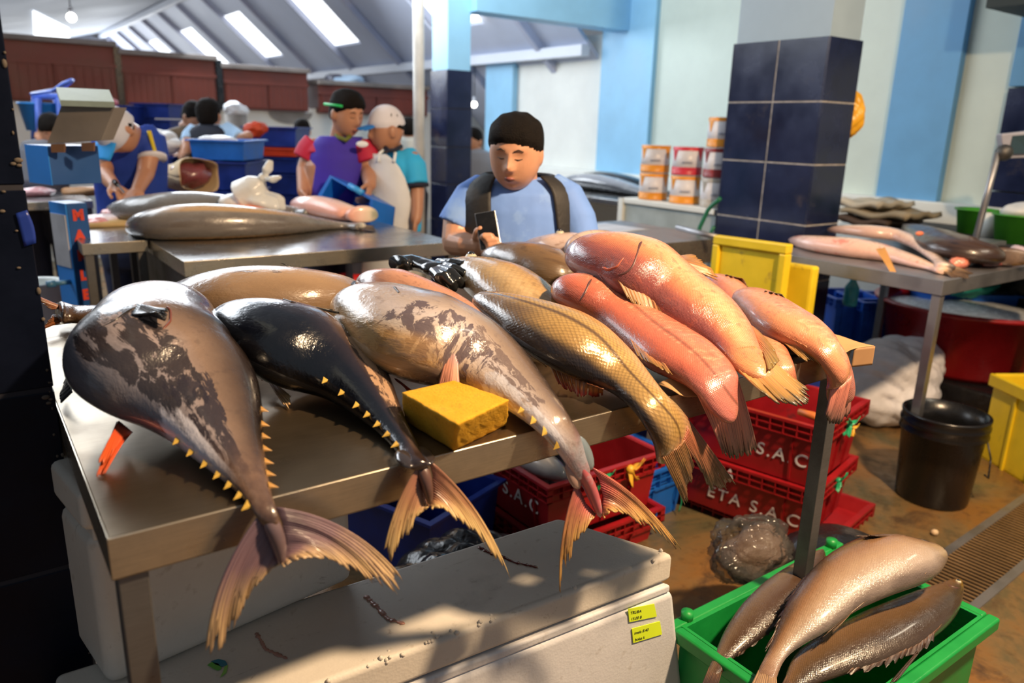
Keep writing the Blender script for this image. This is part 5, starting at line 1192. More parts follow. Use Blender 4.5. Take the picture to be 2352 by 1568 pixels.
class Head:
    def __init__(s, c, sc, ax, jaw=.26, fat=1.0): s.c, s.s, s.ax, s.fn = np.asarray(c), sc, ax, head_fn(sc, jaw, fat)
    def W(s, p): return s.c + s.ax[0] * p[0] + s.ax[1] * p[1] + s.ax[2] * p[2]
    def surf(s, x, z, out=0.0):
        y = -math.sqrt(max(.0001, 1 - x * x - z * z)); q = np.array([x, y, z]); p = s.fn(q, q); n = unit(q * [1, 1, 1])
        return s.W(p + n * out)
    def add(s, mb, n=44, m=34):
        mb.sphere(s.c, 1.0, n, m, s.ax, s.fn)
        for k in (-1, 1):
            mb.sphere(s.W(np.array([k * .077, .008, -.006]) * s.s), (.010 * s.s, .020 * s.s, .032 * s.s), 12, 8, s.ax)
        return s
    def hair(s, parent, mat=None, line=.38, back=-.35, puff=1.09, rough=.012, side=-.05, seed=0, name='hair'):
        rs = np.random.RandomState(seed); W_ = rs.normal(size=(5, 3)) * 9; ph = rs.uniform(0, 6, 5)
        def fn(q, p):
            b = s.fn(q, p); x, y, z = q; b = b * np.array([1 + .30 * max(0, z) ** 1.5, 1 + .16 * max(0, z) ** 1.5, 1 - .03 * max(0, z)])
            t = y * .5 + .5                                # 0 face, 1 back
            lim = line * (1 - t) + back * t
            if abs(x) > .55 and y < .25: lim = min(lim, side + .5 * max(0, -y - .1))
            lim += .022 * math.sin(31 * x + seed) * (1 - t) + .02 * math.sin(13 * x + 2 * seed) * (1 - t)
            k = (z - lim) / .10; k = max(0, min(1, k)); k = k * k * (3 - 2 * k)
            sc = .955 + (puff + rough * sum(math.sin(W_[i] @ q + ph[i]) for i in range(5)) / 2 - .955) * k
            return b * sc
        return obj(name, MB().sphere(s.c, 1.0, 60, 44, s.ax, fn), mat or m_hair, parent)
    def face(s, parent, closed=True):
        for k in (-1, 1):
            obj('eyebrow', MB().tube([s.surf(k * .17, .215, .0015), s.surf(k * .33, .255, .002), s.surf(k * .50, .20, .001)], [.0022 * s.s, .0034 * s.s, .0018 * s.s], 8, flat=.7), m_brow, parent)
            obj('eyelash_line', MB().tube([s.surf(k * .20, .02, .001), s.surf(k * .33, -.005, .0018), s.surf(k * .47, .02, .001)], [.001, .0018, .001], 6), m_lash, parent)
        zc = -.515
        obj('lips', MB().tube([s.surf(-.21, zc + .005, -.001), s.surf(-.1, zc + .03, .0), s.surf(0, zc + .02, .0005), s.surf(.1, zc + .03, .0), s.surf(.21, zc + .005, -.001)], [.0015, .0048, .0052, .0048, .0015], 8).tube([s.surf(-.19, zc - .02, -.001), s.surf(0, zc - .065, .0005), s.surf(.19, zc - .02, -.001)], [.0015, .0062, .0015], 8), m_lip, parent, sub=1)
        obj('mouth_line', MB().tube([s.surf(-.2, zc - .008, .002), s.surf(0, zc - .015, .006), s.surf(.2, zc - .008, .002)], [.0007, .001, .0007], 6), m_lash, parent)
def ringsec(c, hw, hd, ang=0, n=28, e=.85, tilt=0):
    a = math.radians(ang); A = HR * math.cos(a) + HF * math.sin(a); B = HF * math.cos(a) - HR * math.sin(a) + UP * tilt
    pw = lambda v: math.copysign(abs(v) ** e, v)
    return [tuple(c + A * hw * pw(math.cos(2 * math.pi * k / n)) + B * hd * pw(math.sin(2 * math.pi * k / n))) for k in range(n)]
def torso(mb, secs, ang=0, sc=1.0, n=28): return mb.rings([ringsec(J(*s_[:3]), s_[3] * sc, s_[4] * sc, ang, n) for s_ in secs])
def limb(mb, pts, r, n=14): return mb.tube([J(*p) for p in pts], r, n, round_=True)
def hand(mb, wrist, palm_dir, palm_n, s=1.0, curl=.5, thumb_side=1, spread=.12):
    """open five finger hand: wrist point, direction of the fingers, palm normal"""
    d, nrm = unit(palm_dir), unit(palm_n); sd = unit(np.cross(d, nrm)) * thumb_side; w_ = np.asarray(wrist)
    mb.sphere(w_ + d * .045 * s, (.041 * s, .050 * s, .014 * s), 16, 10, [sd, d, nrm])
    for k, (o, L, r) in enumerate([(.030, .072, .0092), (.011, .080, .0094), (-.009, .075, .009), (-.028, .060, .0082)]):
        b = w_ + d * .080 * s + sd * o * s; dd = unit(d + sd * spread * (o * 20)); P = [b - dd * .02 * s, b]
        cu = curl * (1 + .08 * k); t_ = 0; q = b
        for m_ in range(3):
            t_ += cu; v = dd * math.cos(t_) + nrm * math.sin(t_); q = q + v * L * s * (.42, .32, .26)[m_]; P.append(q)
        mb.tube(P, [r * s, r * s, r * s * .95, r * s * .88, r * s * .78], 10, round_=True)
    b = w_ + d * .022 * s + sd * .030 * s; v = unit(d * .7 + sd * .8 + nrm * .3)
    mb.tube([b - v * .012 * s, b + v * .028 * s, b + v * .040 * s + (d * .018 + nrm * .012) * s, b + v * .044 * s + (d * .036 + nrm * .018) * s], [.0125 * s, .0115 * s, .0105 * s, .009 * s], 10, round_=True)
def cloth_m(name, col, rough=.75, var=.12, bump=.35, bs=9): return M(name, col, rough, 0, var, 5, bump, bs)

# ---------------------------------------------------------- seated man with the phone
man = thing('person', 'seated man in a light blue shirt and open black vest looking down at his phone', 'person', J(1190, 700, 2.6) * [1, 1, 0])
H = Head(J(1185, 350, 2.45), 1.0, axes(-13, 13, -3), .12, 1.11)
b = MB(); H.add(b)
b.tube([J(1190, 385, 2.50), J(1192, 425, 2.53), J(1195, 470, 2.56)], [.058, .062, .075], 18)
torso(b, [(1192, 432, 2.54, .08, .06), (1192, 480, 2.54, .15, .09), (1190, 640, 2.54, .18, .12), (1190, 760, 2.6, .17, .12)])
limb(b, [(1070, 465, 2.52), (1052, 505, 2.50), (1046, 556, 2.46)], [.040, .050, .045])
limb(b, [(1046, 556, 2.46), (1072, 562, 2.40), (1106, 566, 2.36)], [.044, .038, .029])
limb(b, [(1312, 470, 2.51), (1330, 520, 2.50), (1345, 600, 2.46), (1320, 625, 2.38)], [.040, .050, .044, .034])
# hand round the phone
pc_ = J(1121, 529, 2.325); pu = unit(J(1110, 512, 2.33) * .0 + UP * .82 + HR * -.18 - HF * -.35); pr_ = unit(HR * .93 - UP * .20 - HF * .1); pr_ = unit(pr_ - pu * (pr_ @ pu)); pn = unit(np.cross(pr_, pu))
if pn @ HF > 0: pn = -pn
wr = J(1098, 566, 2.37)
b.sphere(J(1112, 562, 2.355), (.040, .024, .036), 14, 10, [HR, HF, UP])
for k, (x0, y0, x1, y1) in enumerate([(1104, 546, 1129, 541), (1108, 556, 1141, 550), (1110, 566, 1146, 560), (1112, 576, 1142, 571)]):
    b.tube([J(x0, y0 + 2, 2.335), J((x0 + x1) / 2 - 3, (y0 + y1) / 2 - 2, 2.298), J(x1 - 3, y1, 2.302), J(x1 + 3, y1 + 2, 2.325)], [.0115, .0105, .0098, .0085], 12, round_=True)
b.tube([J(1098, 560, 2.36), J(1092, 544, 2.345), J(1096, 530, 2.335), J(1103, 524, 2.33)], [.0135, .0125, .011, .0095], 12, round_=True)
obj('body', b, m_skin, man, remesh=.0036, sm=2)
H.hair(man, line=.45, back=-.45, puff=1.075, side=.12, seed=3); H.face(man)
m_shirt = M('light_blue_tshirt', (0.17, 0.33, 0.80), .75, 0, .12, 5, .35, 9, dirt=(.24, .42, .85), dscale=7, dthr=.5)
SH = [(1192, 408, 2.545, .085, .072), (1192, 418, 2.545, .120, .088), (1191, 440, 2.54, .175, .112), (1190, 480, 2.54, .192, .128), (1190, 560, 2.54, .195, .14), (1190, 660, 2.56, .20, .15), (1190, 780, 2.6, .19, .14)]
b = MB(); torso(b, SH)
b.tube([J(1118, 432, 2.545), J(1083, 456, 2.525), J(1055, 500, 2.50), J(1047, 517, 2.495)], [.056, .062, .060, .062], 20)
b.tube([J(1262, 432, 2.54), J(1300, 456, 2.52), J(1326, 505, 2.50), J(1338, 560, 2.48)], [.056, .063, .062, .060], 20)
obj('tshirt', b, m_shirt, man, remesh=.006, sm=5)
# open vest
def vest(secs, sc, open_l, open_r, mat, name='vest', parent=None):
    mb = MB(); n = 40; vs = []
    for i, s_ in enumerate(secs):
        c = J(*s_[:3]); hw, hd = s_[3] * sc + .004, s_[4] * sc + .006
        for k in range(n + 1):
            a = (-math.pi / 2 + open_r[i]) + (2 * math.pi - open_l[i] - open_r[i]) * k / n
            pw = lambda v: math.copysign(abs(v) ** .85, v)
            vs.append(tuple(c + HR * hw * pw(math.cos(a)) + HF * hd * pw(math.sin(a))))
    fs = [(j * (n + 1) + k, j * (n + 1) + k + 1, (j + 1) * (n + 1) + k + 1, (j + 1) * (n + 1) + k) for j in range(len(secs) - 1) for k in range(n)]
    return obj(name, mb.add(vs, fs), mat, parent, solid=.007, off=1, sub=1)
m_vest = M('black_quilted_vest', (0.018, 0.016, 0.015), .6, 0, .2, 8, .5, 14)
VS = [(1192, 398, 2.55, .105, .088), (1192, 410, 2.545, .140, .100), (1191, 436, 2.54, .185, .118), (1190, 480, 2.54, .196, .132), (1190, 560, 2.54, .198, .145), (1190, 660, 2.56, .203, .155), (1190, 770, 2.6, .195, .147)]
vest(VS, 1.03, [.62, .52, .42, .36, .36, .38, .4], [.55, .60, .55, .55, .66, .72, .75], m_vest, parent=man)
b = MB(); torso(b, [(1190, 700, 2.57, .19, .14), (1190, 800, 2.58, .20, .16)])
for k in (-1, 1):
    hp = J(1190 + 55 * k, 800, 2.58); kn = hp + HR * .06 * k - HF * .02 - UP * .02; b.tube([hp, kn + HF * .10 , (kn[0], kn[1], .45), (kn[0], kn[1], .06)], [.10, .085, .07, .055], 14, round_=True)
obj('trousers', b, cloth_m('dark_blue_trousers', (0.02, 0.03, 0.06)), man, remesh=.012, sm=2)
obj('shoes', MB().sphere(J(1190, 800, 2.58) * [1, 1, 0] + HR * .1 + UP * .045, (.05, .12, .045), 12, 8, [HR, HF, UP]).sphere(J(1190, 800, 2.58) * [1, 1, 0] - HR * .1 + UP * .045, (.05, .12, .045), 12, 8, [HR, HF, UP]), m_black, man)
# phone
ph = thing('mobile_phone', 'black smartphone with a silver edge held by the seated man', 'phone', pc_)
def pbox(mb, w_, h_, d_, o=0, c=None): 
    c = pc_ if c is None else c
    return mb.hexa([tuple(c + pr_ * x + pu * y + pn * z) for z in (o - d_ / 2, o + d_ / 2) for (x, y) in ((-w_, -h_), (w_, -h_), (w_, h_), (-w_, h_))])
obj('case', pbox(MB(), .031, .058, .007), m_black, ph, bevel=.003); obj('silver_edge', pbox(MB(), .0318, .0588, .0028), M('silver_phone_edge', (.75, .72, .68), .2, .9), ph, bevel=.001)
obj('screen', pbox(MB(), .028, .053, .0006, -.0038), M('dark_phone_glass', (.01, .01, .012), .05), ph, smooth=False)

# ---------------------------------------------------------- man in the purple vest
def trousers(parent, cx, f, y0, col, hw=.16, floor=0.0, ang=0, name='trousers', spread=.085):
    b = MB(); c = J(cx, y0, f); b.rings([ringsec(c + UP * .02, hw, hw * .72, ang), ringsec(c - UP * .10, hw * 1.05, hw * .78, ang), ringsec(c - UP * .17, hw, hw * .7, ang)])
    for k in (-1, 1):
        p = c + HR * spread * k; b.tube([p - UP * .08, (p[0], p[1], (p[2] + floor) / 2), (p[0], p[1], .05)], [.088, .068, .055], 14)
    return obj(name, b, cloth_m(name + '_cloth', col), parent, remesh=.014, sm=2)
p2 = thing('person', 'man in a purple vest over a crimson shirt with a green pen behind his ear', 'person', J(770, 500, 4.15) * [1, 1, 0])
H = Head(J(797, 262, 4.15), 1.02, axes(48, 14, 0)); b = MB(); H.add(b)
b.tube([J(789, 285, 4.17), J(783, 318, 4.2), J(780, 345, 4.22)], [.055, .06, .075], 16)
torso(b, [(778, 330, 4.22, .12, .08), (775, 380, 4.22, .17, .11), (772, 470, 4.22, .16, .11)], 20)
limb(b, [(722, 340, 4.22), (700, 392, 4.2), (697, 440, 4.1)], [.055, .045, .033])
limb(b, [(832, 340, 4.22), (846, 392, 4.2), (850, 425, 4.05)], [.055, .045, .033])
hand(b, J(697, 440, 4.1), J(700, 470, 4.05) - J(697, 440, 4.1), HR, .95, .35, 1)
hand(b, J(850, 425, 4.05), J(846, 450, 4.0) - J(850, 425, 4.05), -HR, .95, .5, -1)
obj('body', b, m_skin2, p2, remesh=.006, sm=2)
H.hair(p2, line=.48, back=-.55, puff=1.12, side=.05, seed=5); H.face(p2)
obj('green_pen', MB().tube([H.W(np.array([-.088, -.07, .055])), H.W(np.array([-.092, .075, .03]))], .007, 8), M('green_pen_plastic', (.02, .5, .12), .4), p2)
b = MB(); b.tube([J(728, 330, 4.22), J(712, 350, 4.21), J(702, 368, 4.2)], [.075, .077, .072], 18); b.tube([J(830, 332, 4.22), J(842, 352, 4.21), J(848, 372, 4.2)], [.072, .072, .07], 18)
torso(b, [(785, 316, 4.2, .07, .06), (780, 332, 4.22, .15, .09), (778, 350, 4.22, .17, .1)], 20)
obj('crimson_shirt', b, cloth_m('crimson_shirt_cloth', (0.50, 0.012, 0.05)), p2, remesh=.008, sm=3)
b = MB(); torso(b, [(783, 313, 4.215, .115, .09), (780, 330, 4.22, .145, .11), (778, 360, 4.22, .158, .12), (775, 420, 4.22, .158, .125), (772, 470, 4.22, .16, .125), (770, 520, 4.22, .165, .13)], 20)
obj('purple_vest', b, cloth_m('purple_vest_cloth', (0.045, 0.022, 0.36)), p2, remesh=.008, sm=4)
obj('vest_badge', MB().sphere(J(832, 331, 4.07), (.032, .006, .016), 14, 8, axes(20)), M('white_badge', (.7, .75, .8), .5), p2)
obj('collar', MB().tube([J(768, 300, 4.17), J(775, 315, 4.13), J(795, 322, 4.10), J(805, 312, 4.12)], .012, 10), M('olive_collar', (.12, .14, .015), .7), p2)
trousers(p2, 770, 4.22, 520, (0.03, 0.035, 0.06))

# ---------------------------------------------------------- man in the cap and white apron
p3 = thing('person', 'man in a white cap with a blue brim, turquoise shirt and long white apron', 'person', J(905, 500, 4.25) * [1, 1, 0])
H = Head(J(888, 300, 4.2), 1.0, axes(-62, 4, 0)); b = MB(); H.add(b)
b.tube([J(897, 325, 4.22), J(903, 345, 4.25), J(906, 370, 4.27)], [.052, .056, .07], 16)
torso(b, [(905, 352, 4.27, .11, .08), (905, 420, 4.27, .15, .1), (900, 520, 4.27, .15, .1)], -25)
limb(b, [(945, 368, 4.22), (957, 430, 4.18), (958, 480, 4.13), (955, 505, 4.1)], [.055, .043, .034, .03])
hand(b, J(955, 503, 4.1), J(951, 540, 4.08) - J(955, 503, 4.1), -HR, 1, .3, 1)
limb(b, [(870, 368, 4.32), (862, 410, 4.25), (848, 428, 4.15)], [.05, .04, .034])
obj('body', b, m_skin2, p3, remesh=.006, sm=2)
H.hair(p3, line=.6, back=-.12, puff=1.04, side=.3, seed=6)
def capfn(q, p):
    bb = H.fn(q, p); k = (q[2] - .10) / .12; k = max(0, min(1, k)); return bb * (.94 + .20 * k)
obj('cap', MB().sphere(H.c, 1.0, 30, 24, H.ax, capfn), cloth_m('white_cap_cloth', (0.72, 0.70, 0.76)), p3)
obj('cap_brim', MB().grid(lambda u, v: H.W(np.array([(u - .5) * .14 * (1 - .35 * v * v), -.085 - .085 * v * (1 - (2 * u - 1) ** 2 * .5), .036 - .018 * v - .012 * (2 * u - 1) ** 2])), 12, 6), cloth_m('blue_brim_cloth', (0.02, 0.22, 0.7)), p3, solid=.005)
m_turq = cloth_m('turquoise_shirt_cloth', (0.03, 0.42, 0.78))
b = MB(); torso(b, [(903, 344, 4.25, .07, .065), (905, 354, 4.27, .13, .09), (905, 380, 4.27, .165, .11), (905, 430, 4.27, .165, .115), (902, 530, 4.27, .165, .12)], -25)
b.tube([J(930, 358, 4.25), J(950, 385, 4.21), J(957, 425, 4.18)], [.068, .072, .064], 18); b.tube([J(872, 360, 4.3), J(864, 390, 4.28), J(860, 405, 4.26)], [.06, .06, .056], 18)
obj('turquoise_shirt', b, m_turq, p3, remesh=.008, sm=3)
obj('navy_cuff', MB().tube([J(957, 421, 4.18), J(957.5, 429, 4.178)], .067, 18), cloth_m('navy_trim', (0.01, 0.012, 0.03)), p3)
obj('navy_collar', MB().tube([J(885, 338, 4.15), J(893, 346, 4.12), J(908, 344, 4.14), J(922, 336, 4.2)], .011, 8), cloth_m('navy_collar_cloth', (0.01, 0.012, 0.03)), p3)
AP = [(898, 352, 4.26, .165, .128), (898, 375, 4.26, .17, .13), (900, 430, 4.26, .175, .135), (900, 500, 4.26, .178, .14), (898, 560, 4.26, .18, .15), (893, 640, 4.26, .185, .155), (890, 760, 4.26, .19, .16)]
mb = MB(); n = 24; vs = []
for i, s_ in enumerate(AP):
    c = J(*s_[:3]); wd = [.55, 1.0, 1.35, 1.5, 1.5, 1.5, 1.5][i]; an = math.radians(-38); A_ = HR * math.cos(an) + HF * math.sin(an); B_ = HF * math.cos(an) - HR * math.sin(an)
    for k in range(n + 1):
        a = -math.pi / 2 - wd + 2 * wd * k / n; vs.append(tuple(c + A_ * s_[3] * 1.04 * math.cos(a) + B_ * s_[4] * 1.06 * math.sin(a)))
mb.add(vs, [(j * (n + 1) + k, j * (n + 1) + k + 1, (j + 1) * (n + 1) + k + 1, (j + 1) * (n + 1) + k) for j in range(len(AP) - 1) for k in range(n)])
obj('apron', mb, M('white_vinyl_apron', (0.72, 0.74, 0.76), .35, 0, .04, 8, .5, 9), p3, solid=.005, off=1, sub=1)
obj('apron_strap', MB().tube([J(868, 372, 4.12), J(872, 352, 4.14), J(884, 342, 4.16)], .008, 8).tube([J(905, 372, 4.10), J(908, 352, 4.14), J(903, 342, 4.17)], .008, 8), M('white_strap', (.8, .85, .9), .5), p3)
trousers(p3, 902, 4.27, 530, (0.5, 0.48, 0.42), .15)

# ---------------------------------------------------------- man bent over in the blue polo
p4 = thing('person', 'man in a blue polo shirt bent over cutting fish, face hidden by his cap', 'person', J(300, 440, 3.95) * [1, 1, 0])
H = Head(J(268, 300, 3.75), 1.0, axes(-28, 58, 0)); b = MB(); H.add(b, 30, 24)
b.tube([J(285, 300, 3.80), J(298, 315, 3.9)], [.06, .075], 14); torso(b, [(300, 320, 3.95, .14, .1), (300, 420, 4.0, .15, .11)], 0)
limb(b, [(345, 340, 3.92), (334, 400, 3.85), (316, 436, 3.72)], [.052, .042, .03]); limb(b, [(238, 350, 3.9), (240, 400, 3.82), (262, 428, 3.70)], [.05, .041, .03])
hand(b, J(316, 434, 3.72), J(300, 447, 3.66) - J(316, 434, 3.72), -UP, .9, .5, 1); hand(b, J(262, 426, 3.70), J(280, 440, 3.66) - J(262, 426, 3.70), -UP, .9, .9, -1)
obj('body', b, m_skin2, p4, remesh=.007, sm=2)
def capfn2(q, p):
    bb = H.fn(q, p); k = (q[2] + .25) / .12; k = max(0, min(1, k)); return bb * (.94 + .20 * k)
obj('cap', MB().sphere(H.c, 1.0, 30, 24, H.ax, capfn2), cloth_m('grey_white_cap_cloth', (0.60, 0.60, 0.66)), p4)
obj('cap_brim', MB().grid(lambda u, v: H.W(np.array([(u - .5) * .15 * (1 - .3 * v * v), -.08 - .085 * v, .036 - .02 * v - .012 * (2 * u - 1) ** 2])), 12, 6), cloth_m('sky_blue_brim_cloth', (0.02, 0.30, 0.75)), p4, solid=.005)
obj('hair', MB().sphere(J(285, 290, 3.76), (.045, .06, .05), 14, 10), m_hair, p4)
m_polo = cloth_m('royal_blue_polo', (0.010, 0.045, 0.34))
b = MB(); torso(b, [(292, 295, 3.93, .10, .09), (297, 310, 3.95, .17, .12), (298, 350, 3.97, .185, .135), (300, 400, 4.0, .18, .13), (304, 470, 4.02, .17, .13), (306, 540, 4.02, .17, .13)])
b.tube([J(325, 308, 3.95), J(345, 335, 3.93), J(349, 362, 3.9)], [.078, .074, .066], 18); b.tube([J(265, 312, 3.93), J(243, 340, 3.91), J(238, 368, 3.88)], [.078, .072, .062], 18)
obj('blue_polo', b, m_polo, p4, remesh=.008, sm=3)
obj('white_cuff', MB().tube([J(349, 359, 3.903), J(350, 366, 3.897)], .070, 18), cloth_m('white_trim', (0.7, 0.68, 0.72)), p4)
obj('yellow_stripe', MB().grid(lambda u, v: J(338 + 8 * u + 15 * v, 300 + 55 * v, 3.86 - .0 + .01 * u), 3, 6), cloth_m('yellow_stripe_cloth', (0.62, 0.48, 0.02)), p4, solid=.02)
trousers(p4, 304, 4.02, 540, (0.02, 0.03, 0.08))
kn = thing('knife', 'thin steel knife in the hand of the man cutting fish', 'knife', J(280, 440, 3.64))
obj('blade', MB().hexa([tuple(J(a, b_, f_)) for f_ in (3.63, 3.634) for a, b_ in ((268, 424), (272, 422), (288, 442), (283, 443))]), M('knife_steel', (.7, .72, .75), .25, .9), kn, smooth=False)
obj('handle', MB().tube([J(262, 416, 3.66), J(270, 425, 3.632)], .011, 8), m_black, kn)

# ---------------------------------------------------------- people further back
def backperson(label, hp, f, yaw, pitch, shirt, secs, arms, sleeves=None, vestc=None, hairline=.4, hs=1.0, extra=None, ang=0, skin=None, seed=1, legs=True):
    p = thing('person', label, 'person', J(secs[-1][0], secs[-1][1], f) * [1, 1, 0])
    H = Head(J(*hp, f), hs, axes(yaw, pitch, 0)); b = MB(); H.add(b, 28, 22)
    b.tube([H.c - UP * .06, J(secs[0][0], secs[0][1], f), J(secs[1][0], secs[1][1], f)], [.05, .055, .07], 12)
    for a, r in arms: b.tube([J(*q) for q in a], r, 12, round_=True)
    obj('body', b, skin or m_skin2, p, remesh=.008, sm=2)
    H.hair(p, line=hairline, back=-.55, seed=seed)
    s_ = MB(); torso(s_, [(x, y, f, hw, hd) for x, y, hw, hd in secs], ang)
    for a, r in (sleeves or []): s_.tube([J(*q) for q in a], r, 14)
    obj('shirt', s_, shirt, p, remesh=.01, sm=3)
    if vestc:
        v_ = MB(); torso(v_, [(x, y, f, hw * .92 + .012, hd + .02) for x, y, hw, hd in secs], ang); obj('vest', v_, vestc, p, sub=1)
    if legs: trousers(p, secs[-1][0], f, secs[-1][1], (0.03, 0.03, 0.05), .15)
    return p, H
m_pale = cloth_m('pale_blue_shirt_cloth', (0.36, 0.55, 0.78))
backperson('man seen from behind in a dark vest over pale blue sleeves', (480, 266), 5.6, 180, -15, m_pale, [(482, 284, .06, .06), (484, 292, .13, .09), (486, 310, .17, .11), (488, 350, .175, .12), (488, 420, .17, .12)], [([(438, 310, 5.6), (428, 340, 5.45), (420, 362, 5.3)], [.05, .04, .032]), ([(530, 305, 5.6), (556, 320, 5.5), (570, 312, 5.4)], [.05, .042, .034])],
    [([(455, 298, 5.6), (438, 315, 5.58), (434, 328, 5.52)], [.065, .065, .06]), ([(515, 298, 5.6), (535, 310, 5.58), (552, 322, 5.5)], [.065, .065, .06])], cloth_m('dark_navy_vest_cloth', (0.008, 0.012, 0.028)), seed=8)
backperson('man with black hair in a brown top standing beside the man seen from behind', (446, 270), 5.9, 60, 25, cloth_m('olive_brown_cloth', (0.13, 0.09, 0.05)), [(436, 288, .06, .06), (428, 298, .13, .09), (422, 320, .15, .1), (418, 400, .15, .1)], [([(408, 320, 5.9), (402, 345, 5.8), (410, 362, 5.6)], [.045, .036, .03])], seed=9)
backperson('girl in a grey top behind the blue weighing scale', (118, 300), 4.9, 25, 30, cloth_m('grey_top_cloth', (0.16, 0.17, 0.20)), [(108, 318, .05, .05), (100, 325, .12, .08), (98, 345, .14, .09), (98, 420, .14, .09)], [], hs=.88, seed=10)
backperson('small figure in red standing by the stack of blue crates', (694, 302), 6.6, 20, 10, cloth_m('red_top_cloth', (0.35, 0.02, 0.03)), [(694, 316, .05, .05), (694, 322, .11, .08), (694, 340, .13, .09), (694, 400, .13, .09)], [], hs=.85, seed=11)
backperson('distant man in a white top beside the cream downpipe', (938, 298), 6.6, 190, 0, cloth_m('off_white_top_cloth', (0.55, 0.55, 0.5)), [(938, 312, .05, .05), (938, 320, .12, .08), (938, 345, .14, .1), (938, 420, .14, .1)], [], hs=.85, seed=12)
backperson('figure in grey half hidden behind the navy pillar', (1086, 325), 6.9, -30, 0, cloth_m('slate_grey_cloth', (0.20, 0.22, 0.27)), [(1088, 340, .06, .06), (1090, 348, .13, .09), (1094, 370, .155, .1), (1094, 440, .155, .1)], [], seed=13)
# ================================================================== BACKGROUND OBJECTS
def prism(mb, poly, depth, dirv=None):
    """solid with a measured front outline (px, py, distance) and real depth"""
    d = HF if dirv is None else np.asarray(dirv); n = len(poly)
    A_ = [Fp(*p) for p in poly]; B_ = [a + d * depth for a in A_]
    mb.add(A_ + B_, [tuple(range(n)), tuple(reversed(range(n, 2 * n)))] + [(i, i + n, (i + 1) % n + n, (i + 1) % n) for i in range(n)]); return mb
# --- blue platform scale with a post
sb, sbd = M('scale_blue_lit_side', (0.03, 0.27, 0.80), .4, 0, .08), M('scale_blue_paint', (0.012, 0.075, 0.26), .4, 0, .08)  # same blue twice: the lighter copy paints light onto the bright side faces
sc_ = thing('weighing_scale', 'tall blue weighing scale with red letters down its post and a grey hood', 'scale', Fp(150, 700, 3.05) * [1, 1, 0])
o3 = Fp(148, 440, 3.0); ang = math.degrees(YAW) + 55
fs_ = frame(o3[0], o3[1], 0, ang)
top = 1.115
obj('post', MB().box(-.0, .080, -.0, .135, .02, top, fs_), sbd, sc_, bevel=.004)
pl_ = MB().box(-.004, -.0005, .0, .135, .02, top, fs_); obj('post_lit_side', pl_, sb, sc_, smooth=False)
obj('white_plate', MB().box(-.008, -.004, .008, .127, .86, 1.07, fs_), M('grey_white_plate', (.5, .5, .53), .5), sc_, smooth=False)
obj('crank_handle', MB().tube([fs_(-.0, .04, .80), fs_(-.06, .045, .80)], .010, 10).tube([fs_(-.06, .045, .80), fs_(-.09, .05, .80)], .014, 10), M('dull_blue_handle', (.05, .16, .28), .4), sc_)
hx = Fp(108, 330, 2.92); fh = frame(hx[0], hx[1], 0, math.degrees(YAW) + 55)
zt, zb_ = Fp(108, 335, 2.92)[2], Fp(108, 425, 2.92)[2]
mb = MB(); mb.box(0, .188, 0, .184, zb_, zt, fh)
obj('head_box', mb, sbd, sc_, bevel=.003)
obj('head_lit_side', MB().add([fh(-.002, -.001, zb_), fh(-.002, -.001, zt), fh(-.002, .184, zt), fh(-.002, .184, zb_), fh(.001, .0, zb_), fh(.001, .0, zt), fh(.001, .184, zt), fh(.001, .184, zb_)], [(0, 1, 2, 3), (7, 6, 5, 4), (0, 4, 5, 1), (1, 5, 6, 2), (2, 6, 7, 3), (3, 7, 4, 0)]), sb, sc_, smooth=False)
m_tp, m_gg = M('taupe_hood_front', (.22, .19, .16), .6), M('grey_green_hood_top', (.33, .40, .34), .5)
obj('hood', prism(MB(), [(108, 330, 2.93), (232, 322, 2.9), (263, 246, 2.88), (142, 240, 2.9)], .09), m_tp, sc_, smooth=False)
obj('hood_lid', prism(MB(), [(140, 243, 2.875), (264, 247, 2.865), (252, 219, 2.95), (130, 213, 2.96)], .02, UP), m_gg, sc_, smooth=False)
obj('hinge', prism(MB(), [(116, 331, 2.9), (148, 330, 2.9), (147, 350, 2.9), (118, 350, 2.9)], .01), M('rusty_hinge', (.16, .08, .04), .6), sc_, smooth=False)
obj('hinge', prism(MB(), [(186, 328, 2.89), (216, 327, 2.88), (215, 347, 2.88), (188, 347, 2.89)], .01), M('rusty_hinge_steel', (.16, .08, .04), .6), sc_, smooth=False)
dx = np.array(fs_(1, 0, 0)) - np.array(fs_(0, 0, 0))
m_redl = M('red_sign_paint', (.62, .05, .02), .5)
for k, ch_ in enumerate('MARLEN'):
    zc = Fp(172, 510 + 50 * 1.0 * k + (0 if k else 0), 3.0)[2]
    text_obj('letter', ch_, .055, np.array(fs_(.018, -.002, 1.05 - .080 * k)), dx, UP, m_redl, sc_, .0008, thick=.0035)
obj('base_plate', MB().box(-.16, .24, -.22, .30, .0, .06, fs_), sbd, sc_, bevel=.01)

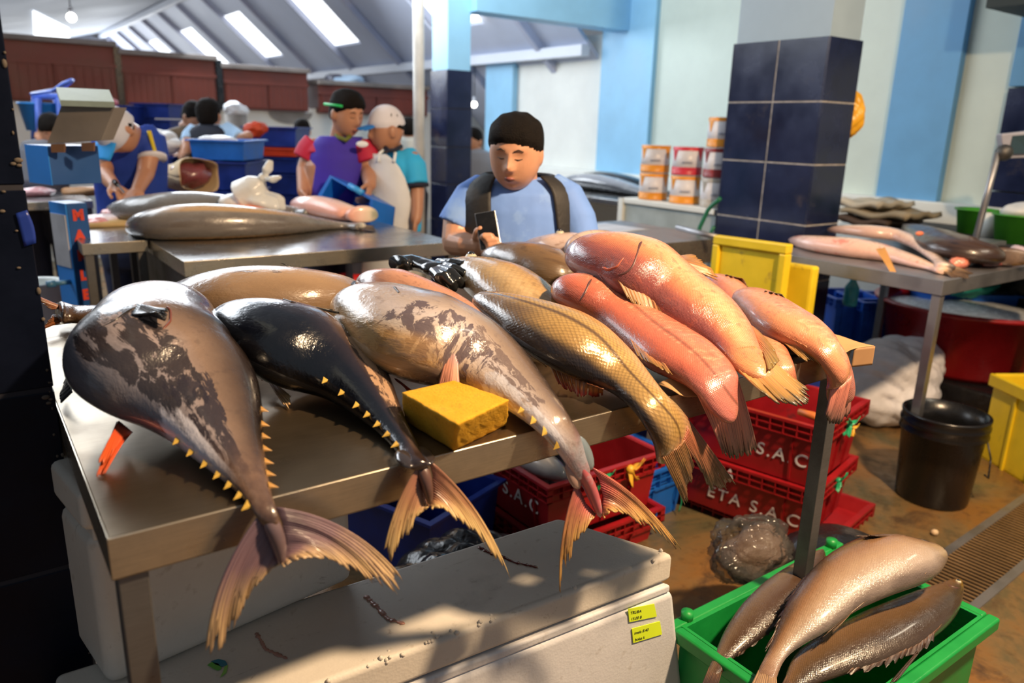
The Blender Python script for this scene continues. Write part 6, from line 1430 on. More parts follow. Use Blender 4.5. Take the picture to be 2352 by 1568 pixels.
# --- fish on the second table (top at .975)
T2Z = .975
mc1 = fish_mat('grey_brown_cobia', [(0, G((100, 92, 86))), (.3, G((160, 154, 144))), (.55, G((188, 184, 174))), (.8, G((222, 212, 194))), (1, G((160, 150, 138)))], head=(.03, .14, G((130, 96, 76))), rough=.28, coat=.5, scales=0, blush=[((.3, .4, .6, .8), (-.75, -.6, -.35, -.2), G((210, 160, 90)), .7), ((.2, .28, .42, .5), (.5, .7, .95, 1.1), G((225, 150, 95)), .7)])
L = [(296, 523), (310, 542), (350, 550), (450, 550), (560, 546), (660, 538), (740, 528), (800, 524), (830, 524)]
R = [(296, 523), (300, 505), (330, 486), (390, 470), (480, 466), (580, 474), (680, 488), (760, 505), (830, 518)]
FX = FishFit(L, R, [(0, T2Z), (1, T2Z)], [(0, .8), (.5, .8), (1, .5)], n=30)
t = thing('cobia', 'long grey brown fish lying in front on the second steel table, gill open', 'fish', FX.c[10] * [1, 1, 0] + UP * T2Z); FX.body('body', mc1, t)
fin('tail_fin', [FX.at(.96, -.9), FX.at(.96, .9)], [Zp(862, 532, T2Z + .005), Zp(860, 516, T2Z + .01)], m_gt, t, 8)
slit(FX, [(.05, .9), (.085, .5), (.09, .0), (.06, -.6)], .006, t); slit(FX, [(.10, .9), (.13, .5), (.135, .0), (.11, -.5)], .003, t)
obj('pectoral_fin', MB().sphere(FX.at(.30, .85, .004), (.09, .018, .006), 16, 8, [unit(FX.T[9]), FX.E[9], UP]), M('orange_tan_fin', G((215, 150, 100)), .4), t)
mc2 = fish_mat('dark_grey_cobia', [(0, G((100, 98, 96))), (.4, G((146, 146, 144))), (.7, G((168, 168, 164))), (1, G((120, 116, 110)))], head=(.02, .1, G((110, 96, 84))), rough=.3, coat=.45)
L = [(245, 488), (258, 500), (300, 512), (380, 516), (460, 512), (560, 505), (660, 498), (720, 494)]
R = [(245, 488), (255, 468), (300, 452), (380, 441), (450, 438), (540, 450), (620, 464), (690, 476), (722, 486)]
FY = FishFit(L, R, [(0, T2Z), (1, T2Z)], [(0, .8), (.5, .8), (1, .5)], n=28)
t = thing('cobia', 'darker grey fish lying behind the other long fish on the second steel table', 'fish', FY.c[10] * [1, 1, 0] + UP * T2Z); FY.body('body', mc2, t)
slit(FY, [(.04, .9), (.07, .5), (.075, .0), (.05, -.6)], .005, t)
L = [(668, 468), (690, 490), (740, 500), (790, 508), (820, 510), (834, 500)]
R = [(668, 468), (690, 452), (730, 448), (775, 458), (812, 474), (834, 490)]
FW = FishFit(L, R, [(0, T2Z + .01), (1, T2Z + .01)], [(0, .85), (.5, .8), (1, .6)], n=22)
t = thing('fish', 'gutted pale pinkish white fish at the far corner of the second steel table', 'fish', FW.c[8] * [1, 1, 0] + UP * T2Z); FW.body('body', fish_mat('pale_gutted_flesh', [(0, G((235, 170, 150))), (.4, G((245, 205, 185))), (.8, G((225, 205, 180))), (1, G((150, 150, 130)))], rough=.35, coat=.3, patch=dict(col=G((235, 150, 130)), s=(.1, .2, .8, .9), q=(-1, -.8, .6, .9), thr=.55, sc=20, op=.5, soft=.1)), t)
fin('pectoral_fin', [FW.at(.25, .2, .004), FW.at(.32, .5, .004)], [FW.at(.12, .1, .012), FW.at(.12, .4, .012)], m_gf, t, 6)
# knotted clear bag with orange roe
kb = thing('plastic_bag', 'knotted clear plastic bag of orange fish pieces behind the long grey fish', 'bag', Fp(590, 470, 3.6))
m_clearb = M('cloudy_plastic_film', (0.78, 0.78, 0.74), .25, 0, .06, 12, .6, 14, alpha=.82)
obj('bag_body', MB().sphere(Fp(585, 462, 3.6), (.15, .085, .055), 26, 14, [HR, HF, UP], lambda q, p: p * (1 + .12 * math.sin(5 * q[0] + 3 * q[2]) + .10 * math.sin(9 * q[1]))).tube([Fp(560, 452, 3.6), Fp(590, 428, 3.59), Fp(602, 414, 3.58)], [.085, .062, .022], 14), m_clearb, kb, remesh=.008, sm=2)
obj('bag_knot', MB().sphere(Fp(604, 408, 3.58), (.024, .02, .022), 12, 8).tube([Fp(606, 406, 3.58), Fp(615, 388, 3.57), Fp(622, 368, 3.57)], [.012, .035, .018], 10, flat=.5).tube([Fp(608, 410, 3.58), Fp(628, 412, 3.56), Fp(645, 406, 3.56)], [.012, .034, .016], 10, flat=.5), m_clearb, kb, remesh=.006, sm=1)
tag(blob(Fp(555, 482, 3.52), (.14, .06, .025), 21, M('orange_roe', G((235, 130, 80)), .4, bump=.5, bs=60, dirt=G((240, 190, 160)), dscale=20, dthr=.5), 'fish_roe', '', 'roe', amp=.2, squash=None) , 'orange roe pieces inside the knotted clear bag', 'roe')
# --- far work table of the man in the polo shirt
sheet_table('far steel table with fish pieces between the dark pillar and the scale', -.9, .62, 4.95, 5.8, .985, (m_steel_grey, m_edge, m_steel_dk), .045, topmat=m_top2)
t6 = sheet_table('narrow steel table where the man in the polo shirt cuts fish', .36, .592, 3.32, 4.10, .975, (m_steel_grey, m_edge, m_steel_dk), .045, topmat=m_top2)
tag(obj('cutting_board', MB().box(.37, .72, 3.78, 4.06, .976, .996), M('wooden_cutting_board', (.45, .32, .14), .6)), 'pale wooden cutting board under the hands of the man in the polo shirt', 'cutting board')
m_flesh = M('raw_pink_flesh', G((215, 150, 150)), .3, coat=.4, bump=.5, bs=25, dirt=G((235, 215, 215)), dscale=16, dthr=.5)
for i, (px, py, f, r, lab) in enumerate([(292, 452, 3.62, (.10, .05, .022), 'pink fillet being cut on the board'), (232, 462, 3.5, (.10, .06, .02), 'white and pink fish scraps beside the cutting board'), (208, 470, 3.4, (.06, .05, .018), 'small pile of pale fish scraps at the table edge by the scale')]):
    P = Fp(px, py, f); P[2] = (1.016 if i == 0 else .993); blob(P, r, 30 + i, m_flesh if i != 1 else M('pale_flesh', G((225, 210, 212)), .3, bump=.5, bs=25), 'fish_fillet', lab, 'fish', amp=.35, fq=4)
P = Fp(190, 436, 4.75); P[2] = 1.0; blob(P, (.13, .06, .03), 35, M('tan_fish_carcass', G((190, 140, 95)), .5, bump=.4), 'fish_carcass', 'tan fish carcass lying behind the blue scale post', 'fish', amp=.3)
P = Fp(82, 436, 4.5); P[2] = 1.01; blob(P, (.10, .06, .03), 36, m_flesh, 'fish_fillet', 'pink fish pieces between the dark pillar and the blue scale', 'fish', amp=.3)
# --- brown paper sack with red meat
bag = thing('paper_sack', 'open brown paper sack full of dark red fish meat', 'sack', Fp(420, 440, 4.4))
C0 = Fp(425, 402, 4.35)
def sack(u, v):
    a = 2 * math.pi * u; r = .078 + .03 * v; ax_ = unit(HR * .8 - HF * .55 + UP * .05); s_ = unit(np.cross(ax_, UP)); u_ = UP
    c = C0 - ax_ * .13 + ax_ * .27 * v
    return c + s_ * r * 1.25 * math.cos(a) + u_ * (r * .85 * math.sin(a) + .01 * math.sin(3 * a + 5 * v)) + ax_ * (.03 * math.cos(3 * a) * v)
obj('paper_wrap', MB().grid(sack, 28, 12), m_card, bag, solid=.003)
ax_ = unit(HR * .8 - HF * .55 + UP * .05)
obj('meat', MB().sphere(C0 + ax_ * .06, (.115, .09, .07), 20, 14, [unit(np.cross(ax_, UP)), ax_, UP], lambda q, p: p * (1 + .08 * math.sin(7 * q[0] + 5 * q[2]) + .06 * math.sin(11 * q[0]))), M('dark_red_meat', G((120, 60, 62)), .3, 0, .3, 14, .5, 20, coat=.4), bag)
# --- stacks of blue crates in the hall
def cr(label, px, py, f, w_, h, d, mat, deg=0, name='fish_crate', group='blue crates stacked in the hall', z=None):
    """crate whose front bottom corner stands at a measured point"""
    P = Fp(px, py, f) if z is None else Zp(px, py, z)
    return crate(name, label, P[0], P[1], P[2], math.degrees(YAW) + deg, w_, d, h, mat, group, ribs=False, taper=.012, rimh=.03)
m_wbag = m_bagw
def stackcol(px0, px1, f, ytops, mat_l, labs, deg=0, d=.4):
    """column of stacked crates; ytops = picture heights of each crate's top, last = floor"""
    x0 = Fp(px0, 400, f); w_ = (px1 - px0) * f / FPX
    zs = [Fp((px0 + px1) / 2, y, f)[2] for y in ytops] + [0.0]
    for k in range(len(zs) - 1):
        zt_, zb2 = zs[k], zs[k + 1] + .012
        if zt_ - zb2 < .03: zb2 = zt_ - .03
        crate('fish_crate', labs[k] if k < len(labs) else labs[-1], x0[0], x0[1], max(zb2, 0), math.degrees(YAW) + deg, w_, d, zt_ - max(zb2, 0), mat_l[min(k, len(mat_l) - 1)], 'blue crates stacked in the hall', ribs=False, taper=.012, rimh=.03)
stackcol(440, 562, 4.75, [322, 372, 440, 520], [m_bluep, m_dbluep], ['bright blue crate with crushed ice on top of a dark stack', 'dark blue crate directly under the one with ice', 'dark blue crate, third down below the one with ice', 'dark blue crate at the foot of the stack below the ice'])
stackcol(322, 400, 6.2, [238, 275, 325, 390], [m_dbluep, m_dbluep], ['tallest dark blue crate by the white stall wall', 'dark blue crate, second down by the white stall wall', 'dark blue crate, third down by the white stall wall', 'dark blue crate at the foot of the tall stack by the stall wall'])
stackcol(256, 316, 6.0, [243, 290, 350], [m_dbluep], ['dark blue crate just behind the hood of the scale', 'dark blue crate under the one behind the hood of the scale', 'dark blue crate on the floor behind the man in the polo shirt'])
stackcol(566, 682, 5.9, [292, 340, 362, 400, 450], [m_dbluep, M('orange_red_crate', (.62, .06, .02), .4), m_dbluep, m_dbluep], ['dark blue crate above the orange red one', 'orange red crate in the middle of the dark blue stack', 'dark blue crate just under the orange red one', 'dark blue crate second under the orange red one', 'dark blue crate on the floor below the orange red one'])
stackcol(350, 398, 5.3, [360, 420], [m_dbluep], ['dark blue crate under the white bag beside the man in the polo shirt', 'dark blue floor crate beside the man in the polo shirt'])
P = Fp(500, 320, 4.9); blob(P, (.12, .08, .025), 40, m_ice, 'crushed_ice', 'heap of crushed ice on the bright blue crate', 'ice', amp=.3, kind='stuff')
blob(Fp(368, 325, 5.4), (.12, .07, .085), 41, m_wbag, 'plastic_bag', 'crumpled white plastic bag beside the man in the polo shirt', 'bag', amp=.4, fq=4, crumple=.15)
P = Fp(540, 252, 7.5); blob(P, (.11, .09, .075), 42, m_wbag, 'plastic_bag', 'white knotted bag resting on a grey post in front of the stall wall', 'bag', amp=.3)
tag(obj('stone_post', MB().tube([(P[0], P[1], 0), (P[0], P[1], P[2] - .04)], .10, 16), M('grey_weathered_post', (.22, .20, .18), .8)), 'grey weathered post below the white knotted bag', 'post')
gl_ = blob(Fp(585, 297, 5.6), (.075, .05, .05), 43, M('orange_rubber', G((200, 70, 35)), .5, bump=.4), 'rubber_glove', 'orange rubber glove lying on top of the dark blue crates', 'glove', amp=.45, fq=4)
# --- plastic chairs stacked behind the scale
chs = thing('plastic_chair', 'light blue plastic chair with curved arms upside down on a stack behind the scale', 'chair', Fp(110, 300, 5.2))
m_chb = M('periwinkle_plastic', (.10, .20, .75), .35); m_chb2 = M('sky_blue_plastic', (.02, .25, .72), .35)
obj('seat', prism(MB(), [(70, 214, 5.2), (140, 214, 5.2), (140, 226, 5.2), (70, 226, 5.2)], .34), m_chb, chs, bevel=.01)
obj('armrest', MB().tube([Fp(72, 216, 5.15), Fp(120, 210, 5.1), Fp(148, 192, 5.1), Fp(166, 184, 5.1)], [.014, .016, .022, .020], 12, flat=.6), m_chb, chs)
obj('armrest', MB().tube([Fp(75, 214, 5.5), Fp(125, 206, 5.5), Fp(150, 196, 5.5), Fp(166, 184, 5.45)], [.014, .016, .022, .020], 12, flat=.6), m_chb, chs)
for (a, b_, f_) in ((88, 88, 5.2), (136, 140, 5.2), (80, 76, 5.5), (130, 134, 5.5)):
    obj('leg', MB().tube([Fp(a, 225, f_), Fp(b_, 320, f_)], [.022, .014], 10), m_chb, chs)
t = thing('plastic_tub', 'sky blue plastic tub under the upturned chair behind the scale', 'tub', Fp(110, 270, 5.3))
obj('body', MB().lathe(Fp(108, 300, 5.35), [(.02, 0), (.12, 0), (.15, .17), (.16, .17), (.155, .18), (.14, .17), (.11, .012), (.01, .012)], 28), m_chb2, t)
# blue crate held by the two men
hc = thing('fish_crate', 'bright blue crate tilted between the two standing men in vest and apron', 'crate', Fp(800, 460, 3.95))
CP = [Fp(758, 402, 4.0), Fp(857, 458, 3.85), Fp(852, 508, 3.85), Fp(728, 452, 4.0)]
dn = unit(np.cross(CP[1] - CP[0], CP[3] - CP[0])); dn = dn if dn @ HF > 0 else -dn
b = MB(); w_ = .012
def quadp(Q, u, v): return (Q[0] * (1 - u) + Q[1] * u) * (1 - v) + (Q[3] * (1 - u) + Q[2] * u) * v
for (u0, u1, v0, v1) in ((0, 1, 0, .08), (0, 1, .92, 1), (0, .06, .08, .92), (.94, 1, .08, .92)):
    f_ = [quadp(CP, u0, v0), quadp(CP, u1, v0), quadp(CP, u1, v1), quadp(CP, u0, v1)]; b.hexa([tuple(p) for p in f_] + [tuple(p + dn * .20) for p in f_])
f_ = [quadp(CP, 0, 0), quadp(CP, 1, 0), quadp(CP, 1, 1), quadp(CP, 0, 1)]; b.hexa([tuple(p + dn * .19) for p in f_] + [tuple(p + dn * .20) for p in f_])
obj('body', b, M('vivid_blue_plastic', (.01, .15, .62), .35), hc, smooth=False)
obj('grip', MB().tube([quadp(CP, .45, -.02), quadp(CP, .75, -.02)], .016, 10), M('pale_blue_grip', (.04, .3, .7), .4), hc)
# items under / behind the second table
P_ = Zp(700, 655, .30)
crate('fish_crate', 'blue crate under the far end of the second steel table', P_[0], P_[1], .30, math.degrees(YAW) + 5, .26, .3, .25, M('medium_blue_plastic', (.01, .10, .50), .4), ribs=False, taper=.012, rimh=.03)
crate('fish_crate', 'dark blue crate that carries the one under the second steel table', P_[0], P_[1], .0, math.degrees(YAW) + 5, .26, .3, .29, m_dbluep, ribs=False, taper=.012, rimh=.03)
t = thing('bucket', 'white pail standing by the dark pillar', 'bucket', Zp(95, 668, .62) * [1, 1, 0])
c = Fp(92, 690, 3.3); obj('body', MB().lathe((c[0], c[1], 0), [(.01, 0), (.08, 0), (.095, c[2] + .08), (.10, c[2] + .08), (.098, c[2] + .09), (.088, c[2] + .08), (.075, .012), (.01, .012)], 24), m_white, t)

# ================================================================== SIDE WALL: counter, tins, table, hose
# steel counter along the wall with the dark tuna
ct = thing('steel_counter', 'steel counter against the white wall behind the seated man', 'counter', (4.55, 4.6, 0))
obj('worktop', MB().box(4.0, 5.06, 3.75, 6.6, .90, .95), m_top2, ct, bevel=.01); obj('backsplash', MB().box(5.02, 5.07, 3.75, 6.6, .95, 1.04), m_white, ct, bevel=.008)
for x in (4.05, 4.95):
    for y in (3.8, 6.5): obj('leg', MB().tube([(x, y, 0), (x, y, .9)], .02, 10), m_steel_grey, ct)
mdt = fish_mat('blue_black_tuna_skin', [(0, G((170, 175, 185))), (.3, G((120, 124, 132))), (.55, G((40, 46, 54))), (.8, G((16, 20, 26))), (1, G((30, 36, 42)))], rough=.22, coat=.6)
CT = [Xp(1300, 400, 4.6), Xp(1350, 415, 4.6), Xp(1400, 435, 4.55), Xp(1440, 462, 4.5), Xp(1462, 482, 4.45)]
for i, (off, r, lab) in enumerate([((0, 0, 0), (.03, .10, .11, .08, .02), 'dark blue black tuna on the steel counter behind the seated man'), ((-.20, -.05, -.05), (.02, .09, .10, .07, .02), 'silvery bellied tuna lying in front of the dark one on the steel counter')]):
    P = [p * [1, 1, 0] + UP * (.95 + max(r[k] * .75, .02)) + np.array(off) * [1, 1, 0] for k, p in enumerate([np.array((4.62, 5.55, 0)), np.array((4.6, 5.25, 0)), np.array((4.58, 4.9, 0)), np.array((4.55, 4.5, 0)), np.array((4.5, 4.1, 0))])]
    mb = MB().tube(P, list(r), 20, round_=True, flat=.75)
    n_ = len(mb.v) // 20; mb.att['fq'] = [(k / n_, math.cos(2 * math.pi * j / 20) * (1 if i == 0 else -1), math.sin(2 * math.pi * j / 20)) for k in range(n_) for j in range(20)]; mb.att['rest'] = [(k / n_, j * .01, 0) for k in range(n_) for j in range(20)]
    t = thing('tuna', lab, 'fish', P[2]); obj('body', mb, mdt, t, sub=1)
    e_ = P[-1]; fin('tail_fin', [e_ + [-.01, 0, 0], e_ + [.01, 0, 0]], [e_ + [-.11, -.12, .0], e_ + [0, -.06, 0], e_ + [.11, -.12, 0]], m_pect, t, 8)
# low steel table with papers
t7 = sheet_table('small steel table with paper sheets behind the biggest pink grouper', 2.62, 3.22, 2.55, 3.35, .93, (m_steel_grey, m_edge, m_steel_grey), .12, topmat=m_steel_grey)
sheet('paper_sheet', 'white and blue paper sheets lying on the small steel table', 'paper', [(2.68, 3.25, .932), (3.02, 3.28, .932), (3.05, 2.95, .932), (2.72, 2.92, .932)], M('printed_paper', (.62, .66, .74), .6, dirt=(.12, .2, .5), dscale=12, dthr=.6), wav=.001)
sheet('paper_sheet', 'pale tan paper strip beside the white paper on the small steel table', 'paper', [(2.65, 2.88, .932), (2.80, 2.90, .932), (2.82, 2.70, .932), (2.68, 2.68, .932)], M('tan_paper', (.6, .5, .38), .7), wav=.001)
tag(obj('steel_rail', MB().tube([Xp(1555, 522, 3.0), Xp(1650, 545, 3.0)], .014, 10), m_steel_grey), 'thin steel rail running from the small table to the navy column', 'rail')
# tin shelf
SX = 3.60
s1 = Xp(1465, 470, SX)
zsh = Xp(1499, 458, SX)[2]
shf = thing('tin_shelf', 'white shelf unit carrying the paint tins beside the navy column', 'shelf', (SX, 3.2, 0))
obj('shelf_board', MB().box(SX - .12, SX + .22, 2.88, 3.66, zsh - .03, zsh), m_white, shf, bevel=.004)
obj('side_panel', MB().box(SX - .10, SX + .20, 2.88, 3.62, .02, zsh - .031), M('pale_grey_panel', (.40, .46, .46), .4), shf, smooth=False)
obj('post', MB().box(SX - .125, SX - .10, 3.62, 3.66, .0, zsh + .0), m_white, shf, smooth=False)
m_tin = M('tin_label_white', (.70, .68, .70), .4); m_or = M('orange_tin_band', (.80, .30, .02), .4); m_rd = M('red_tin_band', (.62, .03, .05), .4); m_dkred = M('dark_red_band', (.25, .02, .02), .4)
def tin(px, py, lab, mband, top=None, row=0):
    P = Xp(px, py, SX); z = zsh + .001 + row * .169; c = (P[0], P[1], z); R_ = .090; h = .166
    t = thing('paint_tin', lab, 'tin', c, 'paint tins stacked on the white shelf')
    obj('can', MB().lathe(c, [(.01, 0), (R_, 0), (R_, h), (R_ - .004, h), (R_ - .006, h - .006), (.01, h - .006)], 32), m_tin, t)
    obj('base_band', MB().lathe(c, [(R_ + .001, .004), (R_ + .001, .048), (R_ - .002, .048), (R_ - .002, .004)], 32), mband, t)
    obj('top_band', MB().lathe(c, [(R_ + .001, h - .022), (R_ + .001, h - .002), (R_ - .002, h - .002), (R_ - .002, h - .022)], 32), mband, t)
    v_ = unit((CAM - np.array(c)) * [1, 1, 0]); sd = np.array([-v_[1], v_[0], 0])
    for k in (-1, 1):      # coloured corners left and right of the white label
        a0 = math.atan2(v_[1], v_[0]) + k * .95; mb = MB(); mb.grid(lambda u, v: (c[0] + (R_ + .0015) * math.cos(a0 + (u - .5) * .5 * (1 - .8 * v)), c[1] + (R_ + .0015) * math.sin(a0 + (u - .5) * .5 * (1 - .8 * v)), z + h - .02 - .06 * v), 6, 4); obj('label_corner', mb, mband, t)
    q = np.array(c) + v_ * (R_ + .002) - sd * -.03; obj('print_line', MB().grid(lambda u, v: np.array(c) + v_ * (R_ + .003) * 1.0 + sd * (.030 - .06 * u) + UP * (.07 + .012 * v), 4, 1), M('faint_print', (.35, .35, .4), .5) if 'faint_print' not in bpy.data.materials else bpy.data.materials['faint_print'], t, solid=.001)
    return t
m_none = m_tin
tin(1499, 456, 'orange banded paint tin at the wall end of the bottom row', m_or, row=0); tin(1571, 465, 'orange and yellow banded paint tin in the middle of the bottom row', m_or, row=0); tin(1643, 474, 'plain banded paint tin in the bottom row touching the navy column', M('grey_tin_band', (.4, .36, .3), .4), row=0)
tin(1499, 456, 'orange banded paint tin at the wall end of the second row', m_or, row=1); tin(1571, 465, 'red banded paint tin in the middle of the second row', m_rd, row=1); tin(1643, 474, 'dark red banded paint tin of the second row by the navy column', m_dkred, row=1)
tin(1646, 475, 'single orange topped paint tin on top of the two rows', m_or, row=2)
tag(obj('garden_hose', MB().tube(resample([Xp(1655, 455, 3.15), Xp(1628, 478, 3.15), Xp(1608, 520, 3.15), Xp(1597, 560, 3.15), Xp(1592, 620, 3.15), Xp(1588, 760, 3.15)], 24), .011, 10).tube(resample([Xp(1640, 520, 3.12), Xp(1618, 560, 3.12), Xp(1605, 600, 3.12), Xp(1600, 760, 3.12)], 16), .009, 10), M('green_hose_rubber', (.01, .14, .07), .4)), 'dark green hose hanging beside the navy column', 'hose')
# --- yellow crate lid / shallow crate standing on edge
yl_ = thing('crate_lid', 'yellow plastic crate standing on its side against the navy column', 'crate', (2.75, 2.2, .5))
Y0, Y1, Y2, Y3 = Xp(1638, 540, 2.75), Xp(1808, 562, 2.75), Xp(1808, 700, 2.75), Xp(1612, 660, 2.75)
Q = [Y0, Y1 + (Y1 - Y0) * .0, Y1 * [1, 1, 0] + UP * .56, Y0 * [1, 1, 0] + UP * .56]
nn = np.array([1.0, 0, 0]); b = MB()
for (u0, u1, v0, v1, d0, d1) in ((0, 1, 0, .09, 0, .045), (0, 1, .91, 1, 0, .045), (0, .09, .09, .91, 0, .045), (.91, 1, .09, .91, 0, .045), (.09, .91, .09, .91, .018, .044)):
    f_ = [quadp(Q, u0, v0), quadp(Q, u1, v0), quadp(Q, u1, v1), quadp(Q, u0, v1)]; b.hexa([tuple(p + nn * d0) for p in f_] + [tuple(p + nn * d1) for p in f_])
obj('body', b, m_yelp, yl_, smooth=False, bevel=.006)
Q2 = [np.array([q[0] + .10, q[1] - .07, q[2] if q[2] < .6 else q[2] - .09]) for q in Q]; b = MB(); b.hexa([tuple(p) for p in Q2] + [tuple(p + nn * .05) for p in Q2]); o = tag(obj('crate_lid', b, m_yelp, smooth=False, bevel=.012), 'second yellow lid leaning behind the yellow crate, seen beside the grey table leg', 'crate')
tag(obj('storage_crate', MB().box(2.72, 3.02, 1.75, 2.45, 0, .555), m_dbluep, bevel=.01), 'dark blue crate on the floor carrying the upright yellow crate', 'crate')

# --- fish on the right table
T3Z = .92
mp1 = fish_mat('pale_pink_belly', [(0, G((225, 180, 165))), (.3, G((240, 205, 185))), (.55, G((235, 190, 150))), (.8, G((150, 130, 112))), (1, G((100, 88, 80)))], rough=.3, coat=.4, patch=dict(col=G((225, 120, 105)), s=(-.1, .0, .9, 1), q=(-1, -.9, .7, 1), thr=.56, sc=12, op=.7, soft=.08))
def fish3(L, R, zb, lab, mat, n=24, tr=((0, .8), (1, .5)), name='fish'):
    F = FishFit(L, R, zb, list(tr), n=n); t = thing(name, lab, 'fish', F.c[8] * [1, 1, 0] + UP * zb[0][1]); F.body('body', mat, t); return F, t
F, t = fish3([(1812, 550), (1825, 568), (1880, 580), (1960, 592), (2040, 600), (2110, 618), (2170, 627)], [(1812, 550), (1822, 541), (1880, 541), (1960, 545), (2030, 558), (2100, 585), (2170, 620)], [(0, T3Z), (1, T3Z)], 'pale bellied fish lying at the front edge of the grey table', mp1)
fin('tail_fin', [F.at(.96, -.9), F.at(.96, .9)], [Zp(2225, 640, T3Z), Zp(2222, 622, T3Z + .01)], m_gf, t, 8)
F, t = fish3([(1900, 528), (1940, 538), (2000, 548), (2060, 552), (2100, 570), (2140, 600), (2165, 618)], [(1900, 528), (1925, 516), (1990, 516), (2050, 520), (2100, 535), (2150, 575), (2180, 612)], [(0, T3Z + .06), (.6, T3Z + .05), (1, T3Z + .01)], 'pale fish bent across the one at the front edge of the grey table', fish_mat('white_bellied_skin', [(0, G((215, 175, 160))), (.35, G((245, 215, 195))), (.7, G((130, 110, 98))), (1, G((84, 74, 70)))], rough=.28, coat=.5, patch=dict(col=G((150, 60, 70)), s=(.1, .18, .35, .42), q=(.2, .4, 1, 1.2), thr=.40, sc=10, op=.8, soft=.1)))
fin('tail_fin', [F.at(.96, -.9), F.at(.96, .9)], [Zp(2190, 640, T3Z), Zp(2240, 628, T3Z)], m_gf, t, 8)
F, t = fish3([(2075, 515), (2095, 545), (2140, 580), (2180, 600), (2240, 605), (2290, 600)], [(2075, 515), (2110, 510), (2170, 520), (2230, 545), (2280, 565), (2320, 585)], [(0, T3Z + .05), (1, T3Z)], 'dark brown flat fish with mottled skin behind the bent pale fish', fish_mat('dark_mottled_skin', [(0, G((60, 42, 34))), (.5, G((92, 66, 50))), (.85, G((130, 104, 84))), (1, G((110, 92, 78)))], rough=.35, coat=.35, speck=(G((40, 26, 20)), 26, .8)), tr=((0, .5), (1, .4)))
obj('pectoral_fin', MB().sphere(Zp(2112, 536, T3Z + .14), (.025, .014, .01), 12, 8), M('orange_small_fin', G((235, 130, 90)), .4), t)
blob(Zp(2205, 602, T3Z + .025), (.06, .035, .028), 50, M('pink_orange_flesh', G((240, 140, 115)), .3, coat=.4, dirt=G((225, 175, 140)), dscale=14, dthr=.5), 'fish_fillet', 'bright pink piece of fish between the dark fish and the table edge', 'fish', amp=.2)
blob(Zp(2275, 598, T3Z + .02), (.10, .05, .03), 51, M('dark_offal', G((96, 58, 50)), .3, coat=.4, bump=.6, dirt=G((180, 90, 80)), dscale=20, dthr=.55), 'fish_offal', 'dark reddish fish pieces at the far end of the grey table', 'fish', amp=.3)
blob(Zp(2335, 578, T3Z + .04), (.06, .04, .032), 52, M('pale_mauve_flesh', G((210, 190, 200)), .3, coat=.4), 'fish_piece', 'pale mauve fish piece at the frame end of the grey table', 'fish', amp=.25)
sheet('paper_strip', 'tan paper strip hanging over the front edge of the grey table', 'paper', [Zp(2012, 572, T3Z + .075), Zp(2032, 568, T3Z + .075), Zp(2062, 632, T3Z - .01) , Zp(2048, 630, T3Z - .01)], M('tan_strip_paper', G((205, 150, 85)), .7), wav=.001)
# --- counter and goods by the wall on the other side of the navy column
m_dark = M('dark_counter_board', (.03, .032, .035), .6)
c2 = thing('dark_counter', 'dark counter along the wall behind the grey table', 'counter', (4.8, 1.6, 0))
obj('worktop', MB().box(4.35, 5.07, -.6, 2.5, .90, .935), m_dark, c2, bevel=.006); obj('front_panel', MB().box(4.98, 5.0, -.6, 2.5, .0, .90), m_black, c2, smooth=False)
m_sack1, m_sack2 = M('tan_sack_cloth', (.34, .28, .19), .8, bump=.4, bs=30), M('dark_brown_sack', (.08, .05, .035), .8, bump=.4, bs=30)
for i, (px0, px1, py, z, m_, lab) in enumerate([(1935, 2060, 500, .95, m_sack2, 'dark brown folded sack at the bottom of the pile by the column'), (1950, 2105, 478, 1.0, m_sack1, 'tan folded sack in the middle of the pile by the column'), (1930, 2040, 462, 1.05, M('pale_sack_cloth', (.5, .45, .36), .8, bump=.4, bs=30), 'pale folded sack on top of the pile by the column')]):
    a, b_ = Xp(px0, py, 4.55), Xp(px1, py, 4.55); y0, y1 = min(a[1], b_[1]), max(a[1], b_[1])
    tag(obj('folded_sack', MB().grid(lambda u, v: (4.45 + .42 * v, y0 + (y1 - y0) * u, z + .012 * math.sin(9 * u + 3 * v) + .01 * math.sin(14 * v)), 16, 8), m_, solid=.03), lab, 'sack', 'folded sacks on the counter')
t = thing('plastic_basin', 'green basin on the dark counter beside the pole of the small scale', 'basin', Xp(2238, 490, 4.7))
m_gb = M('grass_green_plastic', (.05, .30, .02), .4)
def basin(t, c, r, h, mat, r2=.8): obj('body', MB().lathe(c, [(.01, 0), (r * r2, 0), (r, h), (r + .012, h), (r + .012, h + .008), (r - .006, h + .008), (r * r2 - .006, .01), (.01, .01)], 28), mat, t)
c = Xp(2240, 500, 4.72); basin(t, (c[0], c[1], .936), .10, .13, m_gb)
t = thing('plastic_basin', 'green basin with a white bag in it at the end of the dark counter', 'basin', Xp(2335, 500, 4.5)); c = Xp(2340, 505, 4.5); basin(t, (c[0], c[1], .936), .115, .14, m_gb)
blob((c[0], c[1], 1.095), (.10, .09, .05), 61, m_wbag, 'plastic_bag', 'white plastic bag bulging out of the green basin', 'bag', amp=.3)
c = Xp(2285, 490, 4.6); tag(obj('white_tub', MB().lathe((c[0], c[1], .936), [(.01, 0), (.05, 0), (.06, .13), (.045, .13), (.04, .02), (.01, .02)], 20), m_white), 'white tapered tub between the two green basins', 'tub')
s2 = thing('weighing_scale', 'small steel counter scale with a tilted display on a thin pole', 'scale', Xp(2255, 520, 4.2))
a, b_ = Xp(2242, 540, 4.2), Xp(2292, 350, 4.2); obj('pole', MB().tube([(a[0], a[1], .94), b_], .016, 12), m_steel_grey, s2)
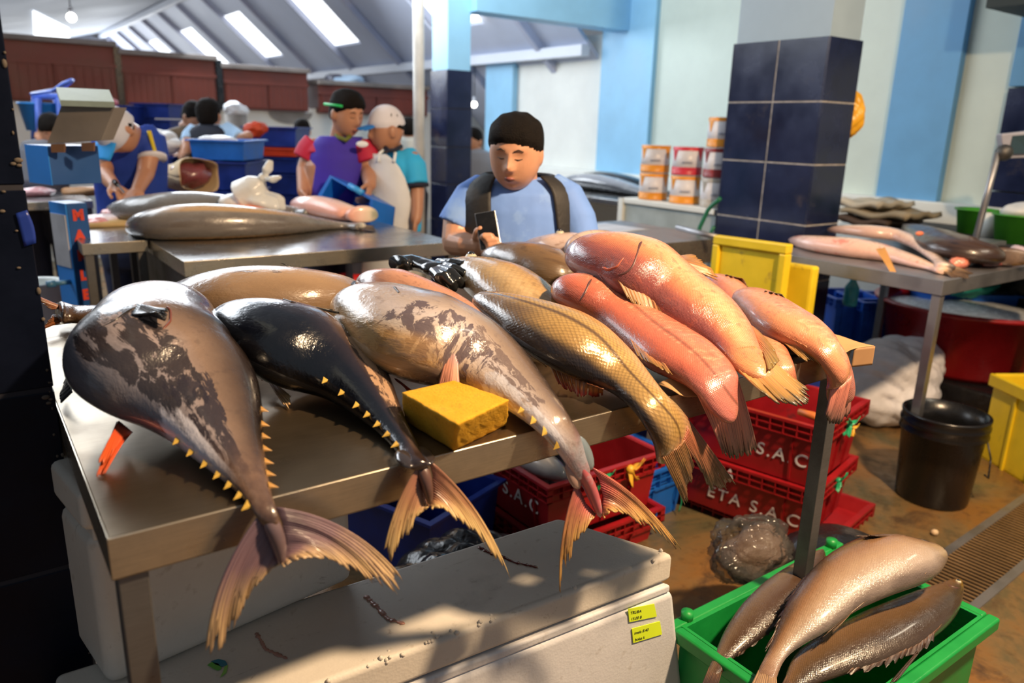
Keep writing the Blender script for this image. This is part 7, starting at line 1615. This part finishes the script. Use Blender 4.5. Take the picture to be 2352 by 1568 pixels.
p0 = b_; Xd = unit(np.array([-.5, -.8, 0.])); obj('display_head', MB().sphere(p0 + HR * .03, (.04, .04, .04), 16, 10), m_steel_dk, s2)
obj('display', prism(MB(), [(2300, 308, 4.05), (2372, 300, 4.0), (2372, 362, 4.0), (2318, 364, 4.05), (2305, 350, 4.05)], .05), M('lavender_display_frame', (.50, .50, .58), .3), s2, bevel=.006)
obj('display_glass', prism(MB(), [(2326, 312, 4.03), (2372, 308, 3.985), (2372, 352, 3.985), (2320, 354, 4.03)], .01), M('dark_display_glass', (.05, .09, .11), .1), s2, smooth=False)
obj('base', MB().box(a[0] - .12, a[0] + .12, a[1] - .1, a[1] + .1, .936, .96), m_steel_grey, s2, bevel=.004)
# yellow bag hanging on the column
m_yb = M('golden_plastic_bag', (.85, .42, .02), .3, 0, .1, 8, .5, 10)
yb = blob(Xp(1972, 262, 3.80) + np.array([0, .05, 0]), (.055, .075, .115), 70, m_yb, 'plastic_bag', 'golden yellow plastic bag hanging on the far side of the navy column', 'bag', amp=.3, fq=2, crumple=.2)
# --- red tub, ice, crates under the grey table, netting
m_tub = M('deep_red_tub_plastic', (.33, .008, .012), .3, 0, .12, 8, coat=.3)
c = Zp(2205, 838, .20); t = thing('plastic_tub', 'big round red tub with crushed ice behind the legs of the grey table', 'tub', c)
obj('body', MB().lathe(c, [(.01, 0), (.36, 0), (.39, .03), (.47, .36), (.50, .36), (.505, .375), (.49, .385), (.46, .375), (.38, .04), (.01, .02)], 56), m_tub, t)
blob(c + UP * .30, (.40, .40, .05), 71, m_ice, 'crushed_ice', 'crushed ice lying in the big red tub', 'ice', amp=.25, fq=6, kind='stuff')
tag(obj('pallet', MB().box(c[0] - .4, c[0] + .38, c[1] - .4, c[1] + .4, .0, .198), m_binbag, bevel=.02), 'dark low pallet under the big red tub', 'pallet')
for i, (px, py, lab) in enumerate([(1890, 790, 'blue slatted crate under the grey table next to the yellow lid'), (1955, 800, 'blue slatted crate under the grey table next to the red tub')]):
    P = Zp(px, py, .30); t, fr = crate('fish_crate', lab, P[0] + .25, P[1] + .10, .02, -30, .28, .3, .50, m_mblue, 'blue slatted crates under the grey table', ribs=True)
P = Zp(2012, 705, .62); P = P + HF * .3
o = thing('plastic_bottle', 'clear turquoise bottle hanging in the shade beside the red tub', 'bottle', P)
obj('body', MB().lathe(P - UP * .06, [(.005, 0), (.035, .0), (.038, .02), (.038, .10), (.018, .135), (.016, .155), (.005, .155)], 20), M('turquoise_plastic', (.05, .45, .52), .1, alpha=.8), o); obj('cap', MB().lathe(P + UP * .095, [(.003, 0), (.018, 0), (.018, .016), (.003, .016)], 16), M('pink_cap', (.6, .3, .35), .4), o)
P = Zp(2260, 665, .62) + HF * .1
blob(P, (.26, .10, .06), 73, M('teal_netting', (.01, .25, .20), .6, bump=.8, bs=40), 'fishing_net', 'teal green netting heaped over a blue crate beyond the red tub', 'net', amp=.3)
t, fr = crate('fish_crate', 'blue crate under the teal green netting', P[0] - .25, P[1] + .1, 0, -35, .5, .35, P[2] - .04, m_bluep, None, ribs=False)
# --- white sack, bucket, yellow crate
blob(Zp(2040, 880, .19), (.30, .24, .23), 80, M('white_woven_sack', (.78, .77, .82), .6, bump=.6, bs=20, dirt=(.3, .26, .26), dscale=6, dthr=.6), 'woven_sack', 'crumpled white woven sack on the floor behind the black bucket', 'sack', amp=.3, fq=3, crumple=.16)
c = Zp(2170, 1105, 0.0); t = thing('bucket', 'black plastic bucket standing on the wet floor', 'bucket', c)
c = np.array([3.165, 1.325, 0.]); t.location = tuple(c)
m_bk = M('black_bucket_plastic', (.008, .008, .009), .28, 0, .2, 10, .05, 60)
obj('body', MB().lathe(c, [(.01, .0), (.135, .0), (.138, .01), (.155, .30), (.166, .30), (.166, .305), (.160, .33), (.166, .335), (.166, .345), (.158, .365), (.164, .37), (.164, .38), (.152, .38), (.148, .3), (.13, .015), (.01, .012)], 48), m_bk, t)
obj('handle', MB().tube([c + HR * .165 + UP * .32, c + HR * .185 - HF * .05 + UP * .2, c + HR * .165 - HF * .09 + UP * .13, c + HR * .14 - HF * .1 + UP * .15], .004, 8), m_bk, t)
P = [3.80, 1.40]; a = math.degrees(math.atan2(1.158 - 1.395, 3.649 - 3.79))
# yellow crate: corner nearest the bucket, long side running towards the drain
fy = frame(3.80, 1.41, 0, -50); t = thing('fish_crate', 'big yellow fish crate on the floor beside the black bucket', 'crate', (3.95, 1.1, 0))
# corner vectors
e1 = unit(np.array([3.649 - 3.79, 1.158 - 1.395, 0])); e2 = np.array([-e1[1], e1[0], 0]); e2 = e2 if e2[0] > 0 else -e2; c0 = np.array([3.80, 1.41, 0])
def yb_(x, y, z): return tuple(c0 + e1 * x + e2 * y + UP * z)
lx, ly, hh = .62, .42, .40; b = MB()
for (x0, x1, y0, y1) in ((0, lx, 0, .008), (0, lx, ly - .008, ly), (0, .008, .008, ly - .008), (lx - .008, lx, .008, ly - .008)): b.box(x0, x1, y0, y1, 0, hh, yb_)
b.box(0, lx, 0, ly, 0, .01, yb_); obj('body', b, m_yelp, t, smooth=False)
r = MB().box(-.02, lx + .02, -.02, 0, hh - .05, hh + .01, yb_).box(-.02, lx + .02, ly, ly + .02, hh - .05, hh + .01, yb_).box(-.02, 0, 0, ly, hh - .05, hh + .01, yb_).box(lx, lx + .02, 0, ly, hh - .05, hh + .01, yb_)
obj('rim', r, m_yelp, t, bevel=.008)
for k in range(1, 4): obj('side_rib', MB().box(lx * k / 4 - .006, lx * k / 4 + .006, -.010, 0, .0, hh - .05, yb_), m_yelp, t, smooth=False)
# light bag on the fourth locker
P = Yp(800, 190, 9.25); blob(P, (.22, .12, .09), 90, M('pale_blue_bag_film', (.5, .68, .9), .3, bump=.5, bs=10), 'plastic_bag', 'pale blue plastic bag lying on top of the low brown locker', 'bag', amp=.35)
P = Yp(770, 184, 9.3); blob(P, (.12, .1, .07), 91, M('dark_patterned_cloth', (.10, .1, .14), .7, dirt=(.6, .62, .7), dscale=9, dthr=.5), 'cloth_bundle', 'dark and white bundle beside the pale blue bag on the locker', 'bundle', amp=.3)
# small red and dark clutter on the far wall locker row
P = Fp(245, 236, 6.2); blob(P, (.09, .05, .035), 92, M('pink_red_cloth', (.5, .12, .15), .7), 'cloth_bundle', 'pinkish red cloth on the crates behind the hood of the scale', 'cloth', amp=.3)
